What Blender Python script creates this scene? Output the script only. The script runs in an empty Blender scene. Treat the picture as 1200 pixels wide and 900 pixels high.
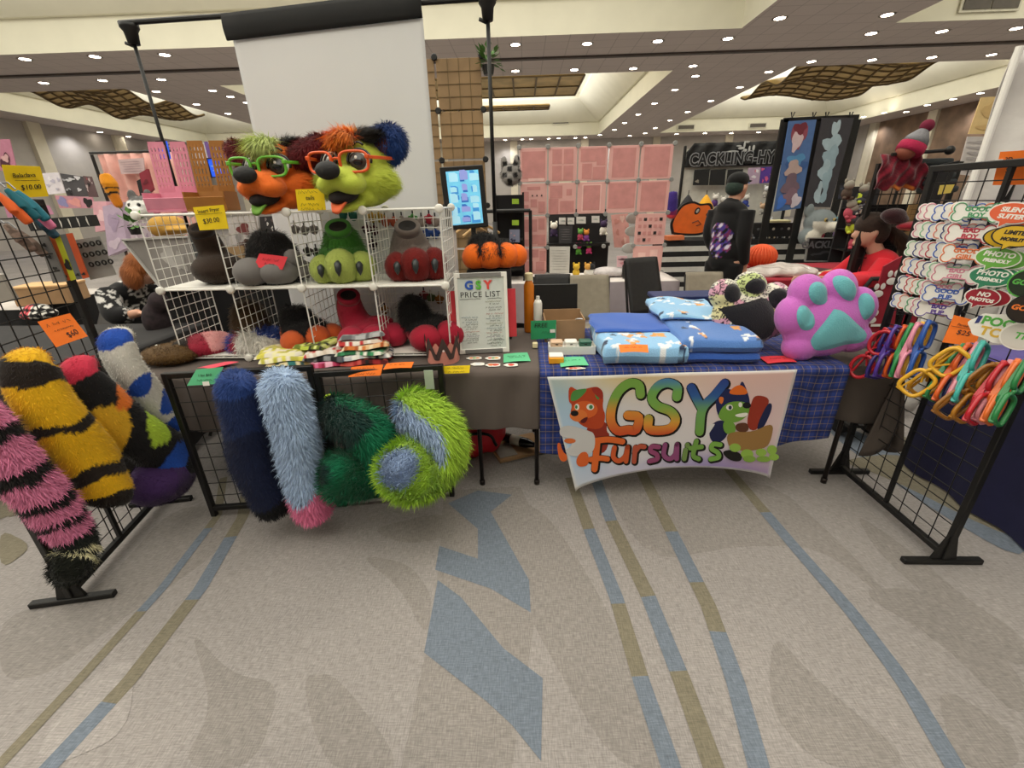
import bpy, bmesh, math, random
import numpy as np
from mathutils import Vector, Matrix, Euler, Quaternion
random.seed(7); RNG = np.random.default_rng(7)
SC = bpy.context.scene
COL = SC.collection
PI = math.pi
V = Vector
# ------------------------------------------------------------------ camera
FP = 513.0; CH = 1.55
_dY = np.array([13., 216, -513]); _dY /= np.linalg.norm(_dY)
_dZ = np.array([-30., 1220, 513]); _dZ -= _dY * _dZ.dot(_dY); _dZ /= np.linalg.norm(_dZ)
_dX = np.cross(_dY, _dZ)
CM = np.array([_dX, _dY, _dZ])
def ray(x, y): return CM @ np.array([x - 600., 450. - y, -FP])
def at_y(x, y, Y):
    r = ray(x, y); k = Y / r[1]; return V((r[0]*k, Y, CH + r[2]*k))
def at_z(x, y, z):
    r = ray(x, y); k = (z - CH) / r[2]; return V((r[0]*k, r[1]*k, z))
def at_x(x, y, X):
    r = ray(x, y); k = X / r[0]; return V((X, r[1]*k, CH + r[2]*k))
cam = bpy.data.cameras.new('camera'); camo = bpy.data.objects.new('camera', cam); COL.objects.link(camo)
cam.sensor_width = 36; cam.lens = FP / 1200 * 36; cam.clip_end = 200; cam.clip_start = .05
camo.matrix_world = Matrix.Translation((0, 0, CH)) @ Matrix([[float(a) for a in r] for r in CM]).to_4x4()
SC.camera = camo
SC.view_settings.view_transform = 'Standard'; SC.view_settings.look = 'None'
SC.view_settings.gamma = 1; SC.view_settings.use_curve_mapping = False
# ------------------------------------------------------------------ materials
def lin(c): return c / 12.92 if c <= .04045 else ((c + .055) / 1.055) ** 2.4
def hexc(h):
    if isinstance(h, str):
        h = h.lstrip('#'); return tuple(lin(int(h[i:i+2], 16) / 255) for i in (0, 2, 4))
    return tuple(h)
MATS = {}
def mat(name, col, rough=.6, metal=0, vary=.08, scale=12, bump=0, emit=0, trans=0, alpha=1, sheen=0, bscale=None, coat=0):
    if name in MATS: return MATS[name]
    m = bpy.data.materials.new(name); m.use_nodes = True; nt = m.node_tree; N = nt.nodes; L = nt.links
    b = N['Principled BSDF']; c = hexc(col)
    b.inputs['Roughness'].default_value = rough; b.inputs['Metallic'].default_value = metal
    if trans: b.inputs['Transmission Weight'].default_value = trans
    if alpha < 1: b.inputs['Alpha'].default_value = alpha
    if sheen: b.inputs['Sheen Weight'].default_value = sheen
    if coat: b.inputs['Coat Weight'].default_value = coat
    tc = N.new('ShaderNodeTexCoord'); no = N.new('ShaderNodeTexNoise'); no.inputs['Scale'].default_value = scale; no.inputs['Detail'].default_value = 3
    L.new(tc.outputs['Object'], no.inputs['Vector'])
    rp = N.new('ShaderNodeValToRGB'); rp.color_ramp.elements[0].position = .3; rp.color_ramp.elements[1].position = .7
    rp.color_ramp.elements[0].color = tuple(x * (1 - vary) for x in c) + (1,)
    rp.color_ramp.elements[1].color = tuple(min(1, x * (1 + vary)) for x in c) + (1,)
    L.new(no.outputs['Fac'], rp.inputs['Fac']); L.new(rp.outputs['Color'], b.inputs['Base Color'])
    if bump:
        n2 = N.new('ShaderNodeTexNoise'); n2.inputs['Scale'].default_value = bscale or scale * 6; n2.inputs['Detail'].default_value = 4
        L.new(tc.outputs['Object'], n2.inputs['Vector'])
        bp = N.new('ShaderNodeBump'); bp.inputs['Strength'].default_value = bump; bp.inputs['Distance'].default_value = .01
        L.new(n2.outputs['Fac'], bp.inputs['Height']); L.new(bp.outputs['Normal'], b.inputs['Normal'])
    if emit:
        b.inputs['Emission Strength'].default_value = emit; L.new(rp.outputs['Color'], b.inputs['Emission Color'])
    MATS[name] = m; return m
def colmat(name, rough=.8, sheen=.0, bump=.0, bscale=300):
    """material whose own colour comes from the mesh's colour attribute (patterned cloth and fur)"""
    if name in MATS: return MATS[name]
    m = bpy.data.materials.new(name); m.use_nodes = True; nt = m.node_tree; b = nt.nodes['Principled BSDF']
    at = nt.nodes.new('ShaderNodeAttribute'); at.attribute_name = 'Col'
    nt.links.new(at.outputs['Color'], b.inputs['Base Color']); b.inputs['Roughness'].default_value = rough
    b.inputs['Specular IOR Level'].default_value = .25
    if sheen: b.inputs['Sheen Weight'].default_value = sheen
    if bump:
        tc = nt.nodes.new('ShaderNodeTexCoord'); n2 = nt.nodes.new('ShaderNodeTexNoise'); n2.inputs['Scale'].default_value = bscale
        bp = nt.nodes.new('ShaderNodeBump'); bp.inputs['Strength'].default_value = bump; bp.inputs['Distance'].default_value = .01
        nt.links.new(tc.outputs['Object'], n2.inputs['Vector']); nt.links.new(n2.outputs['Fac'], bp.inputs['Height']); nt.links.new(bp.outputs['Normal'], b.inputs['Normal'])
    MATS[name] = m; return m
# ------------------------------------------------------------------ mesh builder
def frame_from(d, up=V((0, 0, 1))):
    d = V(d).normalized()
    if abs(d.dot(up)) > .98: up = V((0, 1, 0)) if abs(d.y) < .9 else V((1, 0, 0))
    x = d.cross(up).normalized(); y = x.cross(d).normalized()
    return x, y, d
class MB:
    def __init__(s): s.v = []; s.f = []; s.mi = []; s.mats = []
    def _m(s, m):
        if m not in s.mats: s.mats.append(m)
        return s.mats.index(m)
    def add(s, vs, fs, m):
        o = len(s.v); k = s._m(m)
        s.v += [tuple(p) for p in vs]; s.f += [tuple(o + i for i in f) for f in fs]; s.mi += [k] * len(fs); return s
    def bm(s, b, m, mx=None):
        if mx is not None: bmesh.ops.transform(b, matrix=mx, verts=b.verts)
        b.verts.index_update(); s.add([v.co[:] for v in b.verts], [[v.index for v in f.verts] for f in b.faces], m); b.free(); return s
    def box(s, c, size, m, rot=None, bev=0, seg=1):
        b = bmesh.new(); bmesh.ops.create_cube(b, size=1)
        bmesh.ops.scale(b, vec=size, verts=b.verts)
        if bev: bmesh.ops.bevel(b, geom=b.edges[:], offset=bev, segments=seg, affect='EDGES', profile=.5)
        mx = Matrix.Translation(c)
        if rot is not None: mx = mx @ (rot.to_4x4() if hasattr(rot, 'to_4x4') else Euler(rot).to_matrix().to_4x4())
        return s.bm(b, m, mx)
    def bar(s, p, q, w, h, m, bev=0, up=V((0, 0, 1))):
        p = V(p); q = V(q); x, y, d = frame_from(q - p, up)
        R = Matrix((x, y, d)).transposed()
        return s.box((p + q) / 2, (w, h, (q - p).length), m, R, bev)
    def tube(s, pts, r, m, n=8, closed=False, cap=True, flat=1):
        pts = [V(p) for p in pts]; N = len(pts)
        rs = r if isinstance(r, (list, tuple)) else [r] * N
        vs = []; fs = []; px = None
        for i, p in enumerate(pts):
            a = pts[(i - 1) % N] if (closed or i) else p; b = pts[(i + 1) % N] if (closed or i < N - 1) else p
            d = (b - a).normalized()
            if px is None: px = frame_from(d)[0]
            x = (px - d * px.dot(d)).normalized(); y = d.cross(x); px = x
            for k in range(n):
                t = 2 * PI * k / n; vs.append(p + x * math.cos(t) * rs[i] + y * math.sin(t) * rs[i] * flat)
        for i in range(N if closed else N - 1):
            j = (i + 1) % N
            for k in range(n): fs.append((i*n + k, i*n + (k+1) % n, j*n + (k+1) % n, j*n + k))
        if cap and not closed: fs.append(tuple(range(n - 1, -1, -1))); fs.append(tuple((N-1)*n + k for k in range(n)))
        return s.add(vs, fs, m)
    def ell(s, c, r, m, rot=None, u=20, v=12):
        b = bmesh.new(); bmesh.ops.create_uvsphere(b, u_segments=u, v_segments=v, radius=1)
        mx = Matrix.Translation(c)
        if rot is not None: mx = mx @ (rot.to_4x4() if hasattr(rot, 'to_4x4') else Euler(rot).to_matrix().to_4x4())
        r = r if isinstance(r, (tuple, list)) else (r, r, r)
        return s.bm(b, m, mx @ Matrix.Diagonal((*r, 1)))
    def lathe(s, prof, m, n=20, mx=None, closed=False):
        vs = []; fs = []
        for (r, z) in prof:
            for k in range(n): t = 2*PI*k/n; vs.append(V((r*math.cos(t), r*math.sin(t), z)))
        for i in range(len(prof) - 1):
            for k in range(n): fs.append((i*n+k, i*n+(k+1) % n, (i+1)*n+(k+1) % n, (i+1)*n+k))
        if not closed:
            if prof[0][0] > 1e-4: fs.append(tuple(range(n-1, -1, -1)))
            if prof[-1][0] > 1e-4: fs.append(tuple((len(prof)-1)*n + k for k in range(n)))
        if mx is not None: vs = [mx @ p for p in vs]
        return s.add(vs, fs, m)
    def prism(s, poly, t, m, mx=None, msides=None):
        """2-D outline (x,y) extruded from z=0 to z=t"""
        n = len(poly); vs = [V((x, y, 0)) for x, y in poly] + [V((x, y, t)) for x, y in poly]
        if mx is not None: vs = [mx @ p for p in vs]
        s.add(vs, [tuple(range(n-1, -1, -1)), tuple(n + i for i in range(n))], m)
        o = len(s.v) - 2*n; k = s._m(msides or m)
        for i in range(n):
            j = (i+1) % n; s.f.append((o+i, o+j, o+n+j, o+n+i)); s.mi.append(k)
        return s
    def sheet(s, fn, nu, nv, m, thick=0, off=None):
        """surface fn(u,v) with optional thickness along 'off'"""
        g = [[V(fn(i/nu, j/nv)) for j in range(nv+1)] for i in range(nu+1)]
        vs = [p for r in g for p in r]; W = nv + 1
        fs = [(i*W+j, (i+1)*W+j, (i+1)*W+j+1, i*W+j+1) for i in range(nu) for j in range(nv)]
        if thick:
            o = V(off).normalized() * thick; n0 = len(vs); vs += [p + o for p in vs[:n0]]
            fs += [tuple(n0 + k for k in reversed(f)) for f in fs[:]]
            rim = [(i, 0) for i in range(nu)] + [(nu, j) for j in range(nv)] + [(i, nv) for i in range(nu, 0, -1)] + [(0, j) for j in range(nv, 0, -1)]
            for a in range(len(rim)):
                p = rim[a]; q = rim[(a+1) % len(rim)]; pi = p[0]*W+p[1]; qi = q[0]*W+q[1]; fs.append((qi, pi, n0+pi, n0+qi))
        return s.add(vs, fs, m)
    def build(s, name, parent=None, world=True, smooth=False, colors=None, mods=None):
        me = bpy.data.meshes.new(name); o = bpy.data.objects.new(name, me); COL.objects.link(o)
        vs = np.array(s.v, dtype=float).reshape(-1, 3)
        loc = None
        if parent is None and len(vs):
            lo = vs.min(0); hi = vs.max(0); loc = np.array([(lo[0]+hi[0])/2, (lo[1]+hi[1])/2, lo[2]]); vs = vs - loc
        me.from_pydata(vs.tolist(), [], s.f)
        for m in s.mats: me.materials.append(m)
        me.polygons.foreach_set('material_index', s.mi)
        if smooth: me.polygons.foreach_set('use_smooth', [True] * len(me.polygons))
        if smooth == 'auto':
            me.set_sharp_from_angle(angle=.7)
        if colors is not None:
            ca = me.color_attributes.new('Col', 'FLOAT_COLOR', 'POINT'); ca.data.foreach_set('color', np.ascontiguousarray(np.c_[colors, np.ones(len(colors))].astype(np.float32)).ravel())
        me.update()
        if loc is not None: o.location = loc
        if parent is not None:
            o.parent = parent
            if world: o.matrix_parent_inverse = wmat(parent).inverted()
        return o
def wmat(o):
    m = o.matrix_basis.copy()
    if o.parent: m = wmat(o.parent) @ o.matrix_parent_inverse @ m
    return m
def tag(o, label=None, cat=None, group=None, kind=None):
    if label: o['label'] = label
    if cat: o['category'] = cat
    if group: o['group'] = group
    if kind: o['kind'] = kind
    return o
def thing(name, label, cat, loc=(0, 0, 0), rot=(0, 0, 0), group=None):
    o = bpy.data.objects.new(name, None); COL.objects.link(o); o.location = loc; o.rotation_euler = rot; o.empty_display_size = .1
    return tag(o, label, cat, group)
def copy_tree(o, parent=None, loc=None, rot=None, label=None):
    c = o.copy(); COL.objects.link(c)
    if parent is not None: c.parent = parent
    if loc is not None: c.location = loc
    if rot is not None: c.rotation_euler = rot
    if label: c['label'] = label
    for ch in list(o.children): copy_tree(ch, c)
    return c
def struct(name, mb, smooth=False):
    o = mb.build(name, smooth=smooth); o['kind'] = 'structure'; return o
# ------------------------------------------------------------------ lettering
def text(txt, size, m, mx, parent=None, name='lettering', ext=.0006, world=True, bold=0, shear=0, align='CENTER', spacing=1, mb=None):
    cu = bpy.data.curves.new('txt', 'FONT'); cu.body = txt; cu.size = size; cu.extrude = ext; cu.offset = bold; cu.shear = shear
    cu.align_x = align; cu.align_y = 'CENTER'; cu.resolution_u = 3; cu.space_character = spacing
    t = bpy.data.objects.new('txt', cu); COL.objects.link(t)
    dg = bpy.context.evaluated_depsgraph_get(); me = bpy.data.meshes.new_from_object(t.evaluated_get(dg))
    vs = [mx @ v.co for v in me.vertices]; fs = [tuple(p.vertices) for p in me.polygons]
    bpy.data.objects.remove(t); bpy.data.curves.remove(cu); bpy.data.meshes.remove(me)
    if mb is not None: mb.add(vs, fs, m); return mb
    q = MB(); q.add(vs, fs, m); return q.build(name, parent, world)
def plane_mx(o, x, y):
    """matrix taking (x,y,0) on a card to the world: origin o, axes along x and y"""
    x = V(x).normalized(); y = V(y); y = (y - x*y.dot(x)).normalized(); z = x.cross(y)
    return Matrix.Translation(o) @ Matrix((x, y, z)).transposed().to_4x4()
# ------------------------------------------------------------------ the room
CEIL = 5.3
X0, X1, Y0, Y1 = -22.4, 21.2, -9, 34.4
m_tile = mat('ceiling_tile', '#c9beb8', .9, vary=.03, scale=3)
def tile_lines():
    nt = m_tile.node_tree; N = nt.nodes; L = nt.links; b = N['Principled BSDF']
    tc = N.new('ShaderNodeTexCoord'); br = N.new('ShaderNodeTexBrick'); br.offset = 0
    br.inputs['Scale'].default_value = 1; br.inputs['Brick Width'].default_value = .61; br.inputs['Row Height'].default_value = .61
    br.inputs['Mortar Size'].default_value = .012; c = hexc('#c9beb8')
    br.inputs['Color1'].default_value = (*c, 1); br.inputs['Color2'].default_value = tuple(x*.96 for x in c) + (1,); br.inputs['Mortar'].default_value = tuple(x*.72 for x in c) + (1,)
    L.new(tc.outputs['Object'], br.inputs['Vector']); L.new(br.outputs['Color'], b.inputs['Base Color'])
tile_lines()
m_cream = mat('cream_plaster', '#ebe7d2', .85, vary=.03, scale=1.5)
m_greywall = mat('grey_wallpaper', '#b4aea9', .9, vary=.05, scale=2)
m_creamwall = mat('cream_wall_panel', '#d9d2c0', .85, vary=.04, scale=2)
m_pil = mat('pilaster_paint', '#ded6c2', .7, vary=.03, scale=3)
m_woodwall = mat('bronze_wall_covering', '#7d6654', .55, vary=.3, scale=1.6, bump=.1)
m_dark = mat('dark_track', '#4a403b', .6)
m_black = mat('black_paint', '#121112', .45, vary=.15)
m_vent = mat('vent_grey', '#5a534a', .6)
trays = [(-17, 5.4, -7, 13.4), (9.08, 19.3, -7, 13.4), (-20.75, -13.4, 17.15, 32.3), (-10.1, 4.9, 17.15, 32.3), (8.8, 19.2, 17.15, 32.3)]
mb = MB()
xs = sorted({X0, X1} | {t[0] for t in trays} | {t[1] for t in trays}); ys = sorted({Y0, Y1} | {t[2] for t in trays} | {t[3] for t in trays})
for i in range(len(xs)-1):
    for j in range(len(ys)-1):
        cx = (xs[i]+xs[i+1])/2; cy = (ys[j]+ys[j+1])/2
        if any(t[0] < cx < t[1] and t[2] < cy < t[3] for t in trays): continue
        mb.add([(xs[i], ys[j], CEIL), (xs[i+1], ys[j], CEIL), (xs[i+1], ys[j+1], CEIL), (xs[i], ys[j+1], CEIL)], [(3, 2, 1, 0)], m_tile)
for (a, b_, c, d) in trays:
    rings = []
    for ins, z in ((0, CEIL), (0, CEIL+.72), (.12, CEIL+.72), (1.5, CEIL+1.75), (1.5, CEIL+2.0)):
        rings.append([(a+ins, c+ins, z), (b_-ins, c+ins, z), (b_-ins, d-ins, z), (a+ins, d-ins, z)])
    vs = [p for r in rings for p in r]; fs = []
    for k in range(len(rings)-1):
        for q in range(4): fs.append((k*4+q, k*4+(q+1) % 4, (k+1)*4+(q+1) % 4, (k+1)*4+q))
    n = (len(rings)-1)*4; fs.append((n+3, n+2, n+1, n))
    mb.add(vs, fs, m_cream)
mb.box((0, 15.25, CEIL-.02), (42, .16, .05), m_dark); mb.box((0, 15.5, CEIL-.01), (42, .3, .03), m_tile)
for px0, px1, py in ((295, 465, 0), ): pass
struct('ceiling', mb)
# floor: carpet with woven inlays
def carpet(name, h, vary=.1):
    m = mat(name, h, .95, vary=vary, scale=1.2, bump=.15, bscale=420)
    nt = m.node_tree; N = nt.nodes; L = nt.links; b = N['Principled BSDF']
    base = b.inputs['Base Color'].links[0].from_socket
    tc = N.new('ShaderNodeTexCoord'); ml = None
    for sc in ((260, 30, 1), (30, 260, 1)):
        mp = N.new('ShaderNodeMapping'); mp.inputs['Scale'].default_value = sc; no = N.new('ShaderNodeTexNoise'); no.inputs['Scale'].default_value = 1; no.inputs['Detail'].default_value = 2
        L.new(tc.outputs['Object'], mp.inputs['Vector']); L.new(mp.outputs['Vector'], no.inputs['Vector'])
        mr = N.new('ShaderNodeMapRange'); mr.inputs['From Min'].default_value = .3; mr.inputs['From Max'].default_value = .7; mr.inputs['To Min'].default_value = .80; mr.inputs['To Max'].default_value = 1.15
        L.new(no.outputs['Fac'], mr.inputs['Value'])
        mx = N.new('ShaderNodeMix'); mx.data_type = 'RGBA'; mx.blend_type = 'MULTIPLY'; mx.inputs[0].default_value = 1
        L.new(ml or base, mx.inputs[6]); L.new(mr.outputs['Result'], mx.inputs[7]); ml = mx.outputs[2]
    L.new(ml, b.inputs['Base Color']); return m
m_carpet = carpet('carpet_beige', '#938d8a'); m_cgrey = carpet('carpet_grey', '#89837f'); m_cblue = carpet('carpet_blue', '#6c7581'); m_colive = carpet('carpet_olive', '#787160'); m_clight = carpet('carpet_sand', '#9a9491')
mb = MB(); mb.add([(X0, Y0, 0), (X1, Y0, 0), (X1, Y1, 0), (X0, Y1, 0)], [(0, 1, 2, 3)], m_carpet)
LZ = [0.0]
def inlay(pts, m, sm=True):
    LZ[0] += .00012
    P = [at_z(x, y, 0) for x, y in pts]
    if sm and len(P) > 2:                                  # round the corners of the woven shape
        for _ in range(2):
            Q = []
            for i, p in enumerate(P): q = P[(i+1) % len(P)]; Q += [p*.8+q*.2, p*.2+q*.8]
            P = Q
    mb.add([(p.x, p.y, LZ[0]) for p in P], [tuple(range(len(P)))], m)
def stripe(cl, wpx, segs):
    """cl: centre line in the photograph, wpx width there at its near end; segs: (from,to,material) by fraction"""
    P = [at_z(x, y, 0) for x, y in cl]
    P.append(P[-1] + (P[-1]-P[-2]).normalized()*.01)
    w = (at_z(cl[-1][0]+wpx/2, cl[-1][1], 0) - at_z(cl[-1][0]-wpx/2, cl[-1][1], 0)).length
    d = [0]
    for i in range(1, len(P)): d.append(d[-1] + (P[i]-P[i-1]).length)
    T = d[-1]
    def ev(t):
        t *= T
        for i in range(1, len(P)):
            if t <= d[i] + 1e-9:
                k = (t-d[i-1])/(d[i]-d[i-1]); return P[i-1].lerp(P[i], k), (P[i]-P[i-1]).normalized()
        dd = (P[-1]-P[-2]).normalized(); return P[-1]+dd*(t-T), dd
    LZ[0] += .00012
    for a, b, m in segs + [(1, 1+1.2/T, segs[0][2]), (1+1.2/T, 1+2.6/T, segs[-1][2])]:
        n = 14; vs = []
        for k in range(n+1):
            p, dr = ev(a+(b-a)*k/n); nx = V((-dr.y, dr.x, 0)) * w/2
            vs += [(p.x-nx.x, p.y-nx.y, LZ[0]), (p.x+nx.x, p.y+nx.y, LZ[0])]
        mb.add(vs, [(2*k, 2*k+1, 2*k+3, 2*k+2) for k in range(n)], m)
G, B, O, S = m_cgrey, m_cblue, m_colive, m_clight
inlay([(205, 590), (300, 600), (240, 660), (150, 720), (60, 790), (0, 800), (0, 720), (110, 700)], G)
inlay([(222, 735), (270, 790), (330, 800), (300, 900), (210, 900), (250, 830)], G)
inlay([(355, 790), (395, 790), (480, 905), (390, 905), (365, 850)], G)
inlay([(520, 575), (610, 570), (640, 640), (600, 900), (470, 900), (500, 760), (515, 660)], G, False)
inlay([(590, 580), (640, 600), (700, 690), (800, 900), (720, 900), (640, 760), (610, 700)], G)
inlay([(480, 660), (508, 700), (500, 750), (470, 690), (420, 650)], G)
inlay([(700, 560), (900, 560), (990, 640), (1060, 720), (960, 640), (860, 640), (760, 660)], G)
inlay([(905, 740), (960, 800), (1080, 900), (960, 900), (900, 830)], G)
inlay([(1000, 690), (1100, 750), (1200, 850), (1200, 790), (1090, 690)], G)
inlay([(1000, 600), (1060, 640), (1130, 700), (1200, 745), (1200, 790), (1110, 720), (1030, 650)], G)
inlay([(430, 620), (520, 600), (560, 620), (480, 640)], G)
inlay([(110, 790), (160, 770), (150, 860), (60, 900), (40, 880)], S)
inlay([(1095, 800), (1180, 850), (1200, 900), (1120, 900)], G)
inlay([(525, 590), (560, 575), (600, 580), (575, 600), (620, 680), (622, 718), (575, 690), (510, 668), (515, 640), (560, 655), (560, 620)], B, False)
inlay([(513, 680), (540, 700), (590, 760), (636, 795), (634, 892), (600, 850), (570, 822), (497, 765)], B, False)
stripe([(262, 560), (255, 605), (190, 690), (90, 800), (-60, 960)], 17, [(0, .3, O), (.3, .6, B), (.6, 1, O)])
stripe([(290, 570), (285, 605), (235, 690), (150, 800), (20, 940)], 24, [(0, .3, O), (.3, .55, B), (.55, .82, O), (.82, 1, B)])
stripe([(668, 560), (690, 620), (722, 700), (752, 800), (790, 910)], 24, [(0, .3, O), (.3, .6, B), (.6, .8, O), (.8, 1, B)])
stripe([(694, 550), (716, 610), (760, 700), (800, 800), (840, 910)], 26, [(0, .3, B), (.3, .6, O), (.6, .8, B), (.8, 1, O)])
stripe([(750, 550), (785, 620), (830, 710), (862, 800), (892, 910)], 26, [(0, .35, O), (.35, .55, B), (.55, .7, O), (.7, 1, B)])
stripe([(845, 540), (930, 640), (1000, 720), (1060, 800), (1125, 910)], 24, [(0, .3, O), (.3, 1, B)])
inlay([(960, 500), (1000, 500), (1200, 620), (1200, 660), (1080, 590)], B)
inlay([(980, 540), (1040, 560), (1200, 640), (1200, 600), (1060, 530)], O)
inlay([(1000, 500), (1040, 500), (1200, 590), (1200, 610)], O)
inlay([(0, 620), (40, 640), (0, 670)], O)
nF, nV = len(mb.f), len(mb.v); base_v, base_f, base_m = mb.v[4:], mb.f[1:], mb.mi[1:]
for dx, dy in ((-5.4, 0), (5.6, .3), (-5.4, 5.2), (0, 5.4), (5.6, 5.6), (-5.4, -4.6), (0, -4.6), (5.6, -4.4)):      # the carpet's repeat
    o = len(mb.v); mb.v += [(x+dx, y+dy, z) for x, y, z in base_v]; mb.f += [tuple(i-4+o for i in f) for f in base_f]; mb.mi += base_m
struct('floor', mb)
# walls
mb = MB(); mb.box(((X0+X1)/2, Y1+.1, CEIL/2), (X1-X0, .2, CEIL), m_greywall)
for k in range(9): mb.box((X0+2.2+k*4.9, Y1-.03, CEIL/2), (.5, .12, CEIL), m_pil)
mb.box((3, Y1-.05, 2.6), (.9, .06, 2.2), m_pil); struct('wall_back', mb)
mb = MB(); mb.box((X0-.1, (Y0+Y1)/2, CEIL/2), (.2, Y1-Y0, CEIL), m_greywall)
for k in range(7): mb.box((X0+.05, 4+k*4.6, CEIL/2), (.3, .6, CEIL), m_pil)
struct('wall_left', mb)
mb = MB(); mb.box((X1+.1, (Y0+Y1)/2, CEIL/2), (.2, Y1-Y0, CEIL), m_creamwall)
for k, (ya, yb, mm) in enumerate(((31.2, 34.3, m_greywall), (26.9, 30.3, m_woodwall), (23.4, 26.2, m_woodwall), (18.2, 22.2, m_creamwall), (13, 17, m_creamwall))):
    mb.box((X1-.03, (ya+yb)/2, 2.7), (.08, yb-ya, 5.2), mm)
for y in (30.75, 26.55, 22.8, 17.6): mb.box((X1-.06, y, CEIL/2), (.2, .55, CEIL), m_pil)
struct('wall_right', mb)
mb = MB(); mb.box(((X0+X1)/2, Y0-.1, CEIL/2), (X1-X0, .2, CEIL), m_greywall); struct('wall_front', mb)
# ceiling vents and the wall slots below the trays
m_vw = mat('white_vent_frame', '#d8d4c0', .6)
def wall_vent(p, w, h, label, n=2, normal='y'):
    t = thing('ceiling_vent', label, 'vent', p, group='dark air vents in the cream trays')
    f = MB(); f.box((0, 0, 0), (w+.1, .04, h+.1), m_vw); f.build('frame', t, False)
    g = MB()
    for i in range(n):
        ww = w/n - .03; g.box((-w/2 + (i+.5)*w/n, -.03, 0), (ww, .03, h), m_vent)
    g.build('grille', t, False); return t
wall_vent(at_y(112, 5.5, 13.36), 1.25, .25, 'two-panel grey vent on the cream tray side above the left end of the crossbar')
wall_vent(at_y(331, 0, 13.36), 1.15, .22, 'two-panel grey vent at the very top edge above the white screen')
wall_vent(at_y(1161, 4, 13.36), 1.3, .22, 'pale two-panel vent in the cream tray at the upper right corner')
for px, py, w, lb in ((192, 155, 1.0, 'slot vent just right of the black tripod pole on the cream tray side'), (271, 152.5, 1.0, 'slot vent left of the white screen above the orange dog head'), (657, 142.5, 1.0, 'slot vent in the cream band above the pink panel wall'), (804, 149, 1.0, 'slot vent in the cream band above the black booth banner, the left one of two'), (888, 147, 1.0, 'slot vent in the cream band above the black booth banner, the right one of two')):
    wall_vent(at_y(px, py, 32.25), w, .2, lb, 1)
# recessed downlights
m_lamp = mat('lamp_lens', '#fff3e0', .5, emit=30, vary=0); m_ring = mat('lamp_ring', '#e8e0d5', .4)
proto = thing('downlight', 'x', 'ceiling light', (0, 0, CEIL), group='recessed downlights in the ceiling')
a = MB(); a.lathe([(.17, -.012), (.17, .0), (.12, .0), (.12, -.012)], m_ring, 20, closed=True); a.build('trim_ring', proto, False, True)
a = MB(); a.lathe([(.0001, -.012), (.09, -.011), (.118, -.006)], m_lamp, 20, closed=True); a.build('lens', proto, False, True)
LP = {'on the near strip left of the screen': [(29, 69), (111, 66), (193, 64)], 'beyond the ceiling track left of the screen': [(51, 97), (120, 94), (189, 93)],
 'on the lower tile beam left of the screen': [(183, 107), (230, 122), (249, 106), (270, 113), (267, 133), (289, 120)],
 'on the near strip right of the pole': [(604, 52), (688, 51), (771, 48), (853, 45)], 'beyond the track above the pink panels': [(604, 83), (673, 81.5), (742, 80), (812, 77)],
 'in the left row of the beam': [(815, 89), (791, 105), (767, 121), (748, 134), (732, 144), (720, 152)], 'in the right row of the beam': [(867, 102), (833, 118), (806, 131), (785, 141), (768, 150), (756, 156)],
 'on the tile beam at the top right': [(914, 21), (1040, 17), (1021, 39), (1104, 36.5), (1191, 33)], 'behind the track at the top right': [(901, 84), (951, 72), (1022, 70), (1092, 67), (1162, 64)],
 'along the right wall soffit': [(1191, 96), (1149, 109), (1117, 116), (1087, 123), (1062, 131), (1036, 132), (1012, 137)], 'along the left wall soffit': [(7, 158), (50, 163), (98, 169), (120, 172), (150, 175)],
 'along the back wall soffit': [(592, 164), (612, 164), (622, 164), (642, 165), (653, 165), (672, 164), (684, 163), (703, 158), (738, 159), (793, 157), (826, 156), (857, 156), (889, 155)]}
NB = {1: 'first', 2: 'second', 3: 'third', 4: 'fourth', 5: 'fifth', 6: 'sixth', 7: 'seventh', 8: 'eighth', 9: 'ninth', 10: 'tenth', 11: 'eleventh', 12: 'twelfth', 13: 'thirteenth'}
first = True; DL = []
for where, L_ in LP.items():
    for i, (x, y) in enumerate(L_):
        p = at_z(x, y, CEIL); p.y = min(p.y, 33.6)
        if p.x > X1-.4: p.x = X1-.4
        if p.x < X0+.4: p.x = X0+.4
        lb = 'round bright downlight %s, %s from the left' % (where, NB[i+1]) if 'row' not in where else 'round bright downlight %s, %s from the near end' % (where, NB[i+1])
        if first: proto.location = p; proto['label'] = lb; first = False
        else: copy_tree(proto, loc=p, label=lb)
        DL.append(p)
def lamp(name, typ, loc, energy, col=(1, .99, .985), **k):
    d = bpy.data.lights.new(name, typ); o = bpy.data.objects.new(name, d); COL.objects.link(o); o.location = loc; d.energy = energy; d.color = col
    for a, b in k.items():
        if a == 'rot': o.rotation_euler = b
        else: setattr(d, a, b)
    return o
# light: area lamps added at the tray tops for soft overhead light, some downlight beams
for i, (a, b_, c, d) in enumerate(trays):
    lamp('tray_fill_light', 'AREA', ((a+b_)/2, (c+d)/2, CEIL+1.97), 3.0*(b_-a-3)*(d-c-3), shape='RECTANGLE', size=b_-a-3.4, size_y=d-c-3.4)
for i, (a, b_, c, d) in enumerate(trays):
    lamp('cove_light', 'AREA', ((a+b_)/2, (c+d)/2, CEIL+.75), 5.0*(b_-a-3)*(d-c-3), shape='RECTANGLE', size=b_-a-3.4, size_y=d-c-3.4, rot=(PI, 0, 0))
for k, (x, y) in enumerate(((-6.5, 15), (-2, 15), (2.5, 15), (7.2, 12), (7.2, 7), (7.2, 2), (12, 15), (7, 20), (7, 26), (-11.8, 20), (-18, 15))):
    lamp('downlight_beam', 'SPOT', (x, y, CEIL-.03), 160, spot_size=2.2, spot_blend=.8, shadow_soft_size=.12)
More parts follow.
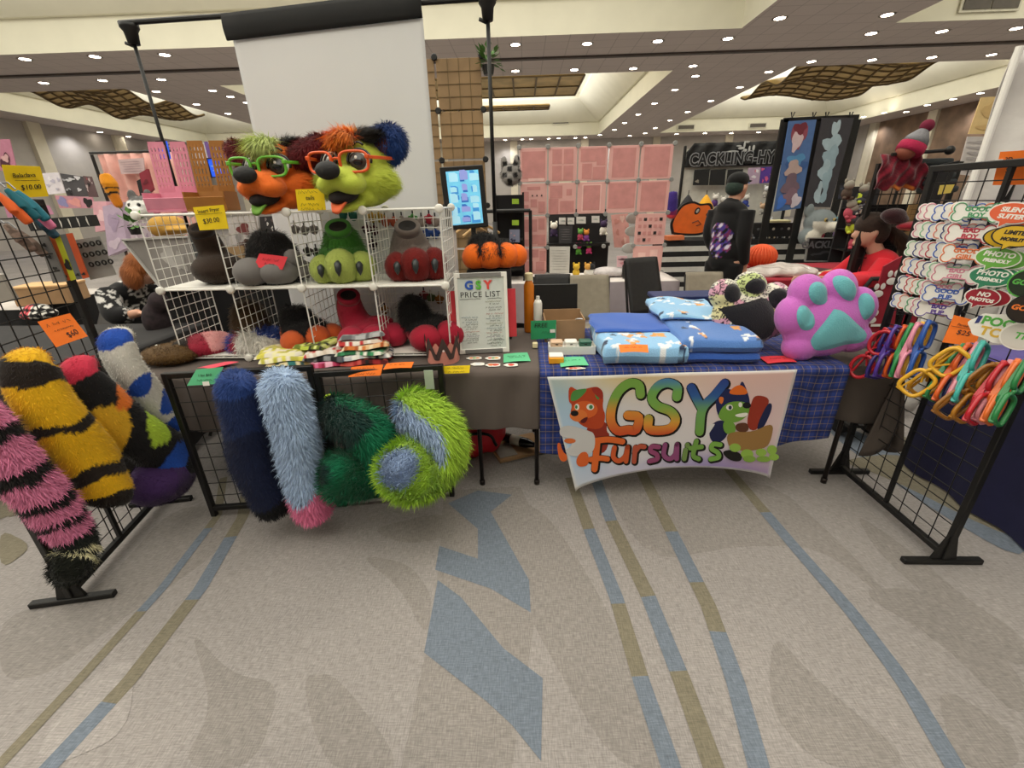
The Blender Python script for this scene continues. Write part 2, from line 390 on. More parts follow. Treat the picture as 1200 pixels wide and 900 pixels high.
for x in (-15, -8, -1, 6, 13): lamp('downlight_beam', 'SPOT', (x, 33.6, CEIL-.05), 120, spot_size=2.4, spot_blend=.7, shadow_soft_size=.12)
for y in (12, 18, 24, 30):
    lamp('downlight_beam', 'SPOT', (X1-.6, y, CEIL-.05), 120, spot_size=2.4, spot_blend=.7, shadow_soft_size=.12)
    lamp('downlight_beam', 'SPOT', (X0+.7, y, CEIL-.05), 120, spot_size=2.4, spot_blend=.7, shadow_soft_size=.12)
W = bpy.data.worlds.new('world'); SC.world = W; W.use_nodes = True
W.node_tree.nodes['Background'].inputs[0].default_value = (1, .95, .88, 1); W.node_tree.nodes['Background'].inputs[1].default_value = .15
SC.view_settings.exposure = 0.0
# hanging gold mesh sculptures in the trays
m_gold = mat('gold_mesh', '#cdb27a', .55, metal=.0, vary=.25, scale=1.5); m_goldd = mat('gold_frame', '#6b5631', .5)
def gold_wave(x0, x1, y0, y1, zc, amp, nw, label):
    t = thing('mesh_chandelier', label, 'ceiling sculpture', ((x0+x1)/2, (y0+y1)/2, zc))
    fz = lambda u, v: zc + amp*math.sin(2*PI*nw*v + 1.2) + .12*math.sin(2*PI*u)
    s_ = MB(); s_.sheet(lambda u, v: (x0+(x1-x0)*u, y0+(y1-y0)*v, fz(u, v)), 14, 40, m_gold, .03, (0, 0, 1)); s_.build('mesh_sheet', t, True, True)
    s_ = MB()
    for k in range(9):
        u = k/8; s_.tube([(x0+(x1-x0)*u, y0+(y1-y0)*j/40, fz(u, j/40)-.02) for j in range(41)], .035, m_goldd, 5)
    for k in range(17):
        v = k/16; s_.tube([(x0+(x1-x0)*j/10, y0+(y1-y0)*v, fz(j/10, v)-.02) for j in range(11)], .03, m_goldd, 5)
    s_.build('rib_grid', t)
    for k, v in enumerate((.2, .6)):
        a = MB(); a.tube([(x0+(x1-x0)*.5, y0+(y1-y0)*v, fz(.5, v)), (x0+(x1-x0)*.5, y0+(y1-y0)*v, CEIL+2)], .02, m_goldd, 6); a.build('hanging_rod', t)
gold_wave(-17.0, -13.7, 17.25, 21.6, 5.27, .15, 1.8, 'wavy gold mesh sculpture hanging in the left ceiling tray')
gold_wave(9.1, 13.5, 17.25, 21.6, 5.27, .15, 1.8, 'wavy gold mesh sculpture hanging in the right ceiling tray behind the banners')
t = thing('mesh_chandelier', 'flat rectangular gold mesh panel hanging in the centre tray right of the black pole', 'ceiling sculpture', (-1.5, 20, 5.3))
for nm, (x0, x1, ya, yb, z) in {'mesh_panel': (-4.5, 2.2, 18.3, 21.5, 5.55), 'frame_panel': (-4.2, 1.2, 22.3, 23.2, 5.35)}.items():
    a = MB(); a.box(((x0+x1)/2, (ya+yb)/2, z), (x1-x0, yb-ya, .05), m_gold, bev=.01)
    for k in range(9): a.box((x0+(x1-x0)*k/8, (ya+yb)/2, z-.04), (.06, yb-ya, .05), m_goldd)
    for k in range(3): a.box(((x0+x1)/2, ya+(yb-ya)*k/2, z-.04), (x1-x0, .06, .05), m_goldd)
    a.build(nm, t)
for x in (-3.5, 1): a = MB(); a.tube([(x, 20, 5.55), (x, 20, CEIL+2)], .02, m_goldd, 6); a.build('hanging_rod', t)
# ------------------------------------------------------------------ soft goods helpers
def zdepth(p): return -float(CM.T[2] @ (np.array(p) - np.array([0, 0, CH])))
def prad(r, p): return r * zdepth(p) / FP
def tri_np(vs, fs):
    t = []
    for f in fs:
        for k in range(1, len(f)-1): t.append((f[0], f[k], f[k+1]))
    return np.array(t, dtype=int)
def vnormals(P, T):
    fn = np.cross(P[T[:, 1]]-P[T[:, 0]], P[T[:, 2]]-P[T[:, 0]]); n = np.zeros_like(P)
    for k in range(3): np.add.at(n, T[:, k], fn)
    return n / (np.linalg.norm(n, axis=1, keepdims=True) + 1e-12), np.linalg.norm(fn, axis=1) / 2
def fur(P, T, C, count, length, width=.002, lay=(0, 0, -1), k=.55, jit=.25, droop=.3, cj=.12, keep=None):
    """hair strands rooted over a surface: returns verts, faces, colours"""
    Nn, A = vnormals(P, T); 
    L_ = np.broadcast_to(np.asarray(length, float), (len(P),)) if np.ndim(length) else np.full(len(P), length)
    w = A / A.sum(); idx = RNG.choice(len(T), count, p=w)
    b = RNG.random((count, 2)); fl = b.sum(1) > 1; b[fl] = 1 - b[fl]; b = np.c_[1-b.sum(1), b]
    tri = T[idx]; mix = lambda X: (X[tri] * b[:, :, None]).sum(1)
    p = mix(P); n = mix(Nn); n /= np.linalg.norm(n, axis=1, keepdims=True) + 1e-9
    c = C[tri[np.arange(count), b.argmax(1)]] * (1 + RNG.normal(0, cj, (count, 1)))
    ln = (L_[tri]*b).sum(1) * RNG.uniform(.6, 1.15, count)
    lay = mix(lay) if np.ndim(lay) == 2 else np.broadcast_to(np.array(lay, float), p.shape)
    lay = lay - n * (lay*n).sum(1, keepdims=True); lay /= np.linalg.norm(lay, axis=1, keepdims=True) + 1e-6
    d = n*(1-k) + lay*k + RNG.normal(0, jit, p.shape); d /= np.linalg.norm(d, axis=1, keepdims=True)
    wd = np.cross(n, d); wd /= np.linalg.norm(wd, axis=1, keepdims=True) + 1e-9; wd = wd * width / 2
    d2 = d + np.array([0, 0, -droop]) + lay*.25; d2 /= np.linalg.norm(d2, axis=1, keepdims=True)
    m1 = p + d*(ln*.55)[:, None]; tip = m1 + d2*(ln*.45)[:, None]
    q = np.stack([p-wd, p+wd, m1+wd*.8, m1-wd*.8, tip], 1).reshape(-1, 3)
    o = np.arange(count) * 5
    fs = [f for i in o.tolist() for f in ((i, i+1, i+2, i+3), (i+3, i+2, i+4))]
    return q, fs, np.repeat(np.clip(c, 0, 1), 5, 0)
m_fur = colmat('fur', .85, sheen=.15); m_plush = colmat('plush', .9, sheen=.35, bump=.4, bscale=160)
m_print = colmat('printed_cloth', .85, sheen=.1); m_gloss = colmat('glossy_print', .35)
def furry(name, parent, P, F, Cc, count=0, length=.02, world=True, m=None, smooth=True, **k):
    P = np.asarray(P, float); Cc = np.asarray(Cc, float); T = tri_np(P, F)
    q = MB(); q.add(P, F, m or m_fur)
    if count:
        a, f, c = fur(P, T, Cc, count, length, **k); q.add(a, f, m_fur); Cc = np.r_[Cc, c]
    return q.build(name, parent, world, smooth, Cc)
def crom(pts, n):
    pts = [V(p) for p in pts]; P = [pts[0]*2-pts[1]] + pts + [pts[-1]*2-pts[-2]]; out = []
    m = len(pts)-1
    for i in range(n+1):
        t = i/n*m; k = min(int(t), m-1); t -= k; a, b, c, d = P[k:k+4]
        out.append(.5*((2*b)+(c-a)*t+(2*a-5*b+4*c-d)*t*t+(3*b-a-3*c+d)*t**3))
    return out
def lerpl(xs, t):
    f = t*(len(xs)-1); k = min(int(f), len(xs)-2); return xs[k] + (xs[k+1]-xs[k])*(f-k)
def tail(name, label, cat, ctr, radii, colfn, count, length, nr=90, nk=32, group=None, loop=None, lump=.05, k=.6, **kw):
    """a stuffed tail: rings along a path, patterned by colfn(s, theta)"""
    C_ = crom(ctr, nr); P = []; F = []; Cc = []; lay = []; px = None
    ends = [0]
    for i in range(nr+1):
        s = i/nr; d = (C_[min(i+1, nr)]-C_[max(i-1, 0)]).normalized()
        if px is None: px = frame_from(d, V((0, 1, 0)))[0]
        x = (px - d*px.dot(d)).normalized(); y = d.cross(x); px = x
        e = min(1, s/.06)*1.0; e2 = min(1, (1-s)/.10)
        r = lerpl(radii, s) * math.sqrt(max(1e-4, 1-(1-e)**2)) * math.sqrt(max(1e-4, 1-(1-e2)**2))
        for j in range(nk):
            t = 2*PI*j/nk; rr = r*(1+lump*math.sin(3*t+9*s)+lump*.7*math.sin(17*s+2*t))
            P.append(C_[i]+x*math.cos(t)*rr+y*math.sin(t)*rr); Cc.append(colfn(s, t)); lay.append(tuple(d))
    for i in range(nr):
        for j in range(nk): F.append((i*nk+j, i*nk+(j+1) % nk, (i+1)*nk+(j+1) % nk, (i+1)*nk+j))
    F.append(tuple(range(nk-1, -1, -1))); F.append(tuple(nr*nk+j for j in range(nk)))
    P = np.array([tuple(p) for p in P]); lay = np.array(lay); F = [f[::-1] for f in F] if _vol(P, F) < 0 else F
    root = thing(name, label, cat, tuple(P[P[:, 2].argmin()]), group=group)
    furry('stuffed_body', root, P, F, Cc, count, length, lay=lay, k=k, **kw)
    if loop:
        m, size = loop; a = MB(); c = C_[0]; dz = V((0, 0, size))
        a.tube([c+V((math.cos(t)*size*.45, -.01, .012+size*.5*math.sin(t))) for t in np.linspace(0, 2*PI, 15)[:-1]], size*.11, m, 6, closed=True); a.build('hanging_loop', root)
    return root
def _vol(P, F):
    T = tri_np(P, F); return float((P[T[:, 0]] * np.cross(P[T[:, 1]], P[T[:, 2]])).sum())
def blob(parts, vox=.012, sm=4):
    """one continuous surface wrapped round a set of ellipsoids / tapered limbs; returns verts, faces"""
    q = MB(); mm = m_black
    for p in parts:
        if p[0] == 'e': q.ell(p[1], p[2], mm, p[3] if len(p) > 3 else None, 24, 16)
        elif p[0] == 't': q.tube(crom(p[1], 10) if len(p[1]) > 2 else p[1], [lerpl(p[2], i/10) for i in range(11)] if len(p[1]) > 2 else p[2], mm, 16)
        elif p[0] == 'b': q.box(p[1], p[2], mm, p[3] if len(p) > 3 else None, .01)
    o = q.build('blob'); loc = np.array(o.location)
    r = o.modifiers.new('r', 'REMESH'); r.mode = 'VOXEL'; r.voxel_size = vox
    if sm: s = o.modifiers.new('s', 'SMOOTH'); s.iterations = sm; s.factor = .5
    dg = bpy.context.evaluated_depsgraph_get(); me = bpy.data.meshes.new_from_object(o.evaluated_get(dg))
    n = len(me.vertices); P = np.empty(n*3); me.vertices.foreach_get('co', P); P = P.reshape(-1, 3) + loc
    F = [tuple(p.vertices) for p in me.polygons]
    d = o.data; bpy.data.objects.remove(o); bpy.data.meshes.remove(d); bpy.data.meshes.remove(me)
    return P, F
def cols(P, fn): return fn.vec(P) if hasattr(fn, 'vec') else np.array([fn(p) for p in P])
# ------------------------------------------------------------------ materials of the booth
m_cloth = mat('charcoal_tablecloth', '#5d534e', .95, vary=.05, scale=6, bump=.15, bscale=500)
m_cloth2 = mat('dark_brown_cloth', '#4b423c', .95, vary=.06, scale=6, bump=.15, bscale=500)
m_lam = mat('table_laminate', '#8a8078', .5); m_metal = mat('dark_bronze_steel', '#2b2422', .4, metal=.6)
m_blk = mat('black_powder_coat', '#171615', .5, metal=.2, vary=.2); m_wire = mat('black_wire', '#1a1918', .5, metal=.3)
m_white = mat('white_plastic', '#efece4', .4, vary=.02); m_wwire = mat('white_wire', '#e9e7e1', .4)
def plaid():
    m = mat('blue_plaid', '#24367a', .95, bump=.1, bscale=500); nt = m.node_tree; N = nt.nodes; L = nt.links; b = N['Principled BSDF']
    tc = N.new('ShaderNodeTexCoord'); sx = N.new('ShaderNodeSeparateXYZ'); L.new(tc.outputs['Object'], sx.inputs[0])
    def M(op, a, b_=None):
        n = N.new('ShaderNodeMath'); n.operation = op
        for i, v in enumerate((a, b_)):
            if v is None: continue
            if isinstance(v, (int, float)): n.inputs[i].default_value = v
            else: L.new(v, n.inputs[i])
        return n.outputs[0]
    yz = M('ADD', sx.outputs[1], sx.outputs[2]); cur = None
    col = hexc('#263a80')
    def mixc(c0, fac, c):
        x = N.new('ShaderNodeMix'); x.data_type = 'RGBA'; L.new(fac, x.inputs[0])
        if isinstance(c0, tuple): x.inputs[6].default_value = (*c0, 1)
        else: L.new(c0, x.inputs[6])
        x.inputs[7].default_value = (*hexc(c), 1); return x.outputs[2]
    cur = col
    for co in (sx.outputs[0], yz):
        f = M('FRACT', M('DIVIDE', M('ADD', co, 10), .078))
        cur = mixc(cur, M('MULTIPLY', M('LESS_THAN', f, .42), .45), '#141c44')
        for k in (.2, .7): cur = mixc(cur, M('MULTIPLY', M('LESS_THAN', M('ABSOLUTE', M('SUBTRACT', f, k)), .022), .6), '#8f7a5c')
    L.new(cur, b.inputs['Base Color']); return m
m_plaid = plaid()
# ------------------------------------------------------------------ folding tables and their cloths
def fold_table(x0, x1, y0, y1, label, legx):
    t = thing('folding_table', label, 'table', ((x0+x1)/2, (y0+y1)/2, 0), group='six-foot folding tables of the booth')
    a = MB(); a.box(((x0+x1)/2, (y0+y1)/2, .722), (x1-x0, y1-y0, .03), m_lam, bev=.008); a.build('tabletop', t)
    for x in legx:
        for y in (y0+.03, y1-.08):
            a = MB(); a.tube([(x, y, .705), (x, y, .02)], .0125, m_metal, 10); a.lathe([(.016, 0), (.016, .03)], m_metal, 10, Matrix.Translation((x, y, 0))); a.build('leg', t, True, True)
        a = MB(); a.tube([(x, y0+.03, .55), (x, y1-.08, .55)], .01, m_metal, 8); a.build('leg_brace', t)
    return t
fold_table(-2.05, -.2, 2.13, 2.88, 'folding table under the charcoal cloth on the left half of the booth', (-1.72, -.261))
fold_table(.0, 1.86, 2.13, 2.88, 'folding table under the blue plaid cloth on the right half of the booth', (.061, 1.72))
def drape(name, x0, x1, yf, yb, zt, drop, m, label, cat, amp=.012, nw=9, ends=(0, 0), grp=None, dropfn=None, flare=0):
    r = .015; prof = [(yb, zt)]
    def pt(u, v):
        x = x0+(x1-x0)*u; D = drop if dropfn is None else dropfn(x)
        Lt = yb-yf; tot = Lt + D; s = v*tot if v < 1 else tot
        if s <= Lt: return V((x, yb-s, zt + .001*math.sin(40*x+9*s)))
        h = s-Lt; k = min(1, h/.12)
        w = amp*k*(math.sin(nw*x*2+1.3*math.sin(3*x))+.5*math.sin(nw*x*4.7+h*5))
        return V((x, yf - r*min(1, h/.02) - flare*h - w - .006, zt - h))
    a = MB(); a.sheet(pt, 90, 60, m, .003, (0, 0, -1) if False else (0, .3, -1))
    if ends[0] or ends[1]:
        for e, x in ((ends[0], x0), (ends[1], x1)):
            if not e: continue
            sg = -1 if x == x0 else 1
            a.sheet(lambda u, v: (x+sg*(.008+.02*v*math.sin(u*14)), yf-.015+(yb-yf)*u, zt-e*v), 24, 10, m, .003, (-sg, 0, 0))
    o = a.build(name, None, True, True); return tag(o, label, cat, grp)
drape('tablecloth', -2.12, .085, 2.105, 2.9, .744, .33, m_cloth, 'charcoal grey tablecloth hanging halfway down the left table', 'tablecloth', ends=(.3, 0))
# brown undercloth whose corner hangs low at the right end
def under():
    a = MB()
    def corner(x): return .3 + max(0, (x-1.6)/.3)*.03
    def pt(u, v):
        x = .6+1.3*u; D = .3 if x < 1.55 else .3
        s = v*(.79+D)
        if s <= .79: return V((x, 2.9-s, .7395))
        h = s-.79; k = h/D; return V((x + .02*k*math.sin(9*x), 2.112-.012*k*math.sin(26*x)-.01*k, .7395-h*(1+max(0, (x-1.62)/.28)*.12)))
    a.sheet(pt, 60, 44, m_cloth2, .003, (0, .3, -1))
    def side(u, v):                                   # end drop: falls away from the table corner in one deep fold
        y = 2.1+.8*u; D = .27 + .24*math.exp(-((u-.08)/.16)**2)
        return V((1.903+.05*v*math.cos(u*11)+.04*v, y-.06*v*math.exp(-u*5)*1.0, .7395-D*v))
    a.sheet(side, 30, 16, m_cloth2, .003, (-1, 0, 0))
    def fold(u, v):                                   # the hanging corner
        p = V((1.88+.03*u, 2.1, .66)).lerp(V((1.80+.16*u, 2.08, .23+.16*u*u)), v); return p + V((0, -.03*math.sin(u*PI)*v, 0))
    a.sheet(fold, 10, 12, m_cloth2, .003, (0, 1, 0))
    return tag(a.build('tablecloth', None, True, True), 'dark brown undercloth whose corner hangs low at the right end of the booth', 'tablecloth')
under()
def plaid_drop(x): return .47 + .03*math.sin(3*x) - max(0, (x-1.3))*.1
drape('tablecloth', .075, 1.62, 2.095, 2.86, .748, .47, m_plaid, 'blue tartan tablecloth with thin tan lines over the right table', 'tablecloth', amp=.014, nw=6, dropfn=plaid_drop)
# ------------------------------------------------------------------ black gridwall panels
def gridpanel(name, label, p0, p1, zb, zt, nx, nz, feet=None, post=.028, mid=False, open_top=False, group=None, wirefn=None, topbar=True):
    """upright frame between two floor points p0,p1 (x,y)"""
    p0 = V((*p0, 0)); p1 = V((*p1, 0)); U = (p1-p0).normalized(); Nn = V((U.y, -U.x, 0))
    t = thing(name, label, 'display rack', (p0+p1)/2, group=group)
    zl = (0 if not feet else .03)
    for p in (p0, p1):
        a = MB(); a.bar((p.x, p.y, zl), (p.x, p.y, zt), post, post, m_blk, .003); a.build('post', t)
    if mid: a = MB(); c = (p0+p1)/2; a.bar((c.x, c.y, zb), (c.x, c.y, zt if mid is True else mid), post*.6, post*.6, m_blk); a.build('post', t)
    a = MB(); a.bar(p0+V((0, 0, zb)), p1+V((0, 0, zb)), post, post, m_blk, .003); a.build('rail', t)
    if topbar: a = MB(); a.bar(p0+V((0, 0, zt-post/2)), p1+V((0, 0, zt-post/2)), post, post, m_blk, .003); a.build('rail', t)
    a = MB(); Ln = (p1-p0).length
    for i in range(1, nx): q = p0+U*(Ln*i/nx)-Nn*.004; a.tube([q+V((0, 0, zb)), q+V((0, 0, zt-.01))], .0025, m_wire, 5)
    for k in range(1, nz): z = zb+(zt-zb)*k/nz; a.tube([p0+V((0, 0, z)), p1+V((0, 0, z))], .0025, m_wire, 5)
    a.build('wire_grid', t)
    if feet:
        for p in (p0, p1):
            a = MB(); q = V((p.x, p.y, .014)); a.bar(q-Nn*feet, q+Nn*feet, .03, .026, m_blk, .003, V((0, 0, 1)))
            poly = [(-.055, 0), (.055, 0), (.018, .13), (-.018, .13)]
            a.prism(poly, .012, m_blk, Matrix.Translation(q-U*.006+V((0, 0, .012))) @ Matrix((Nn, V((0, 0, 1)), U)).transposed().to_4x4())
            a.build('foot', t)
    return t
gridpanel('grid_panel', 'low black grid panel holding the navy and pale blue tails', (-1.70, 1.885), (-1.045, 1.965), .05, .835, 9, 10)
gridpanel('grid_panel', 'low black grid panel holding the green and lime tails', (-1.015, 1.968), (-.425, 2.05), .05, .80, 8, 10)
gridpanel('gridwall_stand', 'black gridwall stand at the left edge hung with striped tails', (-1.95, 1.33), (-2.08, 1.99), .05, 1.60, 9, 21, feet=.16, mid=.62)
gridpanel('gridwall_stand', 'black gridwall stand on the right hung with bone badges and coloured glasses', (1.86, 1.55), (1.865, 2.25), .05, 1.65, 8, 22, feet=.17, mid=True)
# ------------------------------------------------------------------ white wire cube shelf
CX = [-1.932, -1.552, -1.168, -.788, -.41]; CZ = [.765, 1.147, 1.52]; CY0, CY1 = 2.30, 2.67
shelf = thing('wire_cube_shelf', 'white wire cube shelf standing on the charcoal cloth, four cubes wide and two high', 'shelf', (-1.17, 2.48, .748))
def wire_panel(a0, u, v, n=7, base=False):
    a = MB(); a0 = V(a0); u = V(u); v = V(v)
    a.tube([a0, a0+u, a0+u+v, a0+v], .0042, m_wwire, 6, closed=True)
    for i in range(1, n):
        a.tube([a0+u*i/n, a0+u*i/n+v], .0021, m_wwire, 4, cap=False); a.tube([a0+v*i/n, a0+v*i/n+u], .0021, m_wwire, 4, cap=False)
    return a.build('wire_panel', shelf)
dY_ = (0, CY1-CY0, 0)
for i in range(4):
    for z in CZ: wire_panel((CX[i], CY0, z), (CX[i+1]-CX[i], 0, 0), dY_)
    if i >= 2:
        for j in range(2): wire_panel((CX[i], CY1, CZ[j]), (CX[i+1]-CX[i], 0, 0), (0, 0, CZ[j+1]-CZ[j]))
for x in CX:
    for j in range(2): wire_panel((x, CY0, CZ[j]), dY_, (0, 0, CZ[j+1]-CZ[j]))
for x in CX:
    for z in CZ:
        for y, s in ((CY0, -1), (CY1, 1)):
            a = MB(); a.lathe([(.016, -.012), (.021, -.008), (.021, .008), (.016, .012)], m_white, 16, Matrix.Translation((x, y+s*.008, z)) @ Euler((PI/2, 0, 0)).to_matrix().to_4x4()); a.build('connector', shelf, True, True)
for j in (1, 2): a = MB(); a.box(((CX[0]+CX[4])/2, CY0+.008, CZ[j]), (CX[4]-CX[0], .012, .012), m_wwire, bev=.003); a.build('front_rail', shelf)
# thin white boards lying on the shelf floors
for j, nm in ((1, 'upper'), (0, 'lower')):
    a = MB(); a.box(((CX[0]+CX[4])/2, (CY0+CY1)/2, CZ[j]+.009), (CX[4]-CX[0]-.02, CY1-CY0-.02, .006), m_white); 
    tag(a.build('shelf_liner'), 'thin white liner board on the %s level of the wire cube shelf' % ('middle' if j else 'bottom'), 'board')
# ------------------------------------------------------------------ backdrop stand and white screen
t = thing('backdrop_stand', 'black pipe backdrop stand rising behind the booth', 'stand', (-1.2, 3.12, 0))
SY = 3.12; pl = at_y(152, 33, SY); pr_ = at_y(571, 4, SY)
for p, rr in ((pl, .010), (pr_, .012)):
    a = MB(); a.tube([(p.x, SY, .05), (p.x, SY, p.z*.55)], rr+.004, m_blk, 12); a.tube([(p.x, SY, p.z*.55), (p.x, SY, p.z)], rr, m_blk, 12)
    a.build('pole', t, True, True)
    a = MB(); a.lathe([(.03, -.08), (.036, -.02), (.05, .0), (.05, .02)], m_blk, 12, Matrix.Translation((p.x, SY, p.z))); a.tube([(p.x-.05, SY, p.z-.07), (p.x, SY, p.z-.09)], .01, m_blk, 6); a.build('clamp', t, True, True)
    for k in range(3):
        an = 2*PI*k/3+.5; a = MB(); a.tube([(p.x, SY, .45), (p.x+.38*math.cos(an), SY+.38*math.sin(an), .015)], .011, m_blk, 8); a.build('leg', t)
a = MB(); a.bar(pl+V((-.06, 0, .025)), pr_+V((.06, 0, .025)), .026, .026, m_blk, .008); a.build('crossbar', t)
m_screen = mat('screen_cloth', '#dcdcdc', .9, vary=.02, scale=2); m_sleeve = mat('black_sleeve', '#141414', .8)
sTL = at_y(272, 42, SY-.03); sTR = at_y(495, 15, SY-.03)
t = thing('projection_screen', 'plain white cloth screen with a black top band hanging from the crossbar', 'screen', ((sTL.x+sTR.x)/2, SY-.03, .6))
a = MB(); a.sheet(lambda u, v: (sTL.x+(sTR.x-sTL.x)*u, SY-.03+.006*math.sin(u*17+v*2)*v, (sTL.z+(sTR.z-sTL.z)*u)*(1-v)+.62*v), 40, 30, m_screen, .003, (0, 1, 0)); a.build('cloth', t, True, True)
a = MB(); a.sheet(lambda u, v: (sTL.x-.03+(sTR.x-sTL.x+.03)*u, SY-.045-.012*math.sin(v*PI), (sTL.z+.10+(sTR.z-sTL.z)*u)-.125*v), 10, 6, m_sleeve, .01, (0, 1, 0)); a.build('top_band', t, True, True)
# ------------------------------------------------------------------ tails
H_ = lambda h: np.array(hexc(h))
def ringcol(bands, wob=.02, f=2):
    """bands: list of (s_end, colour) along the tail, borders waved by theta"""
    bands = [(e, H_(c)) for e, c in bands]
    def fn(s, t):
        s2 = s + wob*math.sin(f*t+.6) + wob*.5*math.sin(3*t+s*9)
        for e, c in bands:
            if s2 <= e: return c
        return bands[-1][1]
    return fn
RF = [.84]
def px_path(pts, Y=None, X=None):
    out = []
    for q in pts:
        y = q[3] if len(q) > 3 else Y
        p = at_x(q[0], q[1], X) if X is not None and len(q) < 4 else at_y(q[0], q[1], y)
        out.append((p, prad(q[2], p)))
    return [o[0] for o in out], [o[1]*RF[0] for o in out]
c, r = px_path([(282, 440, 20), (279, 458, 26), (289, 500, 29), (300, 545, 29), (318, 585, 24), (325, 604, 17)], 1.74)
tail('stuffed_tail', 'long navy blue furry tail with a black tip hanging on the low grid panel', 'tail', c, r, ringcol([(.2, '#27417e'), (.4, '#1d2c55'), (.80, '#151e3c'), (1, '#0c0c10')]), 15000, .026, group='fur tails on the low grid panels', droop=.35)
c, r = px_path([(334, 438, 18), (333, 458, 27), (345, 505, 28), (354, 550, 25), (365, 588, 24), (374, 607, 19)], 1.74)
tail('stuffed_tail', 'pale blue shaggy tail with a pink tip hanging on the low grid panel', 'tail', c, r, ringcol([(.72, '#a4bad8'), (1, '#e2789f')], .03), 15000, .04, group='fur tails on the low grid panels', droop=.4, width=.003)
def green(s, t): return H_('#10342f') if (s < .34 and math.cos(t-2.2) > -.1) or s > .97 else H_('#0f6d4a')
c, r = px_path([(388, 470, 14, 1.88), (400, 487, 24, 1.83), (425, 503, 29, 1.80), (446, 530, 26, 1.80), (432, 556, 25, 1.78), (402, 556, 30, 1.71), (384, 556, 28, 1.66)])
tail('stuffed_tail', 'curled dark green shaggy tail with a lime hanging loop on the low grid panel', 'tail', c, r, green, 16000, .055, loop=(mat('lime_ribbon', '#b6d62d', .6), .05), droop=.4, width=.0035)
def lime(s, t):
    if s > .93: return H_('#8fa5c9')
    if s < .48 and math.cos(t-2.6) > .0: return H_('#9db2d2')
    return H_('#a5cb3f')
c, r = px_path([(472, 470, 17, 1.88), (490, 483, 27, 1.84), (514, 505, 31, 1.82), (516, 535, 32, 1.80), (495, 552, 38, 1.74), (476, 551, 40, 1.66), (466, 548, 24, 1.58)])
tail('stuffed_tail', 'curled lime green shaggy tail with grey blue stripe and tip on the low grid panel', 'tail', c, r, lime, 20000, .058, loop=(m_blk, .045), droop=.35, width=.0035)
LX = -1.86; RF[0] = .70
def hook_tail(label, pts, colfn, n=9000, ln=.014, **k):
    c, r = px_path(pts, X=LX); return tail('stuffed_tail', label, 'tail', c, r, colfn, n, ln, group='striped tails on the left gridwall stand', **k)
Y_, K_ = '#e2b018', '#241c17'
def wedge(base, spots):
    """spots: (s, half-length, theta centre, half-angle, colour)"""
    B0 = H_(base); sp = [(a, b, c_, d, H_(e)) for a, b, c_, d, e in spots]
    def fn(s, t):
        for a, b, c_, d, e in sp:
            dt = (t-c_+PI) % (2*PI)-PI
            if abs(dt) < d and abs(s-a-.03*math.sin(dt)) < b*(1-(dt/d)**2*.8): return e
        return B0
    return fn
hook_tail('yellow tail with dark brown stripes hanging at the left edge of the booth', [(48, 412, 14), (36, 430, 34), (48, 465, 38), (75, 505, 40), (108, 545, 40), (122, 575, 38), (118, 594, 32)],
 ringcol([(.17, Y_), (.28, K_), (.46, Y_), (.50, K_), (.66, Y_), (.73, K_), (.845, Y_), (1, K_)], .03, 1), 12000, .014)
hook_tail('black tail with crimson, yellow and blue patches and a purple tip', [(108, 420, 12), (95, 436, 26), (112, 466, 36), (150, 503, 37), (188, 530, 36), (200, 556, 38), (180, 566, 40), (160, 562, 30)],
 lambda s, t: H_('#3d2355') if s > .70 else wedge('#141214', [(.09, .085, .9, 1.9, '#c4304a'), (.30, .04, -.5, .7, '#e57a2c'), (.36, .07, 1.2, 1.1, '#dfae2b'), (.45, .05, -.4, .8, '#b8d642'), (.60, .06, .6, 1.2, '#2353b4')])(s, t), 12000, .014)
hook_tail('white tail with blue stripes hanging behind the black tail', [(150, 388, 12), (138, 402, 24), (148, 432, 25), (170, 460, 24), (192, 490, 22), (208, 515, 18)],
 lambda s, t: wedge('#d8d5cd', [(.17, .075, 1.1, 1.4, '#2450b0'), (.5, .06, .6, 1.0, '#2450b0'), (.68, .06, -.4, 1.1, '#2450b0'), (.84, .06, .6, 1.2, '#2450b0')])(s, t), 8000, .012)
hook_tail('pink and black banded shaggy tail with a black and cream end', [(-40, 470, 24), (-14, 500, 30), (18, 545, 33), (48, 580, 33), (72, 610, 28), (92, 636, 23), (84, 660, 30), (68, 668, 28)],
 ringcol([(.14, '#d97fa4'), (.19, '#1d1a1b'), (.29, '#d97fa4'), (.34, '#1d1a1b'), (.43, '#d97fa4'), (.47, '#1d1a1b'), (.54, '#d97fa4'), (.57, '#1d1a1b'), (.64, '#d97fa4'), (.73, '#1d211d'), (.765, '#ded7ac'), (.80, '#1d211d'), (.83, '#ded7ac'), (1, '#14170f')], .012, 1), 14000, .03, width=.003)
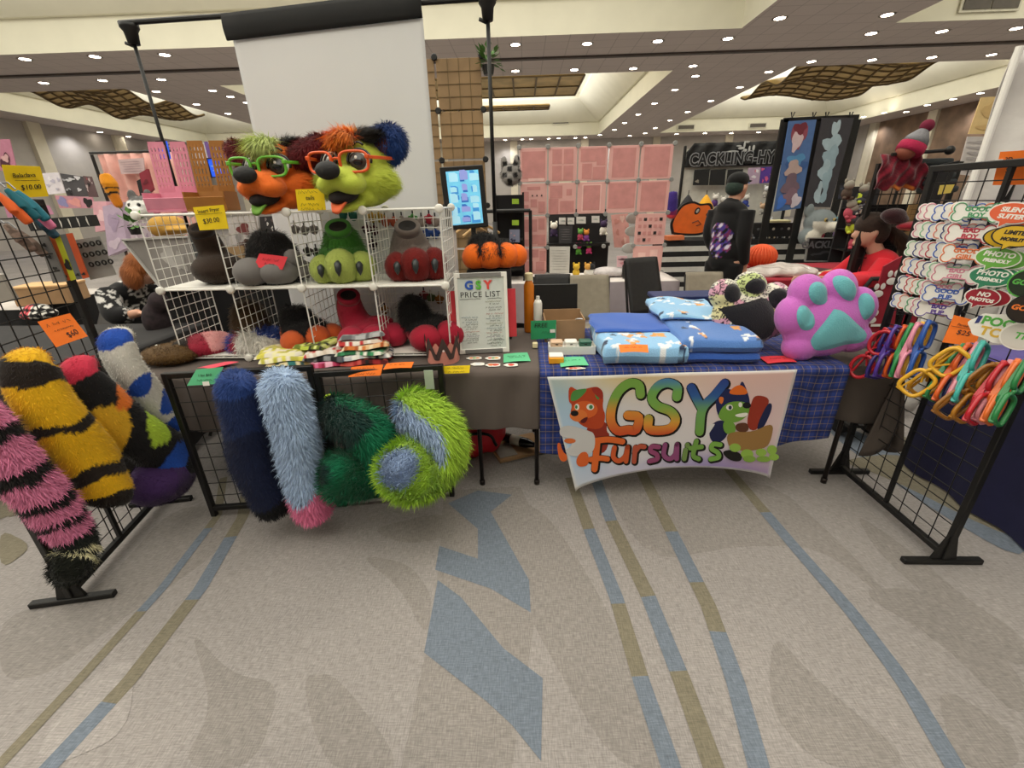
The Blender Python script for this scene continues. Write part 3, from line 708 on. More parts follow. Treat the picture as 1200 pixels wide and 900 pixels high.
# ------------------------------------------------------------------ written cards
m_ink = mat('black_ink', '#1d1a1c', .7, vary=.0)
PAPER = {'yellow': '#f0cf12', 'orange': '#f0761f', 'red': '#d8343f', 'green': '#5fbf8c', 'pink': '#f0566a', 'dgreen': '#2f9a63', 'white': '#e9e7e0', 'cream': '#d9c58a'}
def paper(c): return mat('paper_'+c, PAPER[c], .8, vary=.02)
def scribble(mb, mx, x0, x1, y, h, m, n=None, r=.0008, seed=0):
    """a line of handwriting too small to read, as pen strokes on a card"""
    rg = random.Random(seed); n = n or max(6, int((x1-x0)/h*2.4)); P = []
    for i in range(n):
        x = x0+(x1-x0)*i/(n-1)
        if rg.random() < .14 and len(P) > 2: mb.tube([mx @ V(p) for p in P], r, m, 4); P = []; continue
        P.append((x+rg.uniform(-.3, .3)*h, y+(h*.5 if i % 2 else -h*.5)*rg.uniform(.4, 1.1), .0012))
    if len(P) > 1: mb.tube([mx @ V(p) for p in P], r, m, 4)
def card(name, label, cat, quad, paper_m, lines=(), Y=None, Z=None, th=.0012, group=None, scr=(), tape=None, curl=.004, line_m=None):
    """quad: corners TL,TR,BR,BL in the photograph, on the upright plane y=Y or the level plane z=Z (numbers or one per corner)"""
    g = lambda q, i: (at_y(*q, Y[i] if isinstance(Y, (list, tuple)) else Y) if Y is not None else at_z(*q, Z[i] if isinstance(Z, (list, tuple)) else Z))
    tl, tr, br, bl = [g(q, i) for i, q in enumerate(quad)]
    n = (tr-tl).cross(tl-bl).normalized()
    c0 = (tl+tr+br+bl)/4
    if n.dot(V((0, 0, CH))-c0) < 0: n = -n
    t = thing(name, label, cat, (tl+tr+br+bl)/4, group=group)
    a = MB(); a.sheet(lambda u, v: (tl.lerp(tr, u)).lerp(bl.lerp(br, u), v) + n*curl*math.sin(u*PI)*(1 if v > .5 else .6), 8, 6, paper_m, th, -n); a.build('card' if name != 'sheet' else 'paper', t)
    w = (tr-tl).length; mx = plane_mx((tl+tr+br+bl)/4 + n*(curl+.001), (tr-tl)+(br-bl), (tl-bl)+(tr-br))
    if (mx.to_3x3() @ V((0, 0, 1))).dot(n) < 0: mx = mx @ Matrix.Diagonal((1, 1, -1, 1))
    if lines or scr:
        a = MB()
        for L_ in lines:
            tx, sz, u, v = L_[:4]; rot = L_[4] if len(L_) > 4 else 0
            text(tx, sz*w, line_m or m_ink, mx @ Matrix.Translation((u*w, v*w, 0)) @ Matrix.Rotation(rot, 4, 'Z'), mb=a, ext=.0004, shear=.15)
        for k, (x0, x1, y, h) in enumerate(scr): scribble(a, mx, x0*w, x1*w, y*w, h*w, m_ink, seed=k+len(label))
        a.build('handwriting', t)
    if tape:
        a = MB(); a.box((0, 0, .001), (.03, .02, .001), m_white); 
        a.v = [tuple(mx @ (V(p)+V((tape[0]*w, tape[1]*w, 0)))) for p in a.v]; a.build('tape', t)
    return t
# ------------------------------------------------------------------ fursuit feet
m_claw = mat('dark_vinyl_claw', '#2a2f31', .35, vary=.1); m_hole = mat('hole_shade', '#17110f', .95)
def foot(label, px, Y, z, rot, shaft, scol, bcol, toes=(), claws=None, claw_m=None, sfur=.02, bfur=.008, n=6000, W=.15, D=.16, group='plush feet on the white wire shelf', toe_m=None, open_=True, sw=.0022):
    """shaft: list of (x,y,z,r) up the ankle; toes: list of (x,y,z,rx,ry,rz)"""
    p = at_y(px, 300, Y); root = thing('paw_boot', label, 'fursuit foot', (p.x, Y, z), (0, 0, rot), group)
    sc, bc = H_(scol), H_(bcol)
    parts = [('e', (0, .02, .075), (W, D, .085)), ('t', [s[:3] for s in shaft], [s[3] for s in shaft])]
    parts += [('e', (x*.82, y*.6, zz), (rx*.95, ry, rz*1.05)) for x, y, zz, rx, ry, rz in toes]
    P, F = blob(parts, .012, 6); P[:, 2] = np.maximum(P[:, 2], .004)
    split = lambda q: sc if q[2] > .115 + .01*math.sin(q[0]*60) + q[1]*.25 or q[1] > .11 else bc
    C_ = cols(P, split); ln = np.where(np.abs(C_-sc).sum(1) < 1e-6, sfur, bfur)
    furry('foot_body', root, P, F, C_, n, ln, world=False, width=sw, k=.65, droop=.35)
    if open_:
        a = MB(); s1, s0 = shaft[-1], shaft[-2]; d = (V(s1[:3])-V(s0[:3])).normalized(); x, y, _ = frame_from(d)
        R = Matrix((x, y, d)).transposed().to_4x4(); R.translation = V(s1[:3])+d*(.012+.35*s1[3]*0+.012)
        a.lathe([(s1[3]*.62, .002), (s1[3]*.9, .012), (s1[3]*.98, .0), (s1[3]*.95, -.03), (s1[3]*.62, -.02)], m_fur, 24, R, closed=True)
        cc = np.tile(sc*.9, (len(a.v), 1)); a.build('cuff', root, False, True, cc)
        a = MB(); a.lathe([(.001, -.006), (s1[3]*.66, .004)], m_hole, 24, R, closed=True); a.build('opening', root, False)  # dark disc, the shade inside the hollow shaft put into its colour
    for i, (x, y, zz, rx, ry, rz) in enumerate(toes):
        rx, ry, rz, y = rx*1.12, ry*1.05, rz*1.08, y*.88
        q = MB(); q.ell((x, y, zz), (rx, ry, rz), m_fur, None, 26, 18); P = np.array(q.v); P[:, 2] = np.maximum(P[:, 2], .004)
        tb = toe_m if toe_m is not None else bc
        to = furry('toe', root, P, q.f, cols(P, lambda q_: tb), int(n*.18) if bfur > .003 else 0, bfur, world=False, width=.002, k=.7)
        if claws:
            a = MB(); a.tube([(x, y-ry*.86, zz+rz*.35), (x, y-ry*1.06, zz+rz*.25), (x, y-ry*1.2, zz-rz*.08), (x, y-ry*1.2, zz-rz*.38)], [.012, .021, .017, .002], claw_m or m_claw, 10); a.build('claw', to, False, True)
    return root
UP = 1.160; LO = .780
foot('plain dark brown plush boot in the top left cube of the wire shelf', 252, 2.44, UP, .35, [(-.01, .05, .08, .085), (-.02, .05, .17, .07), (-.03, .01, .265, .064)], '#33251b', '#33251b', sfur=.006, n=5000, W=.135, D=.15)
gor = foot('black shaggy plush foot with smooth grey toes and a red card on it', 318, 2.46, UP, .25, [(0, .04, .1, .145), (0, .04, .19, .12), (.01, .04, .26, .07)], '#191718', '#191718', [(-.085, -.11, .068, .082, .085, .07), (.045, -.12, .062, .09, .085, .066), (.125, -.09, .125, .042, .05, .045), (.165, -.055, .06, .045, .055, .045)], sfur=.035, bfur=.002, toe_m=H_('#75716f'), open_=False, n=8000)
grn = foot('green shaggy plush foot with lime toes and dark claws', 402, 2.46, UP, .2, [(0, .03, .1, .15), (0, .05, .18, .12), (0, .005, .266, .078)], '#4a8a33', '#aab85c', [(-.105, -.075, .07, .075, .08, .075), (0, -.12, .085, .085, .085, .09), (.11, -.07, .075, .075, .08, .08)], True, sfur=.035, bfur=.014, n=12000, sw=.003)
foot('grey plush foot with dark red velvet toes and black claws in the top right cube', 487, 2.46, UP, .2, [(-.02, .04, .1, .15), (-.03, .05, .18, .12), (-.03, .005, .262, .078)], '#6d625b', '#6f1512', [(-.105, -.06, .075, .07, .08, .075), (.0, -.10, .085, .085, .08, .085), (.11, -.06, .08, .07, .08, .085)], True, sfur=.012, bfur=.018, n=9000)
foot('dark brown shaggy plush foot in the bottom left of the wire shelf', 272, 2.52, LO, .35, [(0, .03, .1, .11), (0, .03, .2, .09), (0, .03, .25, .05)], '#4a3720', '#2d2116', sfur=.03, n=7000, W=.12, D=.13, open_=False)
foot('black shaggy plush foot with orange toes on the lower shelf', 340, 2.46, LO, .6, [(-.02, .06, .1, .10), (-.03, .07, .18, .09), (-.03, .07, .22, .06)], '#151314', '#c7592a', [(-.08, -.09, .06, .065, .08, .06), (.04, -.11, .065, .07, .085, .065), (.13, -.07, .06, .06, .08, .06)], sfur=.035, bfur=.006, n=8000, open_=False, W=.14)
foot('plain crimson plush foot on the lower shelf with a tall ankle', 420, 2.46, LO, .4, [(-.06, .06, .1, .09), (-.085, .06, .2, .078), (-.085, .02, .275, .064)], '#9c1d35', '#a81f3a', [(-.10, -.09, .065, .075, .09, .07), (.02, -.11, .065, .08, .09, .07), (.13, -.07, .06, .07, .09, .065), (.05, .0, .13, .08, .05, .035)], sfur=.006, bfur=.006, n=6000, W=.15)
foot('black shaggy plush foot with crimson toes at the right end of the lower shelf', 495, 2.46, LO, .3, [(-.06, .06, .1, .10), (-.075, .06, .2, .085), (-.05, .05, .26, .06)], '#131213', '#a31a32', [(-.03, -.11, .065, .085, .09, .07), (.10, -.10, .07, .085, .085, .075), (.17, -.05, .1, .06, .07, .05)], sfur=.04, bfur=.006, n=9000, open_=False, W=.14)
a = MB(); a.box((-.21, 2.74, .745+.215), (.26, .2, .43), mat('black_crate', '#1a1a1b', .6), bev=.006); a.box((-.21, 2.63, .99), (.2, .03, .1), mat('black_crate', '#1a1a1b', .6), bev=.004)
tag(a.build('display_box'), 'black box behind the price board carrying the orange plush foot', 'box')
foot('black shaggy plush foot with bright orange toes above the price board', 575, 2.73, 1.178, .05, [(-.03, .05, .1, .10), (-.04, .05, .15, .09), (-.04, .05, .19, .05)], '#121112', '#f2701c', [(-.09, -.05, .065, .07, .08, .07), (.0, -.075, .07, .07, .08, .075), (.09, -.05, .068, .07, .08, .07), (.155, -.01, .062, .06, .07, .062)], sfur=.04, bfur=.006, n=9000, open_=False, group='plush feet standing apart')
card('price_card', 'red card lying on the grey toes of the black plush foot', 'sign', [(304, 297), (337, 301), (331, 316), (297, 313)], paper('red'), Y=[2.33, 2.33, 2.3, 2.3], scr=[(-.3, .3, .05, .1), (-.2, .2, -.1, .08)])
for o_ in [o for o in COL.objects if o.name.startswith('paw_boot') and o.parent is None and ('lime toes' in o['label'] or 'velvet toes' in o['label'])]: o_.scale = (.9, .9, .97)
# ------------------------------------------------------------------ dog heads
def ovalring(cx, cz, hw, hh, y, sq=3.2, n=36, tilt=0):
    out = []
    for i in range(n):
        t = 2*PI*i/n; c, s = math.cos(t), math.sin(t)
        out.append(V((cx+hw*math.copysign(abs(c)**(2/sq), c), y+tilt*(c), cz+hh*math.copysign(abs(s)**(2/sq), s))))
    return out
m_eyew = mat('eye_white', '#e8e6df', .3, vary=0); m_iris = mat('dark_iris', '#3b332d', .25, vary=.2, scale=60); m_pupil = mat('black_pupil', '#08080a', .12, vary=0, coat=.5); m_nose = mat('black_nose_fleece', '#0e0d0e', .7, bump=.3)
m_mouth = mat('mouth_lining', '#180f10', .9)
def doghead(label, loc, rot, fcol, earcol, tcol, tuftcol, ears, glasses, glabel, sc=1.0, cheekfur=.012, m_tongue=None, earlining=None):
    root = thing('dog_head', label, 'fursuit head', loc, rot, group='plush dog heads on top of the shelf'); root.scale = (sc*1.17, sc*1.17, sc*.97)
    fc = H_(fcol)
    P, F = blob([('e', (0, .03, .235), (.135, .14, .12)), ('e', (.105, -.015, .13), (.085, .085, .085)), ('e', (-.105, -.015, .13), (.085, .085, .085)), ('e', (0, .06, .1), (.13, .12, .1)),
                 ('e', (0, -.14, .155), (.08, .12, .066)), ('e', (.042, -.165, .13), (.058, .085, .052)), ('e', (-.042, -.165, .13), (.058, .085, .052)),
                 ('e', (0, -.115, .034), (.066, .105, .03), (.24, 0, 0)), ('e', (.055, -.05, .06), (.05, .07, .05)), ('e', (-.055, -.05, .06), (.05, .07, .05))], .0085, 5)
    P[:, 2] = np.where(P[:, 1] > -.11, np.maximum(P[:, 2], .0), P[:, 2])
    ln = np.where(np.abs(P[:, 0]) > .12, cheekfur*2.2, .006)
    lay = np.c_[np.sign(P[:, 0])*.8, np.full(len(P), .5), np.full(len(P), -.3)]
    furry('head_fur', root, P, F, cols(P, lambda q: fc), 14000, ln, world=False, width=.0018, lay=lay, k=.72, jit=.2, cj=.06)
    a = MB(); a.ell((0, -.285*.93, .196), (.05, .036, .042), m_nose, (-.2, 0, 0), 24, 16); a.build('nose', root, False, True)
    a = MB(); a.ell((0, -.165, .078), (.058, .088, .038), m_mouth, (.2, 0, 0), 24, 14); mo = a.build('mouth', root, False, True)
    a = MB(); a.sheet(lambda u, v: ((u-.5)*.075*(1-.35*(v-.4)**2*4*(v > .4)), -.13-.13*v, .072+.02*math.sin(v*2.2)-.07*v*v-.008*math.cos((u-.5)*PI)), 10, 14, m_tongue, .014, (0, .2, -1)); a.build('tongue', root, False, True)
    for x in (-.04, .04, .03, -.03):
        a = MB(); up = abs(x) > .035; a.lathe([(.009, 0), (.006, .012), (.0008, .026)], m_eyew, 10, Matrix.Translation((x, -.20 if up else -.185, .10 if up else .058)) @ Euler((PI if up else 0, 0, 0)).to_matrix().to_4x4()); a.build('tooth', mo, False, True)
    for s in (-1, 1):
        rz = Euler((-.25, 0, s*.32))
        c = V((s*.066, -.098, .238)); R = rz.to_matrix()
        a = MB(); a.ell(c, (.043, .018, .05), m_eyew, R, 24, 14); e = a.build('eye', root, False, True)
        a = MB(); a.ell(c+R @ V((-s*.006, -.009, -.004)), (.037, .0135, .043), m_iris, R, 24, 14); a.build('iris', e, False, True)
        a = MB(); a.ell(c+R @ V((-s*.006, -.014, -.004)), (.026, .0105, .032), m_pupil, R, 24, 14); a.build('pupil', e, False, True)
        a = MB(); a.ell(c+R @ V((-s*.012, -.0235, .010)), (.006, .003, .008), m_eyew, R, 12, 8); a.build('highlight_dot', e, False, True)
        a = MB(); a.tube([c+R @ V((.049*math.cos(t), -.005, .055*math.sin(t))) for t in np.linspace(-.3, PI+.3, 14)], .006, m_pupil, 6); a.build('eyelid', root, False, True)
        a = MB(); a.tube([c+R @ V((.035*math.cos(t), .006, .02+.07*math.sin(t))) for t in np.linspace(.9, PI-.9, 8)], .006, m_pupil, 6); a.build('eyebrow', root, False, True)
    for (c, r, rt, ln) in ears:
        q = MB(); q.ell(c, r, m_fur, rt, 28, 18); P = np.array(q.v); ec = H_(earcol)
        eo = furry('ear', root, P, q.f, cols(P, lambda p: ec), 6000, ln, world=False, width=.0025, k=.55, cj=.18)
        if earlining:
            R = Euler(rt).to_matrix(); a = MB(); a.ell(V(c)+R @ V((0, -r[1]*.75, -.01)), (r[0]*.5, r[1]*.45, r[2]*.55), mat('ear_lining', earlining, .9), R, 20, 12); a.build('ear_lining', eo, False, True)
    for nm, c, r, colr, n, ln, ly in tuftcol:
        q = MB(); q.ell(c, r, m_fur, None, 20, 14); P = np.array(q.v); tc_ = H_(colr)
        furry(nm, root, P, q.f, cols(P, lambda p: tc_), n, ln, world=False, width=.0032, lay=ly, k=.95 if nm == 'forelock' else .75, jit=.10, droop=.5, cj=.16)
    # glasses: a thing of their own, worn on the head
    g = thing('glasses', glabel, 'glasses', loc, rot); g.scale = (sc*1.17, sc*1.17, sc*.97)
    gm = glasses; y = -.172
    a = MB()
    for s in (-1, 1):
        a.tube(ovalring(s*.074, .232, .056, .047, y, 3.4, 32, s*.012), .0065, gm, 8, closed=True)
    a.tube([(-.02, y, .245), (0, y-.008, .25), (.02, y, .245)], .0065, gm, 8); a.build('frame_front', g, False, True)
    for s in (-1, 1):
        a = MB(); a.bar((s*.128, y+.012, .252), (s*.165, .05, .245), .007, .016, gm, .002); a.box((s*.13, y+.008, .254), (.02, .012, .02), gm, bev=.003); a.build('temple_arm', g, False)
    return root
pH = at_y(325, 249, 2.46); pC = at_y(425, 247, 2.46)
doghead('orange dog head with maroon ears and a lime forelock, worn green glasses', (pH.x+.055, 2.47, 1.527), (.06, 0, -.06), '#e87026', '#6e1a20', None,
        [('forelock', (-.005, -.06, .345), (.028, .045, .016), '#cbd884', 2000, .13, (.1, -1, -.85)), ('forelock', (0, .01, .355), (.035, .04, .015), '#cdd699', 500, .05, (-.6, -.4, .2)), ('hair_tuft', (.06, .03, .34), (.04, .04, .02), '#15110f', 900, .07, (.5, 0, .5))],
        [((-.165, .02, .29), (.05, .06, .10), (0, -.6, 0), .035), ((.17, .0, .30), (.06, .07, .14), (0, 1.05, 0), .035)], mat('green_plastic', '#69b83a', .35), 'green square glasses worn by the orange dog head', .91, m_tongue=mat('green_tongue', '#6fa03a', .7))
doghead('chartreuse dog head with navy ears and an orange forelock, worn orange glasses', (pC.x-.0, 2.47, 1.527), (.06, 0, -.10), '#bcc94a', '#21407e', None,
        [('forelock', (-.005, -.055, .35), (.028, .045, .018), '#ec8327', 2000, .11, (-.25, -1, -.7)), ('forelock', (-.01, .0, .36), (.05, .04, .02), '#ef9a4d', 700, .06, (-.2, -.2, .9)), ('hair_tuft', (.06, .02, .345), (.06, .05, .03), '#16120f', 1500, .07, (.6, -.1, .4))],
        [((-.17, .08, .27), (.07, .05, .11), (0, -.6, 0), .035), ((.125, .08, .315), (.09, .065, .105), (0, .45, 0), .035)], mat('orange_plastic', '#e2571f', .35), 'orange square glasses worn by the chartreuse dog head', .96, cheekfur=.02, m_tongue=mat('orange_tongue', '#e8693a', .7), earlining='#5a2a22')
card('price_card', 'yellow card taped to the shelf edge between the two dog heads', 'sign', [(346, 222), (379, 221), (382, 246), (349, 247)], paper('yellow'), Y=2.28, lines=[('tails', .2, 0, .06)], scr=[(-.38, .38, .25, .12), (-.35, .35, -.15, .11), (-.38, .4, -.3, .1)])
card('price_card', 'yellow card hanging from the top shelf rail under the brown bin', 'sign', [(226, 243), (262, 240), (268, 268), (234, 270)], paper('yellow'), Y=2.28, lines=[('Insert Fryer', .15, .0, .22, .06), ('$30.00', .2, -.02, -.08, .06)], scr=[(-.42, .42, .12, .005)])
# slotted wooden-look bins standing on the shelf
def slotbin(label, x, colr, w=.19):
    t = thing('slotted_bin', label, 'bin', (x, 2.5, 1.526), (0, 0, .18), group='slotted bins on top of the wire shelf')
    m = mat('bin_'+label[:4], colr, .7, vary=.08); 
    a = MB(); a.box((0, 0, .012), (w, .17, .012), m)
    a.box((0, -.085, .045), (w, .006, .06), m, (.25, 0, 0)); a.box((-w/2, 0, .055), (.006, .17, .09), m); a.box((w/2, 0, .055), (.006, .17, .09), m); a.box((0, .07, .07), (w, .006, .13), m, (-.15, 0, 0)); a.build('tray', t, False)
    for s in (-1, 1):
        a = MB(); cx = s*w*.28; ww = w*.36; z0, z1 = .11, .335; y = .075
        for k in range(5): xx = cx-ww/2+ww*k/4; a.bar((xx, y, z0), (xx, y+.02, z1), .011, .006, m)
        for k in range(7): z = z0+(z1-z0)*k/6; a.box((cx, y+.02*k/6, z), (ww+.006, .006, .012 if k not in (0, 6) else .03), m)
        a.build('slotted_strap', t, False)
    for s in (-1, 1):
        a = MB(); a.box((s*w*.35, -.06, .004), (.02, .03, .008), m, bev=.002); a.build('leg', t, False)
    return t
slotbin('pink slotted bin with two tall straps at the left end of the shelf top', at_y(200, 240, 2.47).x, '#d98aa0')
slotbin('caramel brown slotted bin with two tall straps beside the pink one', at_y(246, 240, 2.47).x, '#a06a2c')
# ------------------------------------------------------------------ things lying on the left table
TZ = .747
def plushlump(label, px, py, Y, ells, colfn, n, ln, name='plush_tail', cat='tail', rot=0, **k):
    p = at_z(px, py, TZ); root = thing(name, label, cat, (p.x, p.y, TZ), (0, 0, rot), group='furry pieces lying on the left end of the table')
    P, F = blob(ells, .011, 4); P[:, 2] = np.maximum(P[:, 2], .002)
    furry('fur_body', root, P, F, cols(P, colfn), n, ln, world=False, **k); return root
br_, kb, rd, pk, bl_, wh = map(H_, ('#5d431f', '#221913', '#a3243c', '#e8a7a6', '#2b4fa6', '#e8e4dc'))
plushlump('brown and black flat furry piece at the left end of the table', 200, 425, 2.2, [('e', (0, .03, .045), (.16, .13, .045)), ('e', (.05, .08, .06), (.1, .1, .05))], lambda q: kb if q[0] > .02 and q[1] > .02 else br_, 5000, .018)
plushlump('crimson and pale pink furry piece lying on the table', 242, 418, 2.2, [('e', (0, .05, .06), (.14, .14, .065))], lambda q: pk if q[0] > -.02 + .02*math.sin(q[1]*70) and q[2] > .05 and q[0]+q[1] > .02 else rd, 6000, .014)
plushlump('blue, red and white shaggy furry piece beside the fabric stack', 300, 415, 2.25, [('e', (0, .05, .065), (.16, .14, .07))], lambda q: bl_ if q[0] < -.085 else rd if q[0] < -.06 else bl_ if (q[0]-.08)**2+(q[1]-.06)**2 < .006 else wh, 7000, .045, width=.003)
random.seed(11)
m_pr = m_print
def folded_cloth(label, px, py, rot, w, d, z, pal, tilt=0, h=.012):
    p = at_z(px, py, TZ); root_z = TZ+z
    a = MB(); nx, ny = 26, 18; vs = []; C_ = []; pal = [H_(c) for c in pal]; ph = random.random()*6
    cells = RNG.integers(0, len(pal), (14, 10))
    def ptf(u, v, top):
        x = (u-.5)*w; y = (v-.5)*d; edge = min(u, 1-u, v, 1-v); hh = h*min(1, edge*14)**.5
        zz = .003*math.sin(9*u+ph)+.004*math.sin(7*v+ph*2)+tilt*x+.004
        return (x+.006*math.sin(8*v+ph), y+.006*math.sin(7*u+ph), max(.0, zz) + (hh if top else 0))
    for top in (0, 1):
        for i in range(nx+1):
            for j in range(ny+1):
                vs.append(ptf(i/nx, j/ny, top)); C_.append(pal[cells[min(13, i*14//(nx+1)), min(9, j*10//(ny+1))]])
    W = ny+1; n0 = (nx+1)*W
    fs = [(i*W+j, i*W+j+1, (i+1)*W+j+1, (i+1)*W+j) for i in range(nx) for j in range(ny)] + [(n0+i*W+j, n0+(i+1)*W+j, n0+(i+1)*W+j+1, n0+i*W+j+1) for i in range(nx) for j in range(ny)]
    R = Matrix.Translation((p.x, p.y, root_z)) @ Matrix.Rotation(rot, 4, 'Z'); a.add([R @ V(q) for q in vs], fs, m_pr)
    return tag(a.build('bandana', None, True, True, np.array(C_)), label, 'folded cloth', 'printed bandanas piled on the table')
PAL = [('yellow and white', ['#d8cf5a', '#efe9b8', '#b9b34a', '#e9e2cf']), ('teal and tan', ['#2f6d6a', '#b99b62', '#d9cba0', '#35504f']), ('white and navy', ['#e6e3dc', '#39455e', '#b8b9bd', '#dcd6cc']), ('black and grey', ['#26262a', '#55565b', '#8b8b8d', '#1a1a1c']),
       ('pink and crimson', ['#d06a92', '#8e1f3d', '#e6a9bd', '#b03a5a']), ('white with red dots', ['#ece7df', '#d9c8b8', '#c03a3a', '#e8dcd0']), ('green and white', ['#2c6a47', '#d8d8c8', '#3f8a5e', '#e6e2d6']), ('orange and cream', ['#d1773a', '#ecd9b5', '#a9552a', '#e2b98a']),
       ('lime and black', ['#b8c64a', '#2b2b22', '#d6dc8a', '#6e7a2c']), ('red and black', ['#a02a2c', '#1e1a1a', '#c4524a', '#57191b']), ('grey plaid', ['#8a8a8c', '#b5b5b6', '#6a6a6c', '#a2a2a4'])]
for i, (px, py, rot, z, k, w) in enumerate([(345, 424, .3, .0, 1, .26), (342, 423, .2, .014, 0, .27), (335, 422, .25, .028, 0, .25), (395, 423, .1, .0, 4, .24), (390, 422, -.1, .014, 3, .24), (385, 421, .4, .028, 5, .22), (376, 419, -.3, .042, 8, .2),
                                         (432, 421, .1, .0, 9, .26), (434, 420, .2, .014, 2, .26), (430, 420, .0, .028, 6, .26), (433, 419, .15, .042, 7, .25), (428, 418, .1, .056, 5, .25), (430, 417, .18, .070, 10, .24)]):
    wh_ = 'left' if px < 360 else 'middle' if px < 410 else 'right'; lv = {0.0: 'bottom', .014: 'second from the bottom', .028: 'third from the bottom', .042: 'fourth from the bottom', .056: 'fifth from the bottom', .07: 'topmost'}[z]
    z *= 1.75; folded_cloth('%s printed bandana, %s in the %s pile of bandanas' % (PAL[k][0], lv, wh_), px, py, rot, w, .2, z, PAL[k][1], tilt=(.05 if z > .06 else 0), h=.02)
for lb, quad, c, kw in (('pink red card lying on the table in front of the crimson fur', [(263, 424), (280, 424), (246, 432), (231, 431)], 'pink', dict(Z=.76)),):
    card('price_card', lb, 'sign', quad, paper(c), **kw)
card('price_card', 'mint green card taped over the rail at the left of the navy tail', 'sign', [(230, 433), (262, 430), (252, 450), (219, 452)], paper('green'), Y=[1.86, 1.87, 1.85, 1.84], lines=[('1 for $10', .13, 0, .05)], scr=[(-.3, .3, -.12, .08)], tape=(0, -.26))
card('price_card', 'larger orange card on the low panel rail below the bandanas', 'sign', [(412, 430), (449, 427), (446, 440), (408, 442)], paper('orange'), Y=[2.0, 2.01, 1.98, 1.97], scr=[(-.3, .3, .06, .09), (-.32, .32, -.1, .09)])
card('price_card', 'smaller orange card lying beside the crown', 'sign', [(453, 426), (485, 424), (482, 431), (449, 433)], paper('orange'), Z=.806, scr=[(-.3, .3, .0, .08)])
card('price_card', 'yellow card lying in front of the paper crown', 'sign', [(519, 429), (551, 428), (550, 437), (521, 438)], paper('yellow'), Y=[2.07, 2.075, 2.06, 2.06], scr=[(-.35, .35, .06, .08), (-.3, .3, -.08, .08)])
# paper crown
p = at_z(519, 424, TZ); t = thing('party_crown', 'paper crown of brown zigzags over pink points in front of the price board', 'crown', (p.x, p.y+.03, TZ))
for nm, colr, r, ph, h0, h1, low in (('pink_band', '#d98d7f', .086, 0, .07, .125, .0), ('brown_band', '#4b3a38', .090, .5, .055, .155, .025)):
    n = 96; a = MB(); vs = []; m = mat(nm, colr, .7)
    for i in range(n):
        t_ = 2*PI*i/n; f = abs(((i/n*7+ph) % 1)*2-1); zt = h0+(h1-h0)*f; zb = low if nm == 'pink_band' else max(.028, zt-.06)
        vs += [(r*math.cos(t_), r*math.sin(t_), zb), (r*1.04*math.cos(t_), r*1.04*math.sin(t_), zt)]
    a.add(vs, [(2*i, 2*((i+1) % n), 2*((i+1) % n)+1, 2*i+1) for i in range(n)], m)
    a.add([tuple(np.array(q)*[.985, .985, 1]) for q in vs], [(2*i, 2*i+1, 2*((i+1) % n)+1, 2*((i+1) % n)) for i in range(n)], m); a.build(nm, t, False)
# ------------------------------------------------------------------ price list board with a red folder behind it
b0, b1 = at_z(538, 415, TZ), at_z(597, 412, TZ); yt = b0.y+.08
bt0, bt1 = at_y(531, 321, yt), at_y(594, 318, yt)
t = thing('price_board', 'small whiteboard with coloured letters over a handwritten price list', 'whiteboard', (b0+b1)/2)
ux = (b1-b0); uy = ((bt0-b0)+(bt1-b1))/2; W_, Hh = ux.length, uy.length; mx = plane_mx((b0+b1+bt0+bt1)/4, ux, uy)
m_wb = mat('whiteboard', '#d3d8d3', .3, vary=.02); m_gp = mat('grey_plastic', '#7f7d7a', .5)
def lbox(mb, c, s, m, bev=.002):
    q = MB(); q.box(c, s, m, bev=bev); mb.add([mx @ V(p) for p in q.v], q.f, m)
a = MB(); lbox(a, (0, 0, -.004), (W_, Hh, .006), m_wb); a.build('panel', t)
a = MB()
for s in (-1, 1): lbox(a, (s*(W_/2-.008), 0, 0), (.018, Hh, .014), m_white)
lbox(a, (0, Hh/2-.012, 0), (W_, .026, .013), m_white); lbox(a, (0, -Hh/2+.012, 0), (W_, .026, .013), m_white); a.build('frame', t)
a = MB(); lbox(a, (0, Hh/2-.012, .008), (W_*.78, .024, .006), m_gp); lbox(a, (0, -Hh/2+.012, .008), (W_*.74, .024, .006), m_gp); a.build('grip_strip', t)
for i, (ch, colr) in enumerate((('G', '#2c57b5'), ('S', '#5db53c'), ('Y', '#d9483f'))):
    text(ch, .062, mat('foam_'+ch, colr, .7), mx @ Matrix.Translation((-.055+.052*i-.01, Hh/2-.068, .001)), t, 'foam_letter', ext=.003, bold=.003)
text('PRICE LIST', .043, m_ink, mx @ Matrix.Translation((-.005, Hh/2-.118, .0)), t, 'lettering', spacing=1.12)
a = MB(); inks = [mat('ink_%d' % i, c, .7, vary=0) for i, c in enumerate(('#22201f', '#8a7a3a', '#b84a3e', '#2f6a8a', '#3a7a44', '#6a3a7a'))]
scribble(a, mx, -.12, .13, Hh/2-.14, .003, m_ink, 14, .001, 3)
for k, (x0, y0, ci) in enumerate([(0.02, .155, 1), (.02, .188, 0), (.02, .222, 2), (.02, .248, 3), (.02, .276, 1), (.02, .302, 3), (.02, .328, 2), (.02, .350, 5), (.02, .370, 0), (.02, .388, 0), (-.115, .238, 3), (-.115, .264, 3), (-.115, .290, 0), (-.115, .318, 2), (-.115, .342, 5), (-.115, .366, 0)]):
    y = Hh/2 - y0*Hh/.44; a2 = .085 + .02*((k*7) % 3)/3
    scribble(a, mx, x0, x0+a2, y, .009, inks[ci], None, .0007, k); scribble(a, mx, x0+.02, x0+a2*.9, y-.013, .009, m_ink, None, .0008, k+40)
a.build('handwriting', t)
a = MB()
for s in (-1, 1): a.bar(mx @ V((s*.08, .12, -.01)), V(((mx @ V((s*.08, .12, -.01))).x, yt+.1, TZ)), .012, .008, m_gp)
a.build('easel_leg', t)
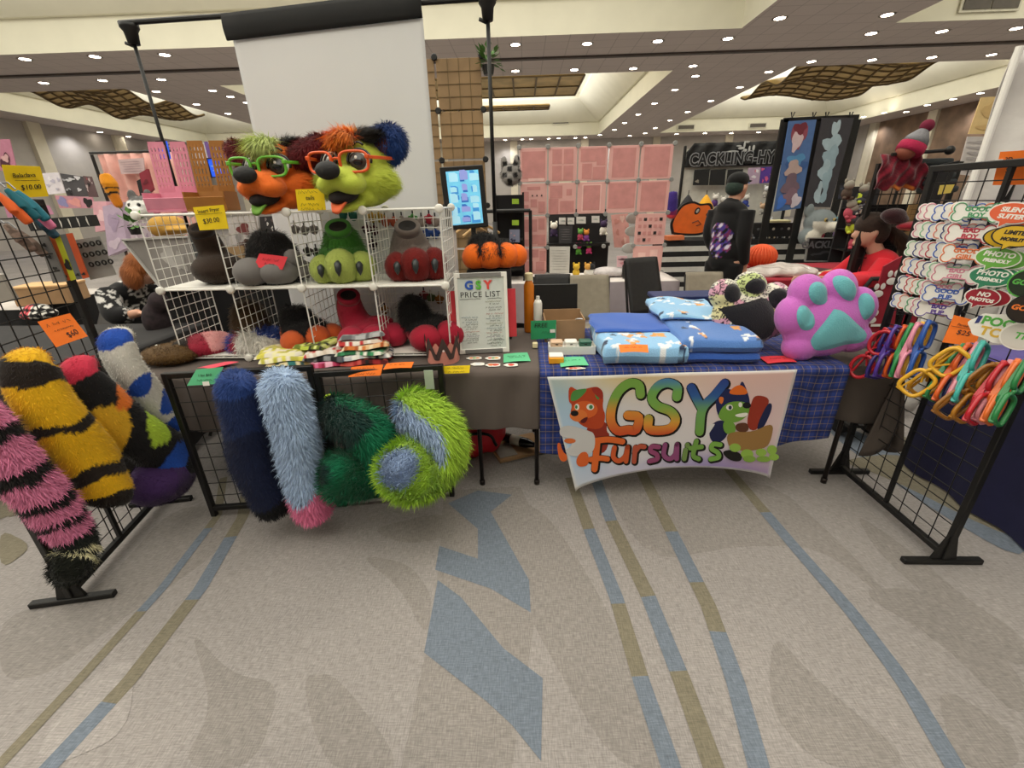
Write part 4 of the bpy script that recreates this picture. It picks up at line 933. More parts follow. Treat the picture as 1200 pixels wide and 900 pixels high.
c = mx @ V((-.005, -.01, -.03)); t2 = thing('folder', 'bright red folder propped upright behind the price board', 'folder', (c.x, c.y, TZ))
mR = mat('red_board', '#c8323c', .7)
a = MB(); q = MB(); q.box((.0, -.005, -.02), (.385, .27, .004), mR, bev=.001); a.add([mx @ V(p) for p in q.v], q.f, mR); a.build('back_cover', t2)
a = MB(); q = MB(); q.box((.0, -.008, -.026), (.382, .265, .003), mR, bev=.001); a.add([mx @ V(p) for p in q.v], q.f, mR); a.build('front_cover', t2)
# stickers on the cloth
def sticker(label, px, py, w, h, cols_, rot=0, shape='blob'):
    p = at_z(px, py, TZ); t = thing('sticker', label, 'sticker', (p.x, p.y, TZ+.0015), (0, 0, rot), group='die-cut stickers on the table')
    n = 26; rg = random.Random(px); ph = rg.random()*6
    out = [(w/2*math.cos(2*PI*i/n)*(1+.1*math.sin(5*2*PI*i/n+ph)), h/2*math.sin(2*PI*i/n)*(1+.1*math.sin(4*2*PI*i/n+ph))) for i in range(n)]
    a = MB(); a.prism(out, .0012, m_white); a.build('backing', t, False)
    a = MB()
    for i, c in enumerate(cols_):
        cx = (i-(len(cols_)-1)/2)*w*.62/max(1, len(cols_)); rr = min(h*.34, w*.42/len(cols_))
        a.prism([(cx+rr*math.cos(q)*(1+.25*math.sin(3*q+i)), rr*math.sin(q)) for q in np.linspace(0, 2*PI, 13)[:-1]], .0016, mat('ink_'+c, c, .5))
    a.build('print', t, False)
sticker('long white sticker with orange and green print, leftmost in front of the price board', 556, 420, .085, .05, ['#e0813c', '#7fb04a', '#e0813c'])
sticker('round white sticker with red and green animals right of the long one', 578, 420, .085, .06, ['#d8533a', '#58a04a', '#e8a53a'])
sticker('plain pale oval sticker nearest the yellow card', 560, 427, .075, .05, ['#dfe3e6'])
sticker('white sticker with an orange animal beside the pale oval one', 578, 428, .08, .055, ['#e0713c', '#d8533a'])
sticker('white sticker with a red animal beside the green card', 599, 428, .075, .05, ['#d8402f'])
card('price_card', 'green card lying on the charcoal cloth right of the price board', 'sign', [(590, 415), (618, 413), (622, 423), (590, 425)], paper('green'), Z=TZ+.004, scr=[(-.35, .35, .08, .08), (-.3, .35, -.08, .08)])
# ------------------------------------------------------------------ small goods on the right table
RZ = .752
t = thing('cardboard_box', 'open brown cardboard box with a green card taped on its front', 'box', (.24, 2.66, .748), (0, 0, .02)); m_cb = mat('cardboard', '#a4825e', .85, vary=.08, bump=.05)
bw, bd, bh = .235, .2, .135
a = MB(); a.box((0, -bd/2, bh/2), (bw, .006, bh), m_cb); a.box((0, bd/2, bh/2+.01), (bw, .006, bh+.02), m_cb); a.box((-bw/2, 0, bh/2), (.006, bd, bh), m_cb); a.box((bw/2, 0, bh/2), (.006, bd, bh), m_cb); a.box((0, 0, .004), (bw, bd, .006), m_cb); a.build('body', t, False)
a = MB(); a.box((-bw*.34, -bd/2-.004, bh*.45), (.055, .001, .10), m_white); 
for k in range(7): a.box((-bw*.44, -bd/2-.005, bh*.45-.04+.013*k), (.006, .001, .006), m_ink)
a.box((-bw*.28, -bd/2-.005, bh*.4), (.016, .001, .018), m_ink); a.build('shipping_label', t, False)
card('price_card', 'dark green card reading FREE taped on the cardboard box', 'sign', [(622, 376), (652, 375), (651, 396), (622, 398)], paper('dgreen'), Y=2.535, lines=[('FREE', .25, -.1, .18)], scr=[(-.1, .3, -.1, .12)], tape=(.36, -.06))
a = MB(); a.box((.2, 2.9, .95), (.30, .035, .17), mat('black_screen', '#0d0c0d', .3), Euler((-.2, 0, 0)), .004); t = tag(a.build('tablet_case'), 'black case leaning behind the open cardboard box', 'case')
# charging cases in a white tray
t = thing('case_tray', 'long white box lid holding three rounded cases', 'tray', (.262, 2.36, .75)); a = MB()
a.box((0, 0, .003), (.255, .10, .004), m_white)
for s in (-1, 1): a.box((0, s*.05, .024), (.255, .003, .046), m_white); a.box((s*.1275, 0, .024), (.003, .10, .046), m_white)
a.build('tray', t, False); a = MB(); a.box((0, .002, .026), (.248, .094, .003), m_white); a.build('insert', t, False)
def case(label, x, colr):
    t = thing('round_case', label, 'case', (x, 2.362, .778)); m = mat('case_'+colr, colr, .4, vary=.02)
    a = MB(); a.box((0, 0, .016), (.068, .062, .032), m, bev=.014, seg=3); a.build('base', t, False, True)
    a = MB(); a.box((0, .0, .034), (.069, .063, .016), m, bev=.0075, seg=3); a.build('lid', t, False, True)
    a = MB(); a.box((0, -.033, .026), (.014, .002, .004), m_ink); a.build('latch', t, False)
case('beige rounded case, left in the white tray', .178, '#d6b496'); case('white rounded case in the middle of the white tray', .258, '#e9e6df'); case('dark green rounded case, right in the white tray', .338, '#2f6350')
t = thing('pin_box', 'small box with a white lid and orange sides in front of the tray', 'box', (.165, 2.20, .75)); a = MB(); a.box((0, 0, .016), (.078, .07, .032), mat('orange_card', '#eda21a', .6), bev=.003); a.build('base', t, False); a = MB(); a.box((0, .008, .036), (.074, .064, .010), m_white, bev=.003); a.build('lid', t, False)
card('price_card', 'green card lying on the tartan cloth behind a sticker', 'sign', [(655, 419), (684, 418), (690, 428), (657, 430)], paper('green'), Z=.756, scr=[(-.35, .3, .05, .08)])
sticker('long white and red sticker at the front edge of the tartan cloth', 674, 432, .10, .035, ['#d8402f', '#d8402f', '#e8a99a'])
bpy.data.objects[-1].location.z if False else None
t = thing('drink_can', 'blue drink can standing behind the dark green case', 'can', (.335, 2.62, .75)); m_can = mat('blue_can', '#27548c', .3, metal=.6, vary=.5, scale=25); m_al = mat('aluminium', '#c9c9cb', .3, metal=.9)
a = MB(); a.lathe([(.026, .004), (.031, .012), (.031, .105), (.026, .118)], m_can, 24); a.build('body', t, False, True); a = MB(); a.lathe([(.026, .118), (.027, .121), (.024, .121), (.022, .117), (.0005, .117)], m_al, 24); a.build('lid', t, False, True); a = MB(); a.lathe([(.022, 0), (.026, .004)], m_al, 24); a.build('rim', t, False)
t = thing('drink_bottle', 'orange drink bottle with a cream cap behind the price board', 'bottle', (.03, 2.80, .747)); a = MB(); a.lathe([(.03, 0), (.033, .01), (.033, .30), (.022, .33), (.017, .34)], mat('orange_juice', '#d67a1e', .2), 20); a.build('body', t, False, True); a = MB(); a.lathe([(.026, .335), (.026, .375), (.02, .38)], mat('cream_cap', '#e9dcae', .5), 20); a.build('cap', t, False)
a.build('x') if False else None
t = thing('lotion_bottle', 'white squeeze bottle standing beside the cardboard box', 'bottle', (.085, 2.74, .747)); a = MB(); a.lathe([(.025, 0), (.027, .01), (.027, .2), (.02, .22)], m_white, 16); a.build('body', t, False, True); a = MB(); a.lathe([(.012, .22), (.011, .245)], m_white, 12); a.build('cap', t, False)
a = MB(); a.box((.06, 2.45, .765), (.03, .03, .03), mat('cream_cap', '#e9dcae', .5), bev=.003); tag(a.build('foam_cube'), 'small cream cube beside the lower right corner of the price board', 'cube')
# ------------------------------------------------------------------ folded blankets
def slab(name, root, x0, x1, y0, y1, z0, zf, colfn, n=(34, 40), lump=.003, pw=12):
    """soft folded slab; zf(u,v) gives the top height"""
    nx, ny = n; vs = []; C_ = []; W = ny+1
    for top in (0, 1):
        for i in range(nx+1):
            for j in range(ny+1):
                u, v = i/nx, j/ny; e = 1-max(abs(2*u-1), abs(2*v-1))**pw
                zt = zf(u, v); zm = (z0+zt)/2; hh = (zt-z0)/2*max(0, e)**.32
                x = x0+(x1-x0)*u; y = y0+(y1-y0)*v
                z = zm+hh+lump*math.sin(7*u+5*v)*e if top else zm-hh
                vs.append((x+.008*math.sin(9*v), y+.008*math.sin(6*u), z)); C_.append(colfn(u, v, top))
    n0 = (nx+1)*W; fs = [(i*W+j, i*W+j+1, (i+1)*W+j+1, (i+1)*W+j) for i in range(nx) for j in range(ny)] + [(n0+i*W+j, n0+(i+1)*W+j, n0+(i+1)*W+j+1, n0+i*W+j+1) for i in range(nx) for j in range(ny)]
    a = MB(); a.add(vs, fs, m_plush); return a.build(name, root, True, True, np.array(C_))
roy, lb_, wht, org, nvy, md = map(H_, ('#2f5cb4', '#8dbde4', '#dfe3e8', '#dd9a4c', '#22304f', '#5b8bd6'))
rg = random.Random(5); SP = [(rg.random(), rg.random(), rg.choice(['w', 'w', 'o', 'n', 'w']), rg.uniform(.02, .075)) for _ in range(60)]
def spots(u, v, base, k=1):
    for a_, b_, c_, r_ in SP:
        if (u-a_)**2+((v-b_)*1.2)**2 < (r_*k*(1+.3*math.sin(math.atan2(v-b_, u-a_)*3+r_*99)))**2: return {'w': wht, 'o': org, 'n': nvy}[c_]
    return base
t = thing('folded_blanket', 'folded pale blue patterned blanket with an orange card on it', 'blanket', (.60, 2.35, .75))
slab('patterned_fold', t, .395, .83, 2.115, 2.63, .751, lambda u, v: .855+.02*v, lambda u, v, tp: spots(u, v, lb_), (60, 60))
slab('plain_fold', t, .385, .80, 2.34, 2.66, .86, lambda u, v: .880+.022*v, lambda u, v, tp: roy)
t = thing('folded_blanket', 'folded royal blue blanket with a pale blue turned-over flap, beside the leopard pillow', 'blanket', (1.0, 2.4, .75))
slab('lower_fold', t, .80, 1.20, 2.125, 2.72, .751, lambda u, v: .805, lambda u, v, tp: roy*.8)
slab('upper_fold', t, .79, 1.205, 2.135, 2.74, .80, lambda u, v: .875+.055*v, lambda u, v, tp: spots(u*.9+.05, v*1.3-.02, md*.75) if .1 < u < .35 or u > .75 else md*.75, (60, 50))
slab('turned_flap', t, .76, 1.13, 2.42, 2.78, .905, lambda u, v: .930+.035*v+.010*math.sin(u*6), lambda u, v, tp: spots(u, v, lb_*.95, 1.0) if v > .55 or v < .2 else lb_*.95, (60, 50), .005, 10)
card('price_card', 'orange card lying on the pale blue patterned blanket', 'sign', [(725, 404), (759, 404), (760, 413), (727, 413)], paper('orange'), Z=.882, scr=[(-.3, .3, 0, .08)])
card('price_card', 'red card lying at the front of the tartan cloth under the pink paw pillow', 'sign', [(889, 418), (924, 417), (934, 424), (900, 426)], paper('red'), Z=.756, scr=[(-.3, .3, 0, .08)])
a = MB(); p = at_z(840, 372, .745); t = thing('storage_bin', 'navy plastic bin with an orange panel behind the blankets', 'bin', (1.05, 2.98, .0)); mN = mat('navy_plastic', '#1f2c5c', .5)
a.box((1.08, 2.98, .46), (.42, .16, .92), mN, bev=.01); a.build('body', t); a = MB(); a.box((1.08, 2.98, .93), (.45, .19, .03), mN, bev=.006); a.build('lid', t); a = MB(); a.box((.96, 2.897, .84), (.14, .006, .12), mat('orange_label', '#d9772a', .6)); a.build('side_panel', t)
# ------------------------------------------------------------------ paw pillows
def paw(label, px, py, Y, z, tilt, roll, colfn, padc, toes, main, body, sc=1, pm='#56a0a8'):
    c = at_y(px, py, Y); root = thing('paw_pillow', label, 'pillow', (c.x, Y, z), (tilt, roll, 0)); root.scale = (sc,)*3
    P, F = blob(body, .0075, 6); furry('pillow_body', root, P, F, cols(P, colfn), 9000, .006, world=False, m=m_plush, width=.0016, lay=(0, 0, -1), k=.7, droop=.1, cj=.05)
    from mathutils.bvhtree import BVHTree
    bv = BVHTree.FromPolygons([V(p) for p in P], F)
    pc = H_(padc)
    def pad(nm, outline):
        n = 28; cx = sum(p[0] for p in outline)/len(outline); cz = sum(p[1] for p in outline)/len(outline)
        ring = crom([(x, 0, zz) for x, zz in outline + [outline[0]]], n)[:-1]; vs = []; K = 7
        for k in range(K+1):
            f = 1-k/K
            for p in ring:
                x, zz = cx+(p.x-cx)*f, cz+(p.z-cz)*f
                h = bv.ray_cast(V((x, -1, zz)), V((0, 1, 0)))[0]; yy = h.y if h else 0
                vs.append((x, yy-.012*min(1, (1-f)*3+.15), zz))
        a = MB(); a.add(vs, [(k*n+i, k*n+(i+1) % n, (k+1)*n+(i+1) % n, (k+1)*n+i) for k in range(K) for i in range(n)], m_plush)
        a.build(nm, root, False, True, np.tile(pc, (len(vs), 1)))
    for (x, zz, rx, rz, an) in toes:
        pad('toe_pad', [(x+rx*math.cos(q)*math.cos(an)-rz*math.sin(q)*math.sin(an), zz+rx*math.cos(q)*math.sin(an)+rz*math.sin(q)*math.cos(an)) for q in np.linspace(0, 2*PI, 11)[:-1]])
    pad('main_pad', main); return root
pkk = H_('#c268bd')
paw('big pink paw pillow with teal pads standing at the right end of the tartan table', 968, 420, 2.2, .76, -.22, -.18, lambda p: pkk, '#66adb5',
    [(-.135, .235, .042, .066, .15), (-.055, .345, .05, .062, .45), (.075, .345, .042, .075, .5), (.165, .235, .036, .068, -.05)],
    [(.0, .255), (-.05, .205), (-.115, .125), (-.10, .065), (-.04, .05), (.05, .06), (.13, .06), (.155, .105), (.10, .165), (.04, .235)],
    [('e', (0, 0, .17), (.215, .10, .165)), ('e', (-.155, 0, .24), (.085, .085, .11)), ('e', (-.075, .0, .35), (.09, .08, .10)), ('e', (.08, 0, .345), (.085, .08, .10)), ('e', (.18, 0, .235), (.075, .08, .10)), ('e', (-.13, 0, .08), (.09, .08, .08)), ('e', (.13, 0, .08), (.09, .08, .08))], .98)
LS = np.c_[RNG.uniform(-.26, .26, 900), RNG.uniform(-.02, .46, 900), RNG.uniform(.0065, .0105, 900)]
lc = np.array([H_(c) for c in ('#e0d7a0', '#d7a0b4', '#e3dfd0', '#c3cf8e')]); lk = H_('#17151a')
def leo(p): return lk
def leov(P):
    k = ((np.sin(P[:, 0]*19+2)+np.sin(P[:, 2]*23)+2)*.99).astype(int) % 4; out = lc[k].copy()
    D = np.hypot(P[:, 0, None]-LS[:, 0], P[:, 2, None]-LS[:, 1])/LS[:, 2]; n = D.argmin(1); d = D.min(1)
    ring = (d < 1) & (d > .42) & (np.sin(np.arctan2(P[:, 2]-LS[n, 1], P[:, 0]-LS[n, 0])*2+n) > -.6); out[ring] = lk; return out
leo.vec = leov
paw('multicoloured leopard print paw pillow with black pads between the blanket and the pink pillow', 868, 412, 2.38, .76, -.28, .12, leo, '#14131a',
    [(-.13, .285, .05, .05, 0), (-.005, .335, .06, .042, .15), (.13, .28, .058, .058, 0)],
    [(-.185, .20), (-.07, .235), (.04, .275), (.10, .23), (.135, .10), (.07, .045), (-.03, .08), (-.12, .13)],
    [('e', (0, 0, .17), (.20, .09, .165)), ('e', (-.145, 0, .285), (.085, .075, .085)), ('e', (-.01, .0, .345), (.09, .075, .08)), ('e', (.14, 0, .29), (.085, .075, .09)), ('e', (.16, 0, .16), (.07, .07, .09)), ('e', (-.10, 0, .08), (.09, .07, .08))], .98)
# ------------------------------------------------------------------ the printed banner
BY = 2.052
def B3(x, y, lift=0):
    """point of the banner from its place in the 4x detail view"""
    p = at_y(640+x/4, 420+y/4, BY); u = (x-5)/1170; v = (y-70)/500
    return V((p.x, BY - .008 - .004*math.sin(u*9) + .035*u*0 - .05*max(0, v-.55)**2*(abs(2*u-1)**2)*3 - lift, p.z))
t = thing('banner', 'white fabric banner with rainbow GSY Fursuits lettering and two cartoon dogs', 'banner', (.73, BY, .07))
Q = lambda u, v: (5+(1172-5)*u + (130*v*(1-u)**1.5 - 135*v*u**1.5), (85-35*u) + v*((520 - 20*u) - 55*math.sin(PI*min(1, u*1.0))**.6*(v > .6)*(v-.6)/.4*1.2))
bgc = lambda u, v: None
def bg(u, v):
    c = H_('#d9d6d8').copy()
    for (cu, cv, ru, rv, h, w) in ((.03, .1, .12, .35, '#8fb3b3', .9), (.32, -.02, .3, .2, '#dfc987', .95), (.85, .0, .35, .4, '#dfae9f', .8), (.06, .55, .16, .5, '#a9c6e4', .9), (.88, 1.02, .3, .24, '#4b2f8e', 1.0), (.68, .97, .25, .16, '#9a8cc4', .7), (.3, .95, .2, .12, '#b9b4da', .5), (.95, .5, .2, .5, '#dcb9b9', .7)):
        k = w*math.exp(-((u-cu)/ru)**2-((v-cv)/rv)**2); c = c*(1-k)+H_(h)*k
    return c
a = MB(); nu, nv = 60, 30; a.sheet(lambda u, v: B3(*Q(u, v)), nu, nv, m_print, .003, (0, 1, 0))
cc = [bg(i/nu, j/nv) if min(i, nu-i) > 0 and min(j, nv-j) > 0 else H_('#e6e4e2') for i in range(nu+1) for j in range(nv+1)]
a.build('fabric', t, True, True, np.array(cc+cc))
LIFT = [.0025]
def poly_on(mb, pts, lift, C_, colr, smooth=2):
    P = [V((x, y, 0)) for x, y in pts]
    for _ in range(smooth):
        q = []
        for i, p in enumerate(P): r = P[(i+1) % len(P)]; q += [p*.75+r*.25, p*.25+r*.75]
        P = q
    vs = [B3(p.x, p.y, lift) for p in P]; mb.add(vs, [tuple(range(len(vs)))], m_print)
    for p in P: C_.append(H_(colr) if not callable(colr) else colr(p.x, p.y))
def stroke_on(mb, pts, w, lift, C_, colfn, n=40):
    P = crom([V((x, y, 0)) for x, y in pts], n) if len(pts) > 2 else [V((*pts[0], 0)).lerp(V((*pts[1], 0)), i/n) for i in range(n+1)]
    o = len(mb.v); vs = []
    for i, p in enumerate(P):
        d = (P[min(i+1, n)]-P[max(0, i-1)]).normalized(); nx = V((-d.y, d.x, 0))*w/2
        for q in (p-nx, p+nx): vs.append(B3(q.x, q.y, lift)); C_.append(colfn(q.x, q.y))
    mb.add(vs, [(2*i, 2*i+1, 2*i+3, 2*i+2) for i in range(n)], m_print)
    for p in (P[0], P[-1]):
        ring = [(p.x+w/2*math.cos(q), p.y+w/2*math.sin(q)) for q in np.linspace(0, 2*PI, 13)[:-1]]
        mb.add([B3(x, y, lift+.0002) for x, y in ring], [tuple(range(12))], m_print); C_ += [colfn(x, y) for x, y in ring]
def grad(stops):
    def fn(x, y):
        for (y0, c0), (y1, c1) in zip(stops, stops[1:]):
            if y <= y1: k = max(0, min(1, (y-y0)/(y1-y0))); return H_(c0)*(1-k)+H_(c1)*k
        return H_(stops[-1][1])
    return fn
blk = lambda x, y: H_('#16120f')
gG = grad([(100, '#79a84a'), (180, '#7aa54a'), (250, '#d98a36'), (350, '#c74a26')]); gS = grad([(95, '#4a7fae'), (150, '#6fa552'), (240, '#7aa548'), (300, '#d99a3a'), (350, '#c8502a')]); gY = grad([(95, '#2c3f86'), (180, '#2f5c9a'), (240, '#6da05c'), (350, '#6f9c44')])
WORD = [([(440, 165), (432, 122), (388, 113), (338, 150), (306, 220), (302, 290), (332, 333), (382, 330), (418, 330), (432, 272), (380, 262)], 42, gG), ([(610, 178), (612, 132), (568, 112), (520, 130), (492, 180), (520, 220), (580, 245), (605, 285), (580, 325), (522, 335), (478, 325), (478, 280)], 42, gS),
        ([(678, 135), (700, 180), (730, 235)], 42, gY), ([(832, 112), (785, 170), (730, 235), (716, 340)], 40, gY)]
for nm, grp in (('large_lettering', WORD), ('small_lettering', [([(238, 382), (232, 440), (224, 508)], 30, lambda x, y: H_('#d9662a')), ([(222, 380), (290, 374), (355, 384)], 28, lambda x, y: H_('#d9662a')), ([(205, 466), (250, 460), (285, 464)], 24, lambda x, y: H_('#d9662a'))] +
    [(p, 22, (lambda c: (lambda x, y: H_(c)))(c)) for p, c in (([(318, 412), (313, 455), (338, 474), (368, 452), (380, 410)], '#c9582c'), ([(380, 410), (372, 476)], '#c9582c'), ([(416, 412), (410, 478)], '#b4523a'), ([(412, 436), (434, 410), (458, 410)], '#b4523a'), ([(526, 412), (494, 410), (488, 430), (515, 446), (518, 468), (482, 478)], '#94466e'),
     ([(556, 402), (550, 448), (576, 468), (604, 446), (612, 400)], '#8e4a76'), ([(612, 400), (610, 468)], '#8e4a76'), ([(652, 426), (645, 468)], '#6f8a4a'), ([(660, 402), (661, 406)], '#6f8a4a'), ([(702, 384), (688, 450), (712, 468)], '#6f9a44'), ([(674, 418), (726, 411)], '#6f9a44'), ([(812, 400), (780, 398), (773, 420), (800, 436), (804, 458), (768, 468)], '#77a648'))])):
    a = MB(); C_ = []
    for p, w, c in grp: stroke_on(a, [(x+4, y+4) for x, y in p], w+12, .0012, C_, blk)
    for p, w, c in grp: stroke_on(a, p, w, .0022, C_, c)
    a.build(nm, t, True, False, np.array(C_))
def figure(nm, polys):
    a = MB(); C_ = []
    for k, (pts, c) in enumerate(polys):
        if len(pts) == 4 and not isinstance(pts[0], tuple): x, y, rx, ry = pts; pts = [(x+rx*math.cos(q), y+ry*math.sin(q)) for q in np.linspace(0, 2*PI, 13)[:-1]]
        poly_on(a, pts, .0006+.0002*k if nm != 'x' else 0, C_, c)
    return a.build(nm, t, True, False, np.array(C_))
figure('printed_red_dog', [([(190, 290), (280, 280), (300, 370), (270, 450), (180, 420)], '#8f2f20'), ([(285, 292), (340, 300), (368, 372), (320, 352), (280, 345)], '#d5d3d2'), ([(103, 200), (105, 118), (150, 150), (200, 132), (250, 126), (268, 180), (262, 225), (278, 262), (262, 330), (175, 320), (132, 275), (110, 255), (122, 212)], '#b2421f'),
  ([(118, 150), (110, 200), (150, 190), (200, 135), (150, 140)], '#4f8a44'), ([(222, 145), (245, 140), (250, 190), (232, 185)], '#4f8a44'), ([(205, 128), (262, 135), (268, 195), (225, 165)], '#9a2f22'), ((180, 235, 62, 42), '#d2602a'), ((150, 262, 42, 30), '#d97436'), ((132, 252, 19, 14), '#151212'), ((205, 222, 18, 15), '#e4e2d8'), ((208, 222, 9, 10), '#3a7a4a'), ((143, 222, 11, 15), '#e4e2d8'), ((140, 222, 6, 9), '#3a7a4a'), ([(155, 285), (198, 262), (185, 295), (165, 298)], '#5a1a1a'),
  ([(62, 318), (110, 305), (190, 330), (228, 345), (226, 425), (180, 452), (112, 450), (82, 425), (118, 405), (120, 372), (62, 360)], '#c6c4c4'), ((110, 380, 28, 12), '#cf6a35'), ([(48, 392), (66, 388), (74, 425), (100, 450), (92, 475), (60, 470)], '#d2602a'), ([(135, 470), (160, 430), (195, 430), (200, 490), (150, 500)], '#d2602a')])
figure('printed_green_dog', [([(760, 320), (800, 285), (845, 290), (850, 360), (800, 400), (765, 380)], '#1b2048'), ([(690, 375), (720, 340), (800, 290), (760, 350), (740, 390)], '#d5d3d2'), ([(955, 200), (975, 165), (1040, 178), (1035, 220), (985, 340), (930, 320)], '#96321f'), ([(1030, 205), (1055, 205), (1048, 250), (1005, 335), (975, 325)], '#1b2048'),
  ([(790, 160), (820, 132), (895, 150), (912, 92), (935, 140), (952, 200), (945, 260), (900, 290), (830, 285), (795, 260)], '#1d2350'), ([(806, 175), (832, 178), (822, 212), (808, 205)], '#d2702f'), ([(845, 160), (880, 125), (915, 118), (948, 162), (890, 168)], '#dd6a22'), ([(798, 262), (840, 200), (925, 195), (952, 225), (935, 270), (880, 300), (820, 290)], '#6f9c3c'), ((935, 215, 20, 15), '#121014'), ((855, 225, 16, 14), '#e6e4da'), ((858, 226, 8, 10), '#26304a'), ((905, 212, 9, 12), '#e6e4da'), ([(875, 258), (945, 245), (930, 270), (890, 270)], '#e6e4da'),
  ([(822, 285), (880, 290), (885, 350), (830, 350)], '#6f9c3c'), ([(835, 352), (890, 335), (960, 340), (1060, 290), (1050, 370), (1020, 420), (860, 430)], '#96713f'), ([(880, 300), (940, 292), (945, 340), (885, 338)], '#5a3420'), ([(815, 430), (850, 470), (905, 478), (915, 445), (870, 420)], '#16130f'), ((880, 412, 27, 20), '#8fb34a'), ((935, 440, 30, 22), '#8fb34a'), ((945, 462, 30, 16), '#7ea03f'), ((1000, 432, 26, 18), '#8fb34a'), ((1010, 462, 34, 14), '#7ea03f'), ((1050, 420, 24, 22), '#8fb34a'), ((1058, 452, 24, 16), '#8fb34a')])
# ------------------------------------------------------------------ bone badges on the right stand
SX = 1.845
def bone2d(w, h, n=9):
    """outline of a bone-shaped plate"""
    r = h*.27; x = w/2-r; y = h/2-r; out = []
    for sx, sy, a0, a1 in ((1, 1, -.55, 2.3), (-1, 1, .85, 3.7), (-1, -1, 2.6, 5.45), (1, -1, 4.0, 6.85)):
        cx, cy = sx*x*1.0, sy*y
        if sx*sy > 0 and sx > 0: a0, a1 = -.9, 3.0
        if sx < 0 and sy > 0: a0, a1 = PI-3.0, PI+.9
        if sx < 0 and sy < 0: a0, a1 = PI-.9, PI+3.0
        if sx > 0 and sy < 0: a0, a1 = 2*PI-3.0, 2*PI+.9
        out += [(cx+r*math.cos(a0+(a1-a0)*k/n), cy+r*math.sin(a0+(a1-a0)*k/n)) for k in range(n+1)]
    return out
m_hook = mat('steel_hook', '#8b8b8d', .3, metal=.8)
FACE = V((-.62, -.78, .0)).normalized()
def placed(px, py, X=SX, lean=.0, roll=0):
    p = at_x(px, py, X); z = (FACE+V((0, 0, lean))).normalized(); x = V((-z.y, z.x, 0)).normalized()*1.0
    x = V((0, 0, 1)).cross(z).normalized(); y = z.cross(x)
    return Matrix.Translation(p) @ Matrix((x, y, z)).transposed().to_4x4() @ Matrix.Rotation(roll, 4, 'Z')
CN = {'pink': '#d98fa2', 'blue': '#3a62b8', 'green': '#4f9a6a', 'red': '#b8384a', 'orange': '#e07a4a', 'navy': '#303b78', 'mint': '#8fc29a', 'purple': '#5a3f96', 'salmon': '#e08a78'}
def badge(px, py, colr, txt, label, X, sc=1.0):
    mx = placed(px, py, X, .15, -.03); t = thing('bone_badge', label, 'badge', mx.translation, group='bone badges on the right gridwall stand'); w, h = .128*sc, .062*sc
    a = MB(); a.prism([(x*1.09, y*1.16) for x, y in bone2d(w, h)], .003, m_white, mx); a.build('backing', t)
    a = MB(); q = bone2d(w, h); m = mat('badge_'+colr, CN[colr], .4, vary=.02); a.tube([mx @ V((x, y, .0038)) for x, y in q], .0022, m, 5, closed=True); a.build('outline', t)
    if txt:
        a = MB()
        for k, s in enumerate(txt): text(s, .022*sc if len(s) < 6 else .018*sc, m, mx @ Matrix.Translation((0, (.011-.021*k)*sc, .0032)), mb=a, bold=.0012, ext=.0005)
        a.build('lettering', t)
rows = [(('GOOD', 'BOY'), 'green', [(1148, 249), (1128, 248), (1118, 248), (1106, 250), (1096, 248), (1088, 249)], ['green', 'orange', 'blue', 'blue', 'pink', 'pink'], 'GOOD BOY'), (('BAD', 'BOY'), 'red', [(1140, 274), (1117, 272), (1108, 271), (1099, 272), (1091, 270), (1082, 270)], ['red', 'navy', 'salmon', 'blue', 'mint', 'pink'], 'BAD BOY'),
        (('GOOD', 'GIRL'), 'orange', [(1134, 298), (1108, 294), (1098, 294), (1090, 293), (1082, 293), (1073, 292)], ['orange', 'blue', 'red', 'pink', 'navy', 'mint'], 'GOOD GIRL'), (('BAD', 'GIRL'), 'pink', [(1123, 321), (1100, 318), (1092, 317), (1084, 315), (1076, 313), (1068, 312)], ['pink', 'mint', 'navy', 'red', 'blue', 'salmon'], 'pink-lettered'),
        (('GOOD', 'PUP'), 'blue', [(1111, 345), (1091, 339), (1085, 338), (1078, 337), (1071, 335), (1062, 333)], ['blue', 'pink', 'green', 'salmon', 'red', 'navy'], 'GOOD PUP'), (('BAD', 'PUP'), 'purple', [(1102, 363), (1087, 361), (1079, 360), (1072, 359), (1063, 355), (1055, 353)], ['purple', 'red', 'pink', 'green', 'salmon', 'blue'], 'BAD PUP')]
RN = ['top', 'second', 'third', 'fourth', 'fifth', 'lowest']
for k, (tx, c0, pts, cs, nm) in enumerate(rows):
    for i, ((x, y), c) in enumerate(zip(pts, cs)):
        badge(x+(-3 if i == 0 else 11), y, c, tx, ('%s bone badge in front of its row, %s row of the right stand' % (nm+' '+c if i == 0 else '', RN[k])) if i == 0 else '%s outlined bone badge, %s behind the %s badge in the %s row' % (c, ['', 'first', 'second', 'third', 'fourth', 'fifth'][i], nm, RN[k]), SX-.03+.004*i, 1.12 if i == 0 else 1.0)
